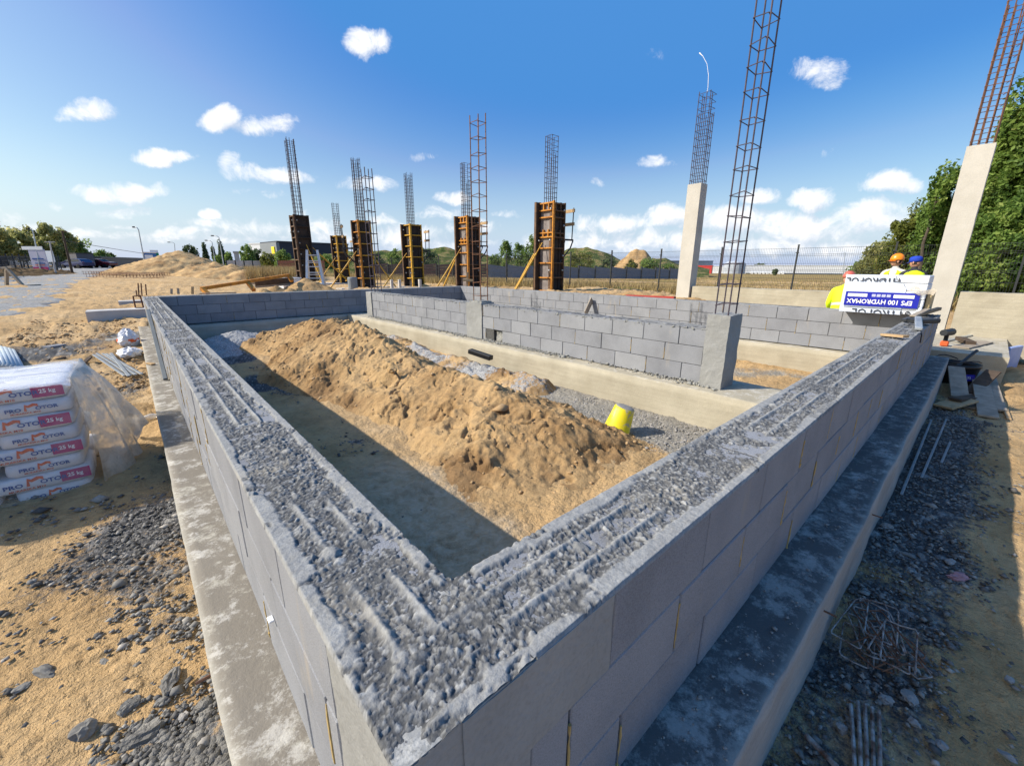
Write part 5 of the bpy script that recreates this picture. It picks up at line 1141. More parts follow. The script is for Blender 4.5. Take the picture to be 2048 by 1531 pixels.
# ---------------------------------------------------------------- cars and roadside things
def car(px, d, ang, paint, label, L=4.2, Wd=1.72, H=1.45):
    b = ground_at(px, d); root = empty('parked_car', b, label, 'car', 'cars parked at the end of the gravel road', ang)
    prof = [(-.5, .30), (-.5, .55), (-.47, .63), (-.25, .70), (-.10, .96), (.18, 1.0), (.36, .93), (.47, .68), (.5, .62), (.5, .30)]    # nose at -x
    mb = MB(); ys = [(-.5, .93), (-.46, 1.0), (.46, 1.0), (.5, .93)]; n = len(prof); vs = []
    for (yy, k) in ys:
        for (u, h) in prof:
            tum = 1-.22*max(0, (h-.62)/.4); vs.append((u*L*(k if abs(yy) > .48 else 1)**.3, yy*Wd*tum, h*H*(k**.15)))
    fs = [(i*n+j, i*n+(j+1) % n, (i+1)*n+(j+1) % n, (i+1)*n+j) for i in range(3) for j in range(n)]+[tuple(range(n))[::-1], tuple(3*n+j for j in range(n))]
    mb.add(vs, fs); body = mb.build('body', paint, root, local=True)
    def pane(name, pts):
        m_ = MB(); m_.add(pts, [tuple(range(len(pts)))]); m_.add([(p[0], p[1]*.985, p[2]) for p in pts], [tuple(range(len(pts)))[::-1]]); m_.build(name, GLASS, root, local=True)
    for sg in (-1, 1):
        q = lambda u, h: (u*L, sg*(.5*Wd*(1-.22*max(0, (h-.62)/.4))+.012), h*H)
        pane('side_window', [q(-.20, .715), q(.02, .715), q(.02, .93), q(-.09, .93)]); pane('side_window', [q(.045, .715), q(.36, .715), q(.30, .92), q(.045, .93)])
        for u in (-.31, .30):
            w_ = empty('wheel', (u*L, sg*Wd*.47, .31)); w_.parent = root; R = Matrix.Rotation(math.pi/2, 3, 'X')
            m_ = MB(); m_.lathe([(.2, -.1), (.3, -.1), (.315, -.06), (.315, .06), (.3, .1), (.2, .1)], 18, (0, 0, 0), R); m_.build('tyre', TYRE, w_, True, True)
            m_ = MB(); m_.lathe([(0, -.09), (.2, -.085), (.2, .085), (0, .09)], 14, (0, 0, 0), R); m_.build('rim', STEEL, w_, local=True)
        m_ = MB(); m_.box((-.485*L, sg*Wd*.36, .52*H), (.12, .3, .13), None, 0, .03); m_.build('headlight', WHITEINK, root, local=True)
        m_ = MB(); m_.box((.487*L, sg*Wd*.38, .58*H), (.1, .24, .2), None, 0, .03); m_.build('tail_light', REDINK, root, local=True)
        m_ = MB(); m_.box((-.17*L, sg*Wd*.55, .72*H), (.1, .16, .12), None, 0, .03); m_.build('mirror', paint, root, local=True)
    pane('windscreen', [(-.243*L, -.42*Wd, .725*H), (-.243*L, .42*Wd, .725*H), (-.112*L, .37*Wd, .95*H), (-.112*L, -.37*Wd, .95*H)])
    return root
aR = -YAW
car(155, 92, aR-.12, CARBLUE, 'dark blue hatchback parked nose left in front of the trailer')
car(190, 100, aR+.5, CARDARK, 'dark grey car half hidden behind the trailer', 4.0)
car(201, 98, aR-math.pi+.1, CARRED, 'dark red car parked right of the trailer')
def local_box(root, name, mat, c, d, ch=0): m_ = MB(); m_.box(c, d, None, 0, ch); return m_.build(name, mat, root, local=True)
b = ground_at(166, 97); t = empty('trailer', b, 'dark grey box trailer parked behind the blue hatchback', 'trailer', rz=aR-.5)
TR = simple('trailer_grey', (.10, .10, .115), (.08, .08, .09), 1, .6); local_box(t, 'box_body', TR, (0, 0, 1.35), (3.8, 2.0, 1.7), .04); local_box(t, 'roof', DARKMETAL, (0, 0, 2.24), (3.9, 2.1, .1)); local_box(t, 'chassis', DARKMETAL, (0, 0, .42), (4.6, 1.6, .14))
for sx in (-.5, .5):
    m_ = MB(); m_.lathe([(.0, -.9), (.32, -.9), (.32, .9), (0, .9)], 14, (sx, 0, .32), Matrix.Rotation(math.pi/2, 3, 'X')); m_.build('wheel', TYRE, t, local=True)
b = ground_at(82, 60); t = empty('info_board', b, 'tilted white construction info board with lilac and magenta bands beside the mesh fence', 'sign', rz=aR)
local_box(t, 'board', simple('lilac_board', (.50, .49, .58), (.44, .42, .52), 1, .5), (0, 0, 1.25), (1.5, .06, 1.9)); local_box(t, 'colour_band', MAGENTA, (0, -.05, .48), (1.4, .03, .28)); local_box(t, 'text_band', BLUEINK, (-.05, -.05, 1.35), (1.0, .03, .12)); local_box(t, 'text_band', BLUEINK, (.05, -.05, .95), (.9, .03, .09)); local_box(t, 'text_band', REDINK, (0, -.05, .78), (.9, .03, .06)); local_box(t, 'top_board', WHITEINK, (-.3, -.03, 2.3), (1.9, .05, .3))
for sx in (-.65, .65): local_box(t, 'leg', DARKMETAL, (sx, .06, .7), (.06, .06, 1.6))
b = ground_at(96, 66); t = empty('sign_panel', b, 'pale blank sign panel with dark posts behind the info board', 'sign', rz=aR); local_box(t, 'board', WHITEINK, (0, 0, 1.6), (1.8, .06, 1.1)); [local_box(t, 'leg', DARKMETAL, (sx, .08, .8), (.12, .12, 2.0)) for sx in (-.8, .8)]
b = ground_at(7, 33); t = empty('wooden_trestle', b, 'broken wooden cable drum trestle at the left frame edge', 'trestle', rz=aR)
for (a_, c_) in (((-.9, 0, 0), (-.2, 0, .95)), ((.7, 0, 0), (.1, 0, .95)), ((-.5, .3, 0), (-.1, .2, .9)), ((.3, .3, 0), (1.2, .3, .05))): m_ = MB(); m_.bar(a_, c_, .12, .10); m_.build('timber', WOODG, t, local=True)
m_ = MB(); m_.bar((-.5, .05, .85), (.4, .05, .95), .14, .1); m_.build('top_rail', WOODG, t, local=True)
# ---------------------------------------------------------------- step ladder, orange frame, boards behind the far wall
b = ground_at(628, 17.5); zt = at_d(628, 500, 17.5)[2]; Hh = zt-b[2]; t = empty('step_ladder', b, 'open aluminium step ladder standing by the dark unpainted formwork', 'ladder', rz=aR+.35)
ALU = simple('aluminium', (.62, .63, .65), (.5, .51, .53), 4, .6, .25, .4)
for sg in (-1, 1):
    m_ = MB(); m_.bar((-.30*1+(.0), sg*.0, 0), (0, 0, 0), .01, .01) if False else None
    for sd, nm in ((-1, 'front_rail'), (1, 'rear_rail')):
        m_ = MB(); m_.bar((sg*.30, sd*.55, 0), (sg*.17, sd*.03, Hh), .03, .075, up=(1, 0, 0)); m_.build(nm, ALU, t, local=True)
for k in range(7):
    f_ = (k+.7)/7.6; m_ = MB(); m_.bar((-.30+.13*f_, -.55+.52*f_, Hh*f_), (.30-.13*f_, -.55+.52*f_, Hh*f_), .06, .03); m_.build('rung', ALU, t, local=True)
for k in (1, 3, 5):
    f_ = k/7; m_ = MB(); m_.bar((-.30+.13*f_, .55-.52*f_, Hh*f_), (.30-.13*f_, .55-.52*f_, Hh*f_), .03, .03); m_.build('brace', ALU, t, local=True)
A0 = at_d(403, 577, 14.4); A1 = at_d(578, 550, 17.0); lo = [at_d(416, 588, 14.2), at_d(508, 580, 15.2), at_d(584, 562, 16.8)]
t = empty('formwork_frame', tuple(float(v) for v in A0), 'empty orange formwork frame lying tilted behind the far wall', 'frame')
m_ = MB(); m_.bar(tuple(A0), tuple(A1), .1, .09); m_.build('rail', ORANGE, t)
for (px, py, d, e) in ((404, 577, 14.4, lo[0]), (494, 563, 15.6, lo[1]), (577, 550, 17.0, lo[2])): m_ = MB(); m_.bar(tuple(at_d(px, py, d)), tuple(e), .1, .09); m_.build('crossbar', ORANGE, t)
def plank(name, p, q, w, h, mat, label, cat='plank', group=None, up=(0, 0, 1)): m_ = MB(); m_.bar(tuple(p), tuple(q), w, h, up=up, ch=.003); return tag(m_.build(name, mat), label, cat, group)
for k in range(3): plank('timber_beam', at_d(505, 572-4*k, 16.8), at_d(582, 566-4*k, 17.6), .3, .12, WOODD if k else WOODG, ['lowest weathered beam of the pile behind the orange frame', 'middle dark beam of the pile behind the orange frame', 'top dark beam of the pile behind the orange frame'][k], 'beam', 'dark beams behind the orange frame')
plank('plank', at_d(396, 587, 14.0), at_d(470, 585, 14.6), .12, .03, WOODG, 'grey plank lying under the low end of the orange frame')
plank('timber_stake', at_d(385, 588, 13.6), at_d(385, 573, 13.6), .10, .06, WOOD, 'short pale stake standing at the far wall left of the orange frame', 'stake')
plank('timber_stake', at_d(343, 588, 13.4), at_d(343, 577, 13.4), .05, .05, WOODG, 'thinner grey stake of the pair near the end of the left wall', 'stake', 'grey stakes')
plank('timber_stake', at_d(357, 588, 13.4), at_d(356, 576, 13.4), .05, .05, WOODG, 'right hand grey stake of the pair near the end of the left wall', 'stake', 'grey stakes')
b = ground_at(572, 18.5); t = empty('plastic_crate', b, 'white plastic crate behind the end of the orange frame', 'crate', rz=.4); local_box(t, 'body', WHITEINK, (0, 0, .28), (.75, .5, .55), .04); local_box(t, 'rim', WHITEINK, (0, 0, .56), (.8, .55, .05), .01)
b = ground_at(702, 20.2); t = empty('grey_barrel', b, 'small grey barrel at the foot of the farthest formwork', 'barrel'); m_ = MB(); m_.lathe([(.18, 0), (.2, .05), (.2, .5), (.18, .55), (0, .55)], 16, (0, 0, 0)); m_.build('drum', GREYW, t, local=True)
for i, (px, d) in enumerate(((781, 17), (797, 17.4), (838, 17))):
    b = ground_at(px, d); t = empty('concrete_stub', b, ['left little concrete post behind the far wall', 'second little concrete post behind the far wall', 'little concrete post at the foot of the formwork with pale guard boards'][i], 'post', 'little posts behind the far wall'); local_box(t, 'post', PALEC, (0, 0, .18), (.10, .10, .5), .01)
plank('timber_cross', at_d(934, 577, 14.6), at_d(935, 544, 14.6), .07, .07, WOOD, 'upright pale batten nailed as a cross in front of the orange framed formwork', 'batten'); plank('timber_cross', at_d(926, 560, 14.55), at_d(948, 561, 14.55), .05, .08, WOOD, 'crosswise pale batten in front of the orange framed formwork', 'batten')
plank('painted_plank', (8.32, 5.15, 1.03), (8.32, 3.98, 1.05), .09, .07, REDP, 'red painted plank lying behind the far right wall by the little sand heap'); 
plank('leaning_board', at_x(1171, 627, 7.55), at_x(1184, 598, 7.80), .16, .025, WOODG, 'short board leaning against the far right wall', 'board', None, (0, 1, .3))
# ---------------------------------------------------------------- big foam pack on the far right corner of the walls
pk = empty('foam_pack', (7.85, .62, ZT), 'large white wrapped pack of foam boards with upside down blue print, on the wall top', 'foam board pack')
X0, X1, Y0, Y1, Z0, Z1 = 7.62, 8.18, .17, 1.035, ZT+.012, ZT+.525
mb = MB(); nb = 5
for k in range(nb):
    h = (Z1-Z0)/nb; mb.box(((X0+X1)/2+(.006 if k % 2 else -.004), (Y0+Y1)/2, Z0+h*(k+.5)), (X1-X0, Y1-Y0, h-.003), None, 0, .008)
mb.build('boards', EPS, pk)
XF = X0-.012
WRAP = simple('printed_white_wrap', (.60, .66, .76), (.54, .60, .72), 2, .32, 0, .5, .25, 9, .012)
mb = MB(); ys = [Y1+.012, Y0+.20]; ny_, nz_ = 30, 20; Pg = []
for i in range(ny_+1):
    for j in range(nz_+1):
        f_ = i/ny_; g_ = j/nz_; yy = ys[0]+(ys[1]-ys[0])*f_; zz = Z0-.006+(Z1-Z0+.008)*g_
        if f_ > .80: zz = min(zz, Z0+(Z1-Z0)*(.66+.34*max(0, (1-f_)/.2)**.7*(.8+.2*math.sin(f_*90))))
        Pg.append((XF-.004*math.sin(f_*21+g_*5)*g_-.003*math.sin(g_*17+f_*4), yy, zz))
mb.add(Pg, [(i*(nz_+1)+j, (i+1)*(nz_+1)+j, (i+1)*(nz_+1)+j+1, i*(nz_+1)+j+1) for i in range(ny_) for j in range(nz_)]); mb.build('wrap', WRAP, pk, True)
def on_front(y, z, lift=.008): return (XF-lift, y, z)
fx, fz_ = (0, 1, 0), (0, 0, -1)                                     # upside down lettering: reads from right to left when seen upright
mb = MB(); mb.box((XF-.008, .612, Z0+.185), (.004, .79, .195)); mb.build('blue_label', ROYAL, pk)
text_mesh('product_lettering', 'EPS 100 HYDROMAX', WHITEINK, .085, on_front(.275, Z0+.180), fx, fz_, pk, .003, 'LEFT', .0016, sx=.90)
for (a, b_, z) in ((.27, .48, .235), (.76, .98, .235)): mb = MB(); mb.box((XF-.0115, (a+b_)/2, Z0+z), (.002, b_-a, .042)); mb.build('white_panel', WHITEINK, pk)
for k in range(4): mb = MB(); mb.box((XF-.0115, .53+.053*k, Z0+.237), (.002, .042, .036)); mb.build('grey_pictogram', simple('pictogram_grey', (.45, .47, .62), (.36, .38, .55), 40, .5) if k == 0 else bpy.data.materials['pictogram_grey'], pk)
mb = MB(); mb.box((XF-.0095, .612, Z0+.068), (.003, .78, .006)); mb.build('rule', DARKINK, pk)
text_mesh('brand_lettering', 'STYROPOL', DARKINK, .15, on_front(.27, Z0+.045), fx, fz_, pk, .003, 'LEFT', .002, sx=.85)
text_mesh('brand_lettering', 'HYDROPOL', DARKINK, .14, on_front(.45, Z0+.475), fx, fz_, pk, .003, 'LEFT', .002, sx=.78)
# cut the brand lettering at the edges of the print
for o in [c for c in pk.children if c.name.startswith('brand_lettering')]:
    import bmesh
    bmm = bmesh.new(); bmm.from_mesh(o.data); top = max(v.co.z for v in bmm.verts) > Z0+.3; zc = Z0+.52 if top else Z0+.0
    if top:
        bmesh.ops.bisect_plane(bmm, geom=bmm.verts[:]+bmm.edges[:]+bmm.faces[:], plane_co=(0, 0, Z0+.475), plane_no=(0, 0, 1), clear_outer=True)
        bmesh.ops.bisect_plane(bmm, geom=bmm.verts[:]+bmm.edges[:]+bmm.faces[:], plane_co=(0, 0, Z0+.427), plane_no=(0, 0, -1), clear_outer=True)
    else: bmesh.ops.bisect_plane(bmm, geom=bmm.verts[:]+bmm.edges[:]+bmm.faces[:], plane_co=(0, 0, Z0+.003), plane_no=(0, 0, -1), clear_outer=True)
    bmm.to_mesh(o.data); bmm.free()
mb = MB(); Fl = []
for i in range(9):
    for j in range(5):
        f_ = i/8; g_ = j/4; Fl.append((XF-.02-.03*math.sin(f_*5+g_)-.02*g_, .36-.26*f_-.03*g_, Z0+.34-.05*f_+.07*(g_-.5)+.02*math.sin(f_*9)))
mb.add(Fl, [(i*5+j, (i+1)*5+j, (i+1)*5+j+1, i*5+j+1) for i in range(8) for j in range(4)]); mb.build('torn_flap', FILMD, pk, True)
mb = MB(); mb.box((7.9, .135, Z0+.16), (.40, .05, .30), None, 0, .01); mb.build('yellowish_board_end', EPSY, pk)
# ---------------------------------------------------------------- tools and scraps on the right wall and pad
ZW = ZT+.02
plank('metal_profile', (6.55, .225, ZW+.01), (7.75, .09, ZW+.06), .05, .03, DARKMETAL, 'longest dark metal profile lying across the right wall top by the foam pack', 'profile', 'dark profiles on the right wall')
plank('metal_profile', (6.9, .19, ZW+.03), (8.0, .03, ZW+.07), .05, .04, DARKMETAL, 'thicker dark profile whose end overhangs the right wall top', 'profile', 'dark profiles on the right wall')
plank('wood_strip', (6.75, .17, ZW+.05), (7.7, .12, ZW+.075), .06, .02, WOODG, 'grey wooden strip lying on the dark profiles', 'strip')
plank('wood_offcut', (5.04, .205, ZW), (4.94, .035, ZW+.012), .07, .022, WOOD, 'flat reddish wood offcut lying crosswise on the right wall top', 'offcut')
t = empty('flat_tool', (6.1, .05, ZW), 'grey bent metal hand tool with dark clamp on the right wall top', 'tool'); mb = MB(); mb.bar((6.45, .10, ZW+.06), (5.72, .02, ZW+.01), .06, .035, ch=.008); mb.build('handle', STEEL, t); mb = MB(); mb.bar((6.3, .13, ZW+.03), (6.5, -.03, ZW+.04), .16, .05, ch=.01); mb.build('clamp', DARKMETAL, t); mb = MB(); mb.tube([(5.75, .01, ZW), (5.72, -.012, ZW-.05), (5.74, -.014, ZW-.13)], .006, 6); mb.build('wire_end', DARKMETAL, t)
PZ = .455
t = empty('cordless_drill', (9.6, -.05, PZ), 'dark cordless tool with a red battery standing on the beige concrete pad', 'drill'); 
mb = MB(); mb.tube([(9.48, -.02, PZ+.22), (9.74, -.10, PZ+.22)], [.05, .06], 10); mb.build('motor_body', DARKMETAL, t); mb = MB(); mb.bar((9.6, -.06, PZ+.2), (9.6, -.06, PZ+.06), .055, .05, up=(1, 0, 0), ch=.012); mb.build('grip', BLACKP, t); mb = MB(); mb.box((9.6, -.06, PZ+.04), (.14, .1, .08), None, 0, .015); mb.build('battery', REDINK, t)
plank('board_scrap', (9.5, -.25, PZ+.012), (10.6, -.5, PZ+.012), .2, .022, WOODG, 'flat weathered board lying on the concrete pad beside the drill', 'board')
plank('steel_rod', (10.2, -.05, PZ+.012), (11.9, -.4, PZ+.012), .05, .02, STEEL, 'grey steel flat bar lying along the back of the concrete pad', 'bar')
plank('wood_scrap', (9.9, -.35, PZ+.045), (10.35, -.2, PZ+.06), .12, .06, WOODD, 'dark wood scrap lying on the weathered board of the pad', 'scrap')
def bucket(name, c, r0, r1, h, mat, label, tilt=None, handle=True, label_mat=None, lid=None, fill=None, parts=()):
    root = empty(name, c, label, 'bucket'); R = tilt if tilt is not None else Matrix.Identity(3)
    mb = MB(); mb.lathe([(0, 0), (r0*.97, 0), (r0, .01), (r1, h*.86), (r1+.008, h*.87), (r1+.008, h), (r1-.006, h), (r1-.01, h*.88), (r0-.01, .03), (0, .03)], 28, (0, 0, 0), R); mb.build('shell', mat, root, True, True)
    if label_mat is not None: mb = MB(); mb.lathe([(r0+(r1-r0)*.15+.002, h*.14), (r0+(r1-r0)*.8+.002, h*.74)], 28, (0, 0, 0), R); o = mb.build('label', label_mat, root, True, True)
    if handle: mb = MB(); mb.tube([tuple(R @ Vector((r1*math.cos(a), .0+r1*.35*math.sin(a), h*.9+.55*r1*math.sin(a)))) for a in [math.pi*k/12 for k in range(13)]], .005, 6); mb.build('handle', BLACKP, root, local=True)
    return root
# yellow bucket turned upside down and leaning
b = at_z(1256, 868, .10); R = Matrix.Rotation(.27, 3, Vector((.666, .746, 0))) @ Matrix.Rotation(math.pi, 3, 'X')
t = empty('yellow_bucket', (float(b[0])+.02, float(b[1])+.07, .40), 'scuffed yellow bucket standing upside down and tilted at the end of the sand heap', 'bucket')
R2 = R
mb = MB(); r0, r1, h = .098, .128, .268; mb.lathe([(0, -.0), (r0*.93, 0), (r0, .012), (r1, h*.9), (r1+.006, h*.91), (r1+.006, h), (r1-.006, h), (r0-.012, .03), (0, .03)], 32, (0, 0, 0), R2); mb.build('shell', BUCKY, t, True, True)
mb = MB(); mb.lathe([(0, -.010), (r0*.55, -.009), (r0*.86, -.004), (r0*.95, .002), (r0*.8, .006)], 24, (0, 0, 0), R2); mb.build('crusted_base', GREYDIRT, t, True, True)
mb = MB(); mb.lathe([(r1*.93+.003, h*.82), (r1*.96+.004, h*.95), (r1+.009, h*1.0)], 32, (0, 0, 0), R2); mb.build('dirty_rim', GREYDIRT, t, True, True)
bz = bpy.data.objects['yellow_bucket']; bz.location.z = .10+h*.965
# black tub with a pry bar, blue bucket
c = at_z(1872, 762, .10); t = bucket('black_tub', (8.6, -.27, .02), .20, .25, .34, BLACKP, 'large black mixing tub with a handle bar at the end of the right wall', handle=False); mb = MB(); mb.tube([(-.05, -.02, .30), (.15, -.10, .42), (.3, -.16, .50)], .022, 8); mb.build('handle_bar', DARKMETAL, t, local=True); mb = MB(); mb.tube([(.24*math.cos(a), .24*math.sin(a), .36+.05*math.sin(a*2)) for a in [k*.35 for k in range(14)]], .008, 6); mb.build('cord', BLACKP, t, local=True)
mb = MB(); mb.box((-.19, -.13, .17), (.012, .2, .09), Matrix.Rotation(.6, 3, 'Z')); mb.build('label', ROYAL, t, local=True)
text_mesh('label_lettering', '(M)ATL', WHITEINK, .05, (-.265, -.055, .155), (.56, -.83, 0), (0, 0, 1), t, .0).location = (0, 0, 0)
bucket('paint_bucket', (10.3, -.60, .0), .13, .165, .26, DARKMETAL, 'grey bucket with a blue and orange label in front of the beige pad', handle=True, label_mat=BLUEP)
# heap of boards beside the footing
G_B = 'old boards lying by the end of the right wall'
bl = [((6.96, -.66, .03), (9.1, -.50, .22), .17, WOODG, 'longest broad board pointing at the camera, on top of the board heap'), ((7.40, -.74, .03), (8.9, -.62, .16), .14, WOODG, 'narrower board lying right of the longest one'), ((6.98, -.28, .05), (7.42, -.48, .10), .19, WOOD, 'short square ended board nearest the footing'), ((7.2, -.36, .12), (7.95, -.60, .06), .13, WOODD, 'dark short board under the heap'),
      ((7.3, -.50, .02), (8.3, -.52, .06), .12, WOODG, 'pale triangular looking offcut in the middle of the board heap'), ((7.75, -.40, .04), (8.3, -.28, .34), .17, WOODG, 'board standing up against the black tub'), ((7.05, -.82, .02), (7.9, -.78, .03), .04, WOOD, 'thin lath at the sunny edge of the board heap'), ((8.0, -.48, .06), (8.6, -.64, .3), .15, WOODD, 'brown board propped behind the longest board')]
for (a, b_, w_, m_, lb) in bl: plank('old_board', a, b_, w_, .026, m_, lb, 'board', G_B)
# rods along the footing, wire tangle, bar bundle, chalky stick
G_R = 'thin rods lying along the shaded footing'
for i, (a, b_, lb) in enumerate((((6.5, -.345, .03), (4.4, -.315, .03), 'longer galvanised rod lying beside the shaded footing'), ((6.3, -.235, .04), (3.9, -.245, .04), 'galvanised rod lying tight against the shaded footing'), ((5.6, -.42, .03), (4.9, -.40, .03), 'short galvanised rod beside the longer ones'))):
    plank('steel_rod', a, b_, .018, .012, DULL, lb, 'rod', G_R)
rr = random.Random(12); t = empty('wire_tangle', (2.1, -.38, .0), 'tangle of bent rusty wire stirrups spattered with mortar beside the shaded footing', 'wire tangle')
for i in range(14):
    cx, cy = 2.08+rr.uniform(-.10, .12), -.37+rr.uniform(-.07, .08); an = rr.gauss(.25, .28); L_, w_ = rr.uniform(.24, .34), rr.uniform(.05, .13); z = .035+.008*i
    u = Vector((math.cos(an), math.sin(an), rr.uniform(-.05, .05))); v = Vector((-math.sin(an), math.cos(an), rr.uniform(-.12, .12))); c = Vector((cx, cy, z))
    q = [c-u*L_/2-v*w_/2, c+u*L_/2-v*w_/2+Vector((0, 0, rr.uniform(-.01, .02))), c+u*L_/2+v*w_/2, c-u*L_/2+v*w_/2, c-u*L_/2-v*w_/2*.7, c-u*L_/4-v*w_/3]
    mb = MB(); pts = []
    for a, b_ in zip(q[:-1], q[1:]): pts += [a.lerp(b_, .06), a.lerp(b_, .5)+Vector((0, 0, rr.uniform(-.006, .012))), a.lerp(b_, .94)]
    mb.tube(pts, .0032, 6); mb.build('stirrup', MORTARBAR if i % 3 else RUST2, t)
t = empty('bar_bundle', (1.6, -.4, .0), 'bundle of mortar spattered rusty bars lying by the wire tangle', 'bar bundle')
for i in range(5):
    a = at_z(1702+i*14, 1402+abs(i-1)*6, .03); b_ = at_z(1712+i*12, 1600, .03); mb = MB(); mb.tube([tuple(a), tuple((a+b_)/2+np.array([0, 0, .006])), tuple(b_)], .0065, 7); mb.build('bar', MORTARBAR, t)
a = at_z(1612, 1470, .03); b_ = at_z(1700, 1560, .05); mb = MB(); mb.tube([tuple(a), tuple((a+b_)/2), tuple(b_)], [.011, .009, .009], 8); tag(mb.build('crusted_stick', MORTARBAR), 'short mortar crusted stick lying in the bottom corner near the shaded footing', 'stick')
for i, (x, lb) in enumerate(((1.72, 'small bent nail sticking out of the shaded footing near the bar bundle'), (2.75, 'small nail sticking out of the shaded footing beyond the wire tangle'))): mb = MB(); mb.tube([(x, -.17, .34), (x+.01, -.235, .335)], .004, 6); tag(mb.build('nail', RUST2), lb, 'nail')
mb = MB(); mb.tube([(-.14, 1.10, .36), (-.215, 1.10, .355)], .005, 6); tag(mb.build('nail', RUST2), 'rusty nail sticking out of the left footing near the rubble', 'nail')
# long steel strip leaning on the left wall and the clip on its face
plank('steel_strip', (-.02, 7.15, 1.10), (-.035, 5.45, ZF+.02), .025, .04, DULLD, 'long blue grey steel strip leaning against the outer face of the left wall', 'steel strip', None, (1, 0, .2))
pc_ = at_x(543, 1237, -.006); mb = MB(); mb.box((-.008, pc_[1], pc_[2]), (.016, .028, .007), None, 0, .002); tag(mb.build('plastic_clip', WHITEINK), 'small white plastic clip on the outer face of the left wall', 'clip')
t = empty('plastic_bottle', (-.26, 4.75, .24), 'crushed clear plastic bottle with a blue cap beside the left footing', 'bottle'); mb = MB(); mb.lathe([(0, -.1), (.03, -.1), (.033, -.03), (.028, .0), (.033, .05), (.014, .09), (.012, .1)], 14, (0, 0, .03), Matrix.Rotation(1.4, 3, 'Y')); mb.build('bottle', mat_film('clear_plastic', (.75, .8, .85), .4, .1), t, True, True); mb = MB(); mb.lathe([(0, .1), (.016, .1), (.016, .125), (0, .125)], 12, (0, 0, .03), Matrix.Rotation(1.4, 3, 'Y')); mb.build('cap', ROYAL, t, local=True)
# ---------------------------------------------------------------- wrapped pallet of mortar bags
PX1, PY0, PZ0 = -.575, 3.60, .155
def sack(lo, hi, label, name='mortar_bag', puff=.012, seed=0):
    """a filled bag: rounded box, soft edges, slight sag"""
    rr = np.random.default_rng(seed); lo = np.array(lo, float); hi = np.array(hi, float); c = (lo+hi)/2; h = (hi-lo)/2; mb = MB(); n = 12; m = 20
    vs = []
    for i in range(n+1):
        ph = -math.pi/2+math.pi*i/n
        for j in range(m):
            th = 2*math.pi*j/m; e = lambda v, p: math.copysign(abs(v)**p, v)
            p = np.array([e(math.cos(ph), .30)*e(math.cos(th), .22), e(math.cos(ph), .30)*e(math.sin(th), .22), e(math.sin(ph), .32)])
            vs.append(c+p*h+rr.normal(0, .0016, 3))
    fs = [(i*m+j, i*m+(j+1) % m, (i+1)*m+(j+1) % m, (i+1)*m+j) for i in range(n) for j in range(m)]
    mb.add(vs, fs); o = mb.build(name, PLASTW, None, True); return tag(o, label, 'bag', 'mortar bags on the pallet')
def bag_print(o, x_right, zc, long=True, hgt=.094, y=PY0-.0012):
    """print of one bag, reading along +x, ending at x_right"""
    X = (1, 0, 0); Z = (0, 0, 1); k = hgt/.094
    def T(nm, s, m, sz, x, z, sx=1.0, b=.0): return text_mesh(nm, s, m, sz*k, (x, y, z), X, Z, o, .0018, 'LEFT', b, .0004, sx)
    if long:
        x0 = x_right-.52
        m_ = MB(); m_.box((x_right-.125, y-.0012, zc+.006), (.145, .0012, .074)); m_.build('weight_tag', MAGENTA, o)
        T('weight_lettering', '25 kg', WHITEINK, .036, x_right-.165, zc-.004, .95, .0008)
        xs_, sc = x0+.06, 1.0
    else: xs_, sc = x_right-.30, .80
    T('brand_lettering', 'PRO', BLUEINK, .038*sc, xs_, zc-.010, 1.22, .0011)
    T('brand_lettering', 'OTOR', BLUEINK, .038*sc, xs_+.165*sc, zc-.010, 1.18, .0011)
    # the tall M: a roof shaped mark
    mx_, mz = xs_+.102*sc, zc-.012; w_, h_ = .066*sc, .056*sc; mm = MB()
    pr = [(0, 0), (.016*sc, 0), (.016*sc, h_*.60), (w_*.42, h_*.45), (w_*.98, h_*.68), (w_*1.25, h_*.50), (w_*1.25, h_*.92), (w_*.85, h_*1.05), (w_*.42, h_*.80), (.010*sc, h_)]
    f_ = [(mx_+a, y-.0016, mz+b) for a, b in pr]; mm.add(f_, [tuple(range(len(f_)))]); mm.build('logo_mark', REDINK, o)
    T('product_lettering', 'MURARSKA M10', REDINK, .020*sc, xs_+.02, zc-.036*sc, 1.15, .0003)
pal = empty('wooden_pallet', (PX1-.6, PY0+.4, PZ0-.13), 'wooden pallet carrying the wrapped mortar bags, half hidden in film', 'pallet')
for k in range(3):
    mb = MB(); mb.box((PX1-.6, PY0+.06+.34*k, PZ0-.095), (1.2, .1, .07)); mb.build('bearer', WOODG, pal)
for k in range(5):
    mb = MB(); mb.box((PX1-.6, PY0+.06+.17*k, PZ0-.045), (1.2, .13, .022)); mb.build('deck_board', WOODG, pal)
LH = .1005; rows = 8
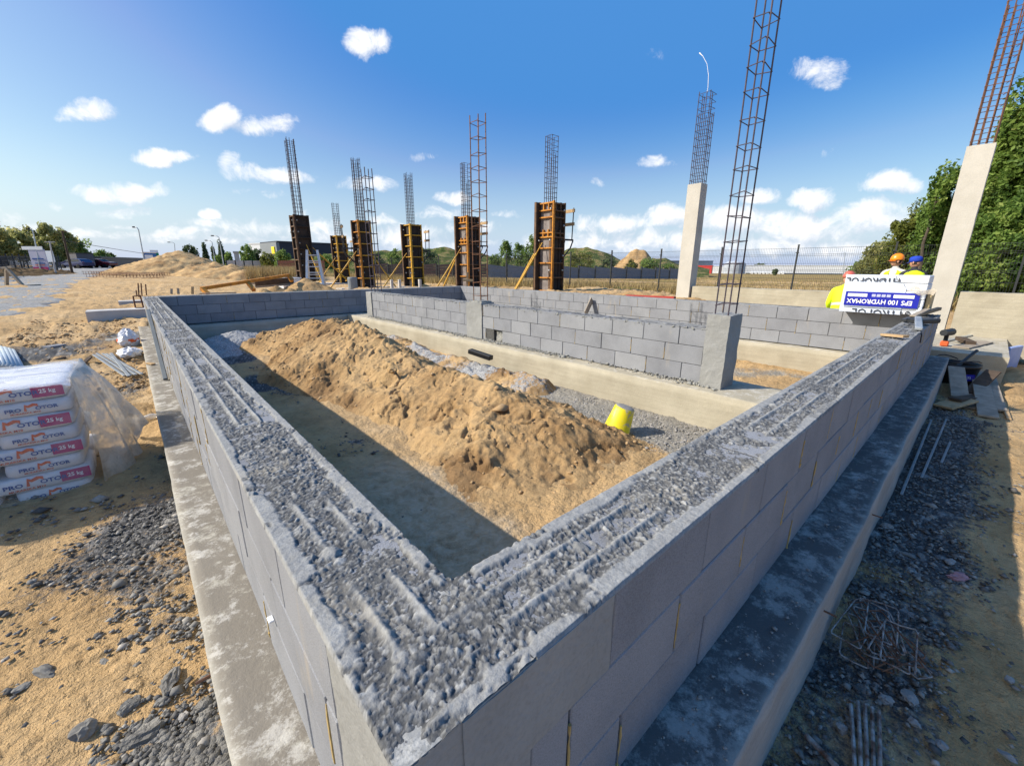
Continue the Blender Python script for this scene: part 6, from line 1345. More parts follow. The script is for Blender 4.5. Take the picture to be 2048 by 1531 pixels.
for k in range(rows):
    z0 = PZ0-.03+LH*k; z1 = z0+LH+.008; zc = (z0+z1)/2; dx = .012*math.sin(k*2.3)
    row = ['topmost', 'second', 'third', 'fourth', 'fifth', 'sixth', 'seventh', 'lowest'][rows-1-k]
    if k % 2 == rows % 2 ^ 1:       # long sides towards the camera (top layer included)
        for q in range(2):
            xr = PX1-.60*q+dx; o = sack((xr-.595, PY0, z0), (xr, PY0+.40, z1), '%s layer of the wrapped mortar bags, %s long bag with a magenta weight tag' % (row, ['corner', 'inner'][q]), seed=k*7+q); bag_print(o, xr+.035, zc, True)
        for q in range(2): sack((PX1-.60*q+dx-.595, PY0+.405, z0), (PX1-.60*q+dx, PY0+.80, z1), '%s layer of the wrapped mortar bags, bag in the back row, %s' % (row, ['corner side', 'inner side'][q]), seed=k*7+q+3)
    else:
        for q in range(3):
            xr = PX1-.01-.425*q+dx; o = sack((xr-.375, PY0+.006, z0), (xr, PY0+.59, z1), '%s layer of the wrapped mortar bags, %s bag showing its short end' % (row, ['corner', 'middle', 'inner'][q]), seed=k*7+q)
            if q == 0: bag_print(o, xr-.005, zc, False, y=PY0+.006-.0012)
            else:
                m_ = MB(); m_.box((xr-.10, PY0+.004, zc+.004), (.14, .0012, .074)); m_.build('weight_tag', MAGENTA, o); text_mesh('weight_lettering', '25 kg', WHITEINK, .036, (xr-.145, PY0+.0028, zc-.006), (1, 0, 0), (0, 0, 1), o, .0012, 'LEFT', .0008, .0004, .95)
ZTOP = PZ0-.03+LH*rows
# stretch film round the load, with the loose hood blown out over the right side
film = empty('plastic_film', (PX1-.5, PY0+.4, PZ0), 'loose dust-covered plastic hood and clear stretch film wrapped round the mortar bags', 'plastic film')
nu, nv = 60, 26; vs = []
path = [(PX1-1.2, PY0-.014), (PX1-.02, PY0-.014), (PX1+.016, PY0+.02), (PX1+.018, PY0+.8), (PX1-1.2, PY0+.82)]
seg = [math.dist(path[i], path[i+1]) for i in range(4)]; tot = sum(seg)
for i in range(nu+1):
    s = tot*i/nu; k = 0
    while k < 3 and s > seg[k]: s -= seg[k]; k += 1
    a, b_ = path[k], path[k+1]; x = a[0]+(b_[0]-a[0])*s/seg[k]; y = a[1]+(b_[1]-a[1])*s/seg[k]
    for j in range(nv+1):
        g_ = j/nv; z = PZ0-.125+(ZTOP+.012-PZ0+.125)*g_; w_ = .006*math.sin(i*1.9+g_*9)+.004*math.sin(i*.7-g_*23)
        vs.append((x+(w_ if k in (2,) else 0), y-(abs(w_)*.8 if k == 0 else -w_), z))
mb = MB(); mb.add(vs, [(i*(nv+1)+j, (i+1)*(nv+1)+j, (i+1)*(nv+1)+j+1, i*(nv+1)+j+1) for i in range(nu) for j in range(nv)]); mb.build('stretch_film', FILM, film, True)
mb = MB(); vs = []; nu, nv = 26, 16
for i in range(nu+1):
    for j in range(nv+1):
        f_ = i/nu; g_ = j/nv; vs.append((PX1-1.2+1.215*f_, PY0-.02+.85*g_, ZTOP+.012+.012*math.sin(f_*13+g_*7)*math.sin(g_*9)-.02*(f_ > .97)-.02*(g_ < .03)))
mb.add(vs, [(i*(nv+1)+j, (i+1)*(nv+1)+j, (i+1)*(nv+1)+j+1, i*(nv+1)+j+1) for i in range(nu) for j in range(nv)]); mb.build('top_sheet', mat_film('pale_top_film', (.80, .82, .88), .45, .22), film, True)
nu, nv = 64, 40; vs = []
for i in range(nu+1):
    f_ = i/nu                                  # along the side, front to back
    y = PY0+.02+.86*f_
    for j in range(nv+1):
        g_ = j/nv; out = .018+.31*math.sin(math.pi*min(1, f_*.82+.02))**.9*g_**.7*(.88+.12*math.sin(f_*11)); drop = (.70+.10*math.sin(f_*6+.6)+.05*math.sin(f_*17))*g_**1.12
        fold = .022*math.sin(f_*26+g_*3)*g_+.010*math.sin(f_*57-g_*6)*g_
        vs.append((PX1+out+fold, y-.05*g_+.012*math.sin(g_*19+f_*8)*g_, ZTOP+.02-drop))
mb = MB(); mb.add(vs, [(i*(nv+1)+j, (i+1)*(nv+1)+j, (i+1)*(nv+1)+j+1, i*(nv+1)+j+1) for i in range(nu) for j in range(nv)]); mb.build('loose_hood', FILMD, film, True)
# ---------------------------------------------------------------- litter beside the left footing
def crumpled(c, r, label, seed=0, sq=(1, 1, .7), mat=PLASTW):
    rr = np.random.default_rng(seed); mb = MB(); n, m = 14, 22; vs = []
    for i in range(n+1):
        ph = -math.pi/2+math.pi*i/n
        for j in range(m):
            th = 2*math.pi*j/m; k = 1+.16*math.sin(th*3+seed)*math.cos(ph*2)+.09*math.sin(th*7+ph*5)+rr.normal(0, .035); vs.append((c[0]+r*sq[0]*k*math.cos(ph)*math.cos(th), c[1]+r*sq[1]*k*math.cos(ph)*math.sin(th), c[2]+r*sq[2]*k*math.sin(ph)))
    mb.add(vs, [(i*m+j, i*m+(j+1) % m, (i+1)*m+(j+1) % m, (i+1)*m+j) for i in range(n) for j in range(m)]); return mb.build('empty_bag', mat, None)
gl = lambda x, y: gh(x, y)
G_E = 'emptied white bags by the left footing'
o = crumpled((-.34, 8.2, gl(-.3, 8.2)+.06), .145, '', 1, (1.0, 1.5, .55)); tag(o, 'nearer crumpled white bag lying flat on the steel strips', 'bag', G_E)
o = crumpled((-.33, 9.1, gl(-.3, 9.1)+.10), .15, '', 2, (.9, 1.1, .95)); tag(o, 'upright crumpled white bag with orange print, behind the flat one', 'bag', G_E); m_ = MB(); m_.lathe([(.143, -.02), (.149, 0), (.145, .03)], 22, (-.33, 9.1, gl(-.3, 9.1)+.11)); m_.build('orange_print', REDINK, o)
o = crumpled((-.34, 9.75, gl(-.3, 9.75)+.09), .13, '', 3, (.9, 1.1, .85)); tag(o, 'farthest crumpled white bag of the emptied ones', 'bag', G_E)
G_S = 'steel strips fanned out by the emptied bags'
for i, (p0, p1, lb) in enumerate((((183, 706), (250, 751), 'leftmost steel strip of the fan'), ((193, 706), (262, 750), 'second steel strip of the fan'), ((203, 705), (272, 749), 'third steel strip of the fan'), ((212, 707), (284, 748), 'fourth steel strip, touching the white bag'), ((222, 706), (258, 752), 'narrow steel strip lying across the fan'))):
    a = at_z(p0[0], p0[1], .36+.005*i); b_ = at_z(p1[0], p1[1], .33+.005*i); plank('steel_strip', a, b_, .036, .012, DULL, lb+' on the sand beside the left footing', 'steel strip', G_S)
G_T = 'grey plastic tubes lying in a bundle'
TUBEM = simple('pale_grey_tube', (.52, .57, .60), (.40, .45, .48), 5, .4)
bt = empty('tube_bundle', (-1.7, 9.3, .36), 'bundle of pale grey plastic tubes lying behind the mortar bags at the frame edge', 'tube bundle')
for i in range(9):
    for k in range(2):
        a = at_z(-14+i*7.5+k*3, 757-abs(i-4)*.3, .30); b_ = at_z(-30+i*7.0+k*3, 716, .30); dz = np.array([0, 0, .05+.065*k+.05*math.sin(math.pi*i/8)]); mb = MB(); mb.tube([tuple(a+dz), tuple(b_+dz)], .034, 10); mb.build('tube', TUBEM, bt, True)
G_W = 'old boards lying flat on the sand'
for i, (p0, p1, w_, lb) in enumerate((((57, 747), (96, 718), .05, 'thin dark board framing the left of the flat boards on the sand'), ((60, 748), (146, 741), .05, 'dark edge board nearest the mortar bags'), ((138, 743), (155, 718), .10, 'middle flat board on the sand behind the mortar bags'), ((150, 741), (180, 714), .05, 'right hand dark board on the sand pointing at the steel strips'), ((98, 722), (130, 714), .06, 'short loose slat beyond the flat boards'), ((95, 738), (126, 722), .42, 'wide pale sheet lying between the thin dark boards'))):
    a = at_z(p0[0], p0[1], .36); b_ = at_z(p1[0], p1[1], .38); plank('old_board', a, b_, w_, .02, WOODG if i in (2, 5) else WOODD, lb, 'board', G_W)
a = at_z(94, 698, .38); b_ = at_z(126, 693, .38); plank('broken_block', a, b_, .16, .09, BLOCK, 'dark broken piece of block lying on the sand left of the steel strips', 'block piece')
b0 = at_z(215, 681, .40); plank('flat_slab', b0, b0+np.array([.35, .1, 0]), .25, .04, GREYDIRT, 'flat dried mortar slab lying left of the emptied white bags', 'slab')
mb = MB(); mb.box((3.62, 4.55, .40), (.10, .42, .07), Matrix.Rotation(.25, 3, 'Z') @ Matrix.Rotation(.15, 3, 'X'), 0, .01); tag(mb.build('dark_batten', BLACKP), 'dark plastic piece lying on the rubble bank below the dividing wall', 'plastic piece')
mb = MB(); mb.box((-.13, 6.6, .47), (.05, .16, .012), Matrix.Rotation(.4, 3, 'Z')); tag(mb.build('wood_chip', WOOD), 'small pale wood chip on the edge of the left footing', 'wood chip')
# ---------------------------------------------------------------- loose stones
def stone(c, r, mat, label, cat='stone', group=None, seed=0, sq=(1, .8, .55), rz=0, name='stone'):
    rr = np.random.default_rng(seed); import bmesh; bm = bmesh.new(); bmesh.ops.create_icosphere(bm, subdivisions=3, radius=1)
    pl = rr.normal(size=(9, 3)); pl /= np.linalg.norm(pl, axis=1)[:, None]; dd = rr.uniform(.55, .9, 9); R = Matrix.Rotation(rz, 3, 'Z')
    for v in bm.verts:
        p = np.array(v.co)
        for q, d in zip(pl, dd):
            s = p@q
            if s > d: p = p-q*(s-d)*.9
        t_ = float(fbm(np.array([p[0]*1.0+seed]), np.array([p[1]+p[2]*1.7]), 2.2, 4, 7)[0]); p = p*(1+.42*t_)
        v.co = R @ Vector(p*np.array(sq)*r*(1+rr.normal(0, .02)))+Vector(c)
    me = bpy.data.meshes.new(name); bm.to_mesh(me); bm.free(); me.materials.append(mat); return tag(link(name, me), label, cat, group)
STONE = simple('grey_stone', (.23, .22, .20), (.13, .125, .118), 12, .92, bump=.6, bscale=60); STONEL = simple('pale_stone', (.34, .32, .30), (.22, .21, .20), 14, .9, bump=.5, bscale=60); PINK = simple('pink_rag_fabric', (.42, .24, .26), (.30, .17, .19), 14, .9, bump=.5)
MCH = simple('mortar_chunk', (.235, .225, .205), (.12, .115, .108), 22, .95, bump=1.0, bscale=45, dist=.02)
G_K = 'grey mortar chunks in the rubble'
ck = [(300, 1480, .10, (1.3, .9, .45), MCH, 'biggest flat mortar slab in the rubble at the bottom left'), (345, 1375, .09, (1.6, .6, .35), MCH, 'long thin mortar slab touching the left footing'), (178, 1475, .07, (1, .9, .9), STONE, 'dark knobbly chunk left of the biggest slab'), (265, 1425, .06, (1.2, .8, .5), MCH, 'pale chunk above the biggest slab'), (95, 1362, .06, (1.7, .7, .6), STONE, 'long dark clod on the open sand'), (50, 1395, .05, (1.2, .8, .5), STONE, 'dark clod at the left frame edge'), (370, 1445, .035, (1, .9, .8), STONEL, 'round pebble beside the left footing'), (330, 1415, .04, (1.2, .8, .6), STONE, 'wedge shaped stone between the slabs'), (313, 1290, .03, (1, .9, .7), STONEL, 'small round stone above the rubble'), (235, 1130, .035, (.6, .6, 1.4), STONE, 'upright stone on the sand below the mortar bags'), (120, 1460, .03, (1, .8, .6), STONE, 'small clod left of the dark knobbly chunk'), (215, 1340, .035, (1.4, .8, .5), STONE, 'small clod at the rubble edge')]
for i, (px, py, r, sq, m_, lb) in enumerate(ck):
    p = at_z(px, py, .07); stone((p[0], p[1], gh(p[0], p[1])+r*.14), r*.56, m_, lb, 'chunk', G_K, 900+i, sq, i*1.3, 'mortar_chunk')
G_G = 'stones in the shaded gravel'
sk = [(1900, 1120, .05, (1.4, .8, .5), STONEL, 'flat pale stone above the pink rag'), (1815, 1108, .05, (1.6, .9, .6), STONE, 'angular dark stone beside the shaded footing'), (1845, 1110, .045, (1.5, .8, .5), STONE, 'angular dark stone right of its twin'), (1775, 1050, .05, (1.2, .9, .7), STONEL, 'rounded brown stone tight against the shaded footing'), (1820, 1390, .05, (1.2, .9, .6), STONEL, 'grey stone below the wire tangle'), (1775, 1395, .035, (1.2, .9, .7), STONEL, 'smaller grey stone above the bar bundle'), (1685, 1452, .035, (1, .9, .8), STONEL, 'pale cube like stone left of the bar bundle'), (1700, 1432, .03, (1, .9, .7), STONE, 'small rounded stone beside the pale cube like one'), (1830, 1440, .035, (1.1, .8, .6), STONEL, 'pale stone right of the bar bundle'), (1885, 1483, .03, (1.2, .9, .6), STONEL, 'lone pebble on the sand near the bottom edge'), (2015, 1505, .03, (1.3, .8, .5), STONEL, 'pale pebble in the bottom right corner'), (2020, 1355, .03, (1.4, .8, .5), STONEL, 'pale pebble on the sand at the right frame edge')]
for i, (px, py, r, sq, m_, lb) in enumerate(sk):
    p = at_z(px, py, .02); stone((p[0], p[1], gh(p[0], p[1])+r*.25), r*.62, m_, lb, 'stone', G_G, 950+i, sq, i*1.7)
p = at_z(1918, 1155, .02); stone((p[0], p[1], .025), .032, PINK, 'crumpled pinkish rag lying on the shaded gravel', 'rag', None, 991, (1.6, .9, .8), -.9, 'crumpled_rag')
G_H = 'clods on the sand heap'
hk = [(590, 752, 1.42, .13, HEAP, 'largest rounded sand lump at the toe of the heap, half in shade'), (706, 798, 1.8, .05, HEAP, 'brown clod on the lower slope of the heap'), (785, 738, 2.05, .06, HEAP, 'clod on the saddle of the heap'), (860, 905, 2.0, .05, HEAP, 'clod on the near slope of the heap'), (560, 995, .95, .035, STONE, 'pebble on the pale floor by the left wall')]
for i, (px, py, xx, r, m_, lb) in enumerate(hk[:4]):
    p = at_x(px, py, xx); o = stone(tuple(p+np.array([0, 0, -r*.1])), r, m_, lb, 'clod', G_H, 970+i, (1.4, 1.1, .7), i, 'sand_clod')
# loose gravel and crumbs: nobody could count them
def scatter(name, pts, size, mat, label, cat, seed=0):
    g = np.random.default_rng(seed); n = len(pts); base = np.array([[1, 0, 0], [-.9, .1, 0], [0, 1, .1], [.1, -.95, 0], [0, .1, 1], [.05, 0, -.8]], float)
    tri = np.array([[0, 2, 4], [2, 1, 4], [1, 3, 4], [3, 0, 4], [2, 0, 5], [1, 2, 5], [3, 1, 5], [0, 3, 5]]); a = g.uniform(0, 6.28, n); s = size*g.lognormal(0, .45, n)
    V = base[None]*(1+g.normal(0, .22, (n, 6, 3)))*s[:, None, None]*np.array([1.15, .95, .62]); c, q = np.cos(a)[:, None], np.sin(a)[:, None]
    Vx = V[..., 0]*c-V[..., 1]*q; Vy = V[..., 0]*q+V[..., 1]*c; V = np.stack([Vx, Vy, V[..., 2]], -1)+pts[:, None]
    F = (tri[None]+6*np.arange(n)[:, None, None]).reshape(-1, 3); return tag(raw_mesh(name, V.reshape(-1, 3), F, mat, tone=np.repeat(g.uniform(0, 1, n), 8)), label, cat, kind='stuff')
def mat_stones():
    t = NT('mixed_gravel'); base = t.ramp(t.attr('tone'), [(0, (.085, .083, .08)), (.5, (.16, .152, .143)), (.85, (.25, .24, .22)), (1, (.38, .35, .31))]); base = t.mix(.4, base, t.ramp(t.noise(80, 4), [(.3, .6), (.7, 1.2)]), 'MULTIPLY'); return t.fin(base, .92, 0, .15)
GRAVEL = mat_stones()
def pick(n, x0, x1, y0, y1, thr, seed, zoff=.004):
    g = np.random.default_rng(seed); x = g.uniform(x0, x1, n); y = g.uniform(y0, y1, n); k = gravel_mask(x, y)+.45*fbm(x, y, 9, 3, 41)+.15*g.normal(size=n) > thr; x = x[k]; y = y[k]; return np.stack([x, y, gz(x, y)+zoff+.012*fbm(x, y, 1.3, 4, 51)], 1)
scatter('loose_gravel', pick(15000, .8, 7.5, -1.3, -.2, .40, 1, .012), .0085, GRAVEL, 'loose dark gravel in the shade beside the right footing', 'gravel', 1)
scatter('loose_gravel', pick(9000, -.95, -.17, .45, 2.0, .42, 2, .012), .0085, GRAVEL, 'loose mortar rubble beside the left footing near the corner', 'gravel', 2)
scatter('loose_gravel', pick(9000, -1.0, -.17, 2.0, 8.0, .45, 3, .012), .010, GRAVEL, 'loose gravel scattered on the sand round the pallet', 'gravel', 3)
g = np.random.default_rng(8); n = 900
xx = 7.5*g.uniform(0, 1, n)**1.8+.5; scatter('footing_crumbs', np.stack([xx, -.18+.16*g.uniform(0, 1, n), np.full(n, ZF+.004)], 1)[:400], .0038, STONEL, 'mortar crumbs lying on the shaded right footing', 'crumbs', 6)
# ---------------------------------------------------------------- the three workers
def hand(joints, edges, wrist, d, side):
    """palm and five fingers grown from joint index wrist along direction d"""
    d = Vector(d).normalized(); s = d.cross(Vector((side, 0, .2))).normalized(); n = d.cross(s); w = Vector(joints[wrist][:3]); i0 = len(joints)
    joints.append((*(w+d*.06), (.036, .018))); edges.append((wrist, i0)); 
    for k, (o, L) in enumerate(((-.030, .070), (-.010, .082), (.011, .076), (.030, .060))):
        a = w+d*.095+s*o; joints.append((*a, .011)); edges.append((i0, len(joints)-1)); b_ = a+d*L*.55+n*.012; joints.append((*b_, .0095)); edges.append((len(joints)-2, len(joints)-1)); c = b_+d*L*.35+n*.026; joints.append((*c, .008)); edges.append((len(joints)-2, len(joints)-1))
    a = w+d*.035-s*.045+n*.01; joints.append((*a, .012)); edges.append((wrist, len(joints)-1)); b_ = a+d*.045-s*.015+n*.015; joints.append((*b_, .0095)); edges.append((len(joints)-2, len(joints)-1))
def worker(x, y, z, ang, label, height=1.76, bend=0.0, headturn=0.0, hat='helmet', hatmat=HELM_O, vestmat=HIVIS, sleeve=SHIRT, glasses=False):
    root = empty('person', (x, y, z), label, 'person', None, ang); k = height/1.76
    cb, sb = math.cos(bend), math.sin(bend)
    def U(px, py, pz):                     # bend the upper body forward (+y) about the hips
        h = .94
        if pz <= h: return (px*k, py*k, pz*k)
        dz = pz-h; return (px*k, (py*cb+dz*sb)*k, (h+dz*cb-py*sb)*k)
    J = []; E_ = []
    def j(p, r, par=None): J.append((*p, r)); (E_.append((par, len(J)-1)) if par is not None else None); return len(J)-1
    pel = j(U(0, 0, .95), (.155, .115)); wa = j(U(0, -.01, 1.10), (.145, .105), pel); ch = j(U(0, 0, 1.30), (.17, .115), wa); sh_ = j(U(0, .0, 1.43), (.12, .085), ch); nk = j(U(0, .01, 1.51), (.055, .058), sh_); hd = j(U(0, .02, 1.57), (.058, .062), nk)
    for sg in (-1, 1):
        hp = j(U(sg*.095, 0, .88), (.095, .10), pel); kn = j((sg*.11*k, .02*k, .49*k), (.062, .065), hp); an = j((sg*.115*k, -.01*k, .09*k), (.042, .045), kn); j((sg*.125*k, .13*k, .035*k), (.045, .032), an)
        s_ = j(U(sg*.185, 0, 1.41), (.068, .068), sh_); el = j(U(sg*.25, .06, 1.14), (.046, .046), s_); wr = j(U(sg*.22, .27, 1.02), (.03, .026), el); hand(J, E_, wr, Vector(U(sg*.19, .40, 1.0))-Vector(U(sg*.22, .27, 1.02)), sg)
    body = skin_body('body', J, E_, sleeve, root, 0, 2)
    # two more surfaces on the same body: skin for hands, trousers
    body.data.materials.append(SKIN); body.data.materials.append(JEANS)
    wz = .97*k
    for p in body.data.polygons:
        c = p.center
        if c.z < wz and abs(c.x) < .20*k and c.y < .2*k: p.material_index = 2
    fw_ = Vector(U(.24, .26, 1.02))
    for p in body.data.polygons:
        c = p.center
        if c.y > fw_.y-.03 and abs(c.x) > .12*k and c.z > .5*k: p.material_index = 1
    body.location = (0, 0, 0)
    # head: shaped ball with nose, brow, chin, ears
    hc = Vector(U(0, .035, 1.655)); R = Matrix.Rotation(headturn, 3, 'Z') @ Matrix.Rotation(-bend*.6, 3, 'X'); mb = MB(); n, m = 22, 28; vs = []
    for i in range(n+1):
        ph = -math.pi/2+math.pi*i/n
        for q in range(m):
            th = 2*math.pi*q/m; cx, cy, cz = math.cos(ph)*math.cos(th), math.cos(ph)*math.sin(th), math.sin(ph); f_ = max(0, cy)
            rx, ry, rz_ = .076, .098, .118
            if cz < 0: rx *= 1-.28*cz*cz*1.0; ry *= 1-.12*cz*cz
            px, py, pz = cx*rx, cy*ry, cz*rz_
            g_ = lambda a, b_, s1, s2: math.exp(-((px-a)/s1)**2-((pz-b_)/s2)**2)*(f_ > .35)
            py += .024*g_(0, -.018, .013, .022)+.007*g_(0, .022, .05, .012)-.012*(g_(.03, .006, .014, .011)+g_(-.03, .006, .014, .011))+.010*g_(0, -.055, .022, .009)-.005*g_(0, -.061, .02, .004)+.010*g_(0, -.095, .026, .018)
            vs.append(R @ Vector((px*k, py*k, pz*k))+hc)
    mb.add(vs, [(i*m+q, i*m+(q+1) % m, (i+1)*m+(q+1) % m, (i+1)*m+q) for i in range(n) for q in range(m)])
    for sg in (-1, 1):
        e = hc+R @ Vector((sg*.078*k, -.008*k, -.008*k)); mb.lathe([(0, -.032), (.016, -.02), (.02, 0), (.015, .022), (0, .032)], 10, e, R @ Matrix.Rotation(sg*.3, 3, 'Z') @ Matrix.Diagonal((.5, 1, 1)))
    mb.build('head', SKIN, root, True, True)
    for sg in (-1, 1): mb = MB(); mb.lathe([(0, -.008), (.008, 0), (0, .008)], 8, hc+R @ Vector((sg*.03*k, .080*k, .006*k))); mb.build('eye', HAIR, root, local=True)
    mb = MB(); mb.lathe([(.079*k, -.035*k), (.081*k, .0), (.078*k, .03*k)], 24, hc+R @ Vector((0, -.014, .012)), R @ Matrix.Diagonal((1, 1.2, 1))); mb.build('hair', HAIR, root, True, True) if False else None
    hb = MB(); vsb = []; 
    for i in range(7):
        for q in range(13): th = math.pi*(.94+1.12*q/12); zz = -.05+.09*i/6; rr_ = .080*(1-.12*max(0, -zz/.05)); vsb.append(R @ Vector((rr_*math.cos(th)*k, (rr_*1.22*math.sin(th))*k, zz*k))+hc)
    hb.add(vsb, [(i*13+q, i*13+q+1, (i+1)*13+q+1, (i+1)*13+q) for i in range(6) for q in range(12)]); hb.build('hair', HAIR, root, True, True)
    ht = hc+R @ Vector((0, -.004, .040*k)); S3 = Matrix.Diagonal((1, 1.2, 1))
    if hat == 'helmet':
        hm_ = MB(); hm_.lathe([(.100*k, -.02), (.102*k, 0), (.099*k, .03), (.085*k, .075), (.058*k, .100), (.025*k, .112), (0, .114)], 26, ht, R @ S3)
        hm_.add([R @ Vector((.098*math.cos(a)*k*s_, .118*math.sin(a)*k*s_+.0*k, -.022-.012*(s_ > 1)))+ht for s_ in (1.0, 1.38) for a in [math.pi*(.12+.76*q/10) for q in range(11)]], [(q, q+1, 12+q, 11+q) for q in range(10)])
        for a in (-.018, .018): hm_.tube([R @ Vector((a, .10*math.cos(t_)*k, .02+.098*math.sin(t_)))+ht for t_ in [math.pi*q/10 for q in range(11)]], .006, 5)
        hm_.build('helmet', hatmat, root, True, True)
    else:
        hm_ = MB(); hm_.lathe([(.086*k, -.03), (.09*k, .0), (.092*k, .035), (.082*k, .07), (.05*k, .088), (0, .092)], 22, ht+R @ Vector((0, 0, -.005)), R @ S3); hm_.build('cap', hatmat, root, True, True); hm_ = MB(); hm_.add([R @ Vector((.08*math.cos(a)*k*s_, .10*math.sin(a)*k*s_, -.026-.02*(s_ > 1)))+ht for s_ in (1.0, 1.55) for a in [math.pi*(.18+.64*q/8) for q in range(9)]], [(q, q+1, 10+q, 9+q) for q in range(8)]); hm_.build('cap_peak', hatmat, root, True, True)
    if glasses: gm = MB(); gm.tube([R @ Vector((.078*math.cos(a)*k, .100*math.sin(a)*k, .008))+hc for a in [math.pi*q/12 for q in range(13)]], .012, 6); gm.build('goggles', DARKMETAL, root, local=True)
    # hi-vis vest: a shell round the chest with neck opening at the front
    ve = MB(); vs = []; rows_ = [(.86, .185, .15), (1.0, .18, .145), (1.12, .178, .138), (1.26, .20, .145), (1.36, .205, .138), (1.43, .185, .115), (1.475, .125, .085)]; m = 28
    for (zz, a, b_) in rows_:
        for q in range(m+1):
            th = math.pi*.5+(2*math.pi)*(q/m); op = .07
            o2 = op*(1+4*max(0, zz-1.15)/.25); th = math.pi*.5+o2+(2*math.pi-2*o2)*(q/m)
            vs.append(U(a*math.cos(th), b_*math.sin(th), zz))
    ve.add(vs, [(i*(m+1)+q, i*(m+1)+q+1, (i+1)*(m+1)+q+1, (i+1)*(m+1)+q) for i in range(len(rows_)-1) for q in range(m)]); v_ = ve.build('vest', vestmat, root, True, True)
    for zz in (.97, 1.10):
        st = MB(); vs = []
        for z2 in (zz-.025, zz+.025):
            for q in range(m+1):
                th = math.pi*.55+2*math.pi*.95*q/m; f_ = (z2-.86)/.26; vs.append(U((.188-.006*f_)*math.cos(th), (.153-.012*f_)*math.sin(th), z2))
        st.add(vs, [(q, q+1, m+2+q, m+1+q) for q in range(m)]); st.build('reflective_band', GREYSTRIPE, v_ if False else root, True, True)
    return root, U
def face_to(px, py): return 0
# facing: local +y is the way a person looks
lw = RT[:2]/np.linalg.norm(RT[:2])
a_left = math.atan2(-lw[1], -lw[0])-math.pi/2
def stand(px, py, X, label, body, head, height, bend, **kw):
    """put a worker so that the middle of the head is seen at (px, py) at depth X"""
    p = at_x(px, py, X); k = height/1.76; hz_ = (.94+(1.655-.94)*math.cos(bend))*k; off = (1.655-.94)*math.sin(bend)*k
    a = math.atan2(CAM[1]-p[1], CAM[0]-p[0])-math.pi/2+body
    return worker(p[0]+math.sin(a)*off, p[1]-math.cos(a)*off, p[2]-hz_, a, label, height, bend, head, **kw)
w1, _ = stand(1795, 522, 12.35, 'worker in orange helmet, white shirt and yellow vest looking left behind the foam pack', -.35, -1.0, 1.74, 0, hat='helmet', hatmat=HELM_O, sleeve=SHIRT)
w2, U2 = stand(1832, 524, 12.2, 'worker in royal blue cap seen from behind, yellow vest over dark sleeves', math.pi+.25, .8, 1.74, .12, hat='cap', hatmat=CAPB, sleeve=DARKCLOTH)
GREENTX = simple('green_print', (.05, .30, .22), (.04, .24, .18), 20, .6)
for k, (zz, wd) in enumerate(((1.30, .20), (1.26, .17))): mb = MB(); mb.box(U2(0, -.150, zz), (wd, .006, .026)); mb.build('back_print', GREENTX, w2, local=True)
w3, _ = stand(1697, 557, 10.3, 'stooping worker in faded red helmet and dark goggles, half hidden by the foam pack', math.pi*.97, -.5, 1.66, .30, hat='helmet', hatmat=HELM_R, sleeve=HIVIS, glasses=True)
# dense broken mortar by the near corner of the left footing
g = np.random.default_rng(21); n = 11000; x = -.17-np.abs(g.normal(0, 1, n))*.24; y = .50+np.abs(g.normal(0, .36, n)); k = (x > -1.0) & (g.uniform(0, 1, n) < np.exp(-(((x+.26)/.36)**2+((y-.85)/.42)**2)*.8)); x = x[k]; y = y[k]
scatter('mortar_rubble', np.stack([x, y, gz(x, y)+.008], 1),   .0105, MCH, 'crumbled grey mortar rubble heaped against the left footing at the near corner', 'rubble', 22)

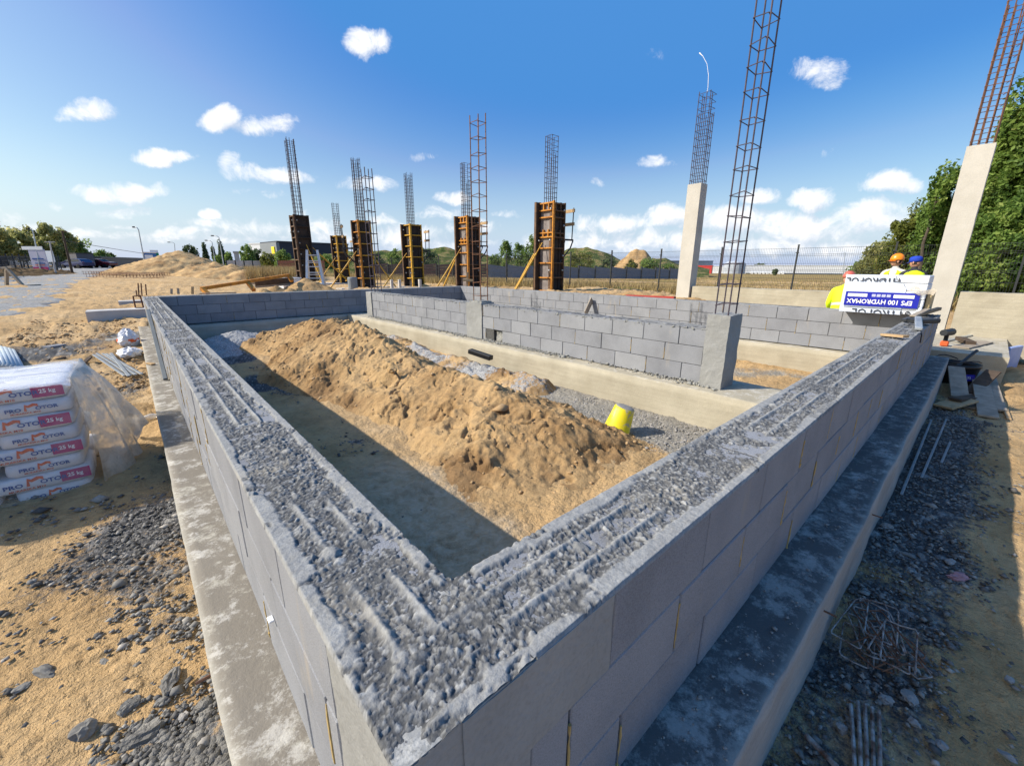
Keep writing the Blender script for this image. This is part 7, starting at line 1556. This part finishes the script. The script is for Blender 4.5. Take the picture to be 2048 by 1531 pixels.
# clods and crumbs lying on the sand heap, droppings along the dividing wall
def on_heap(n, lab, seed, thr=.06):
    x0, x1, y0, y1, Z, H = HEAPS[lab]; g = np.random.default_rng(seed); fx = g.uniform(0, 1, n); fy = g.uniform(0, 1, n); i = (fy*(Z.shape[0]-1)).astype(int); j = (fx*(Z.shape[1]-1)).astype(int)
    k = (H[i, j] > thr) & (fbm(x0+fx*(x1-x0), y0+fy*(y1-y0), 1.1, 3, 441)+.5*g.normal(size=n) > -.1); return np.stack([x0+fx*(x1-x0), y0+fy*(y1-y0), Z[i, j]+.002], 1)[k]
CLODM = simple('sand_clod', (.47, .32, .17), (.30, .19, .095), 9, .95, bump=.6, bscale=60)
LAB = 'long heap of clumpy tan sand between the left wall and the dividing wall'
scatter('sand_crumbs', on_heap(4500, LAB, 5, .02), .012, CLODM, 'crumbs and small clods of sand on the long heap', 'crumbs', 31)
scatter('sand_crumbs', on_heap(350, LAB, 6, .02), .026, CLODM, 'larger broken clods of sand on the long heap', 'crumbs', 32)
g = np.random.default_rng(33); n = 5200; y = g.uniform(1.3, 10.0, n); x = DX-np.abs(g.normal(0, .045, n)); k = (fbm(y, y*0, 1.3, 3, 611)+.25*g.normal(size=n) > -.15) & (x > 4.05); x = x[k]; y = y[k]
o = scatter('mortar_droppings', np.stack([x, y, ZF+.002+.02*np.exp(-((DX-x)/.02)**2)], 1), .009, MORTAR, None, None, 34); o.parent = DROPW; o.location = -wloc(DROPW)
n = 3000; x = -1.9*g.uniform(0, 1, n); y = 6.0+9*g.uniform(0, 1, n)**1.2; k = (x > -2.2) & (x < -.2) & (fbm(x, y, .9, 3, 613)+.3*g.normal(size=n) > .12); x = x[k]; y = y[k]
scatter('sand_crumbs', np.stack([x, y, gz(x, y)+.02], 1), .018, CLODM, 'clods of sand scattered over the ground left of the walls', 'crumbs', 35)

scatter('loose_gravel', pick(9000, .26, 1.6, .3, 8.5, .30, 41, .008), .0075, GRAVEL, 'small dark gravel on the shaded floor along the left wall', 'gravel', 41)
scatter('loose_gravel', pick(9000, 2.8, 4.0, .4, 9.0, .35, 42, .008), .0085, STONEL, 'pale gravel on the floor between the sand heap and the dividing wall', 'gravel', 42)
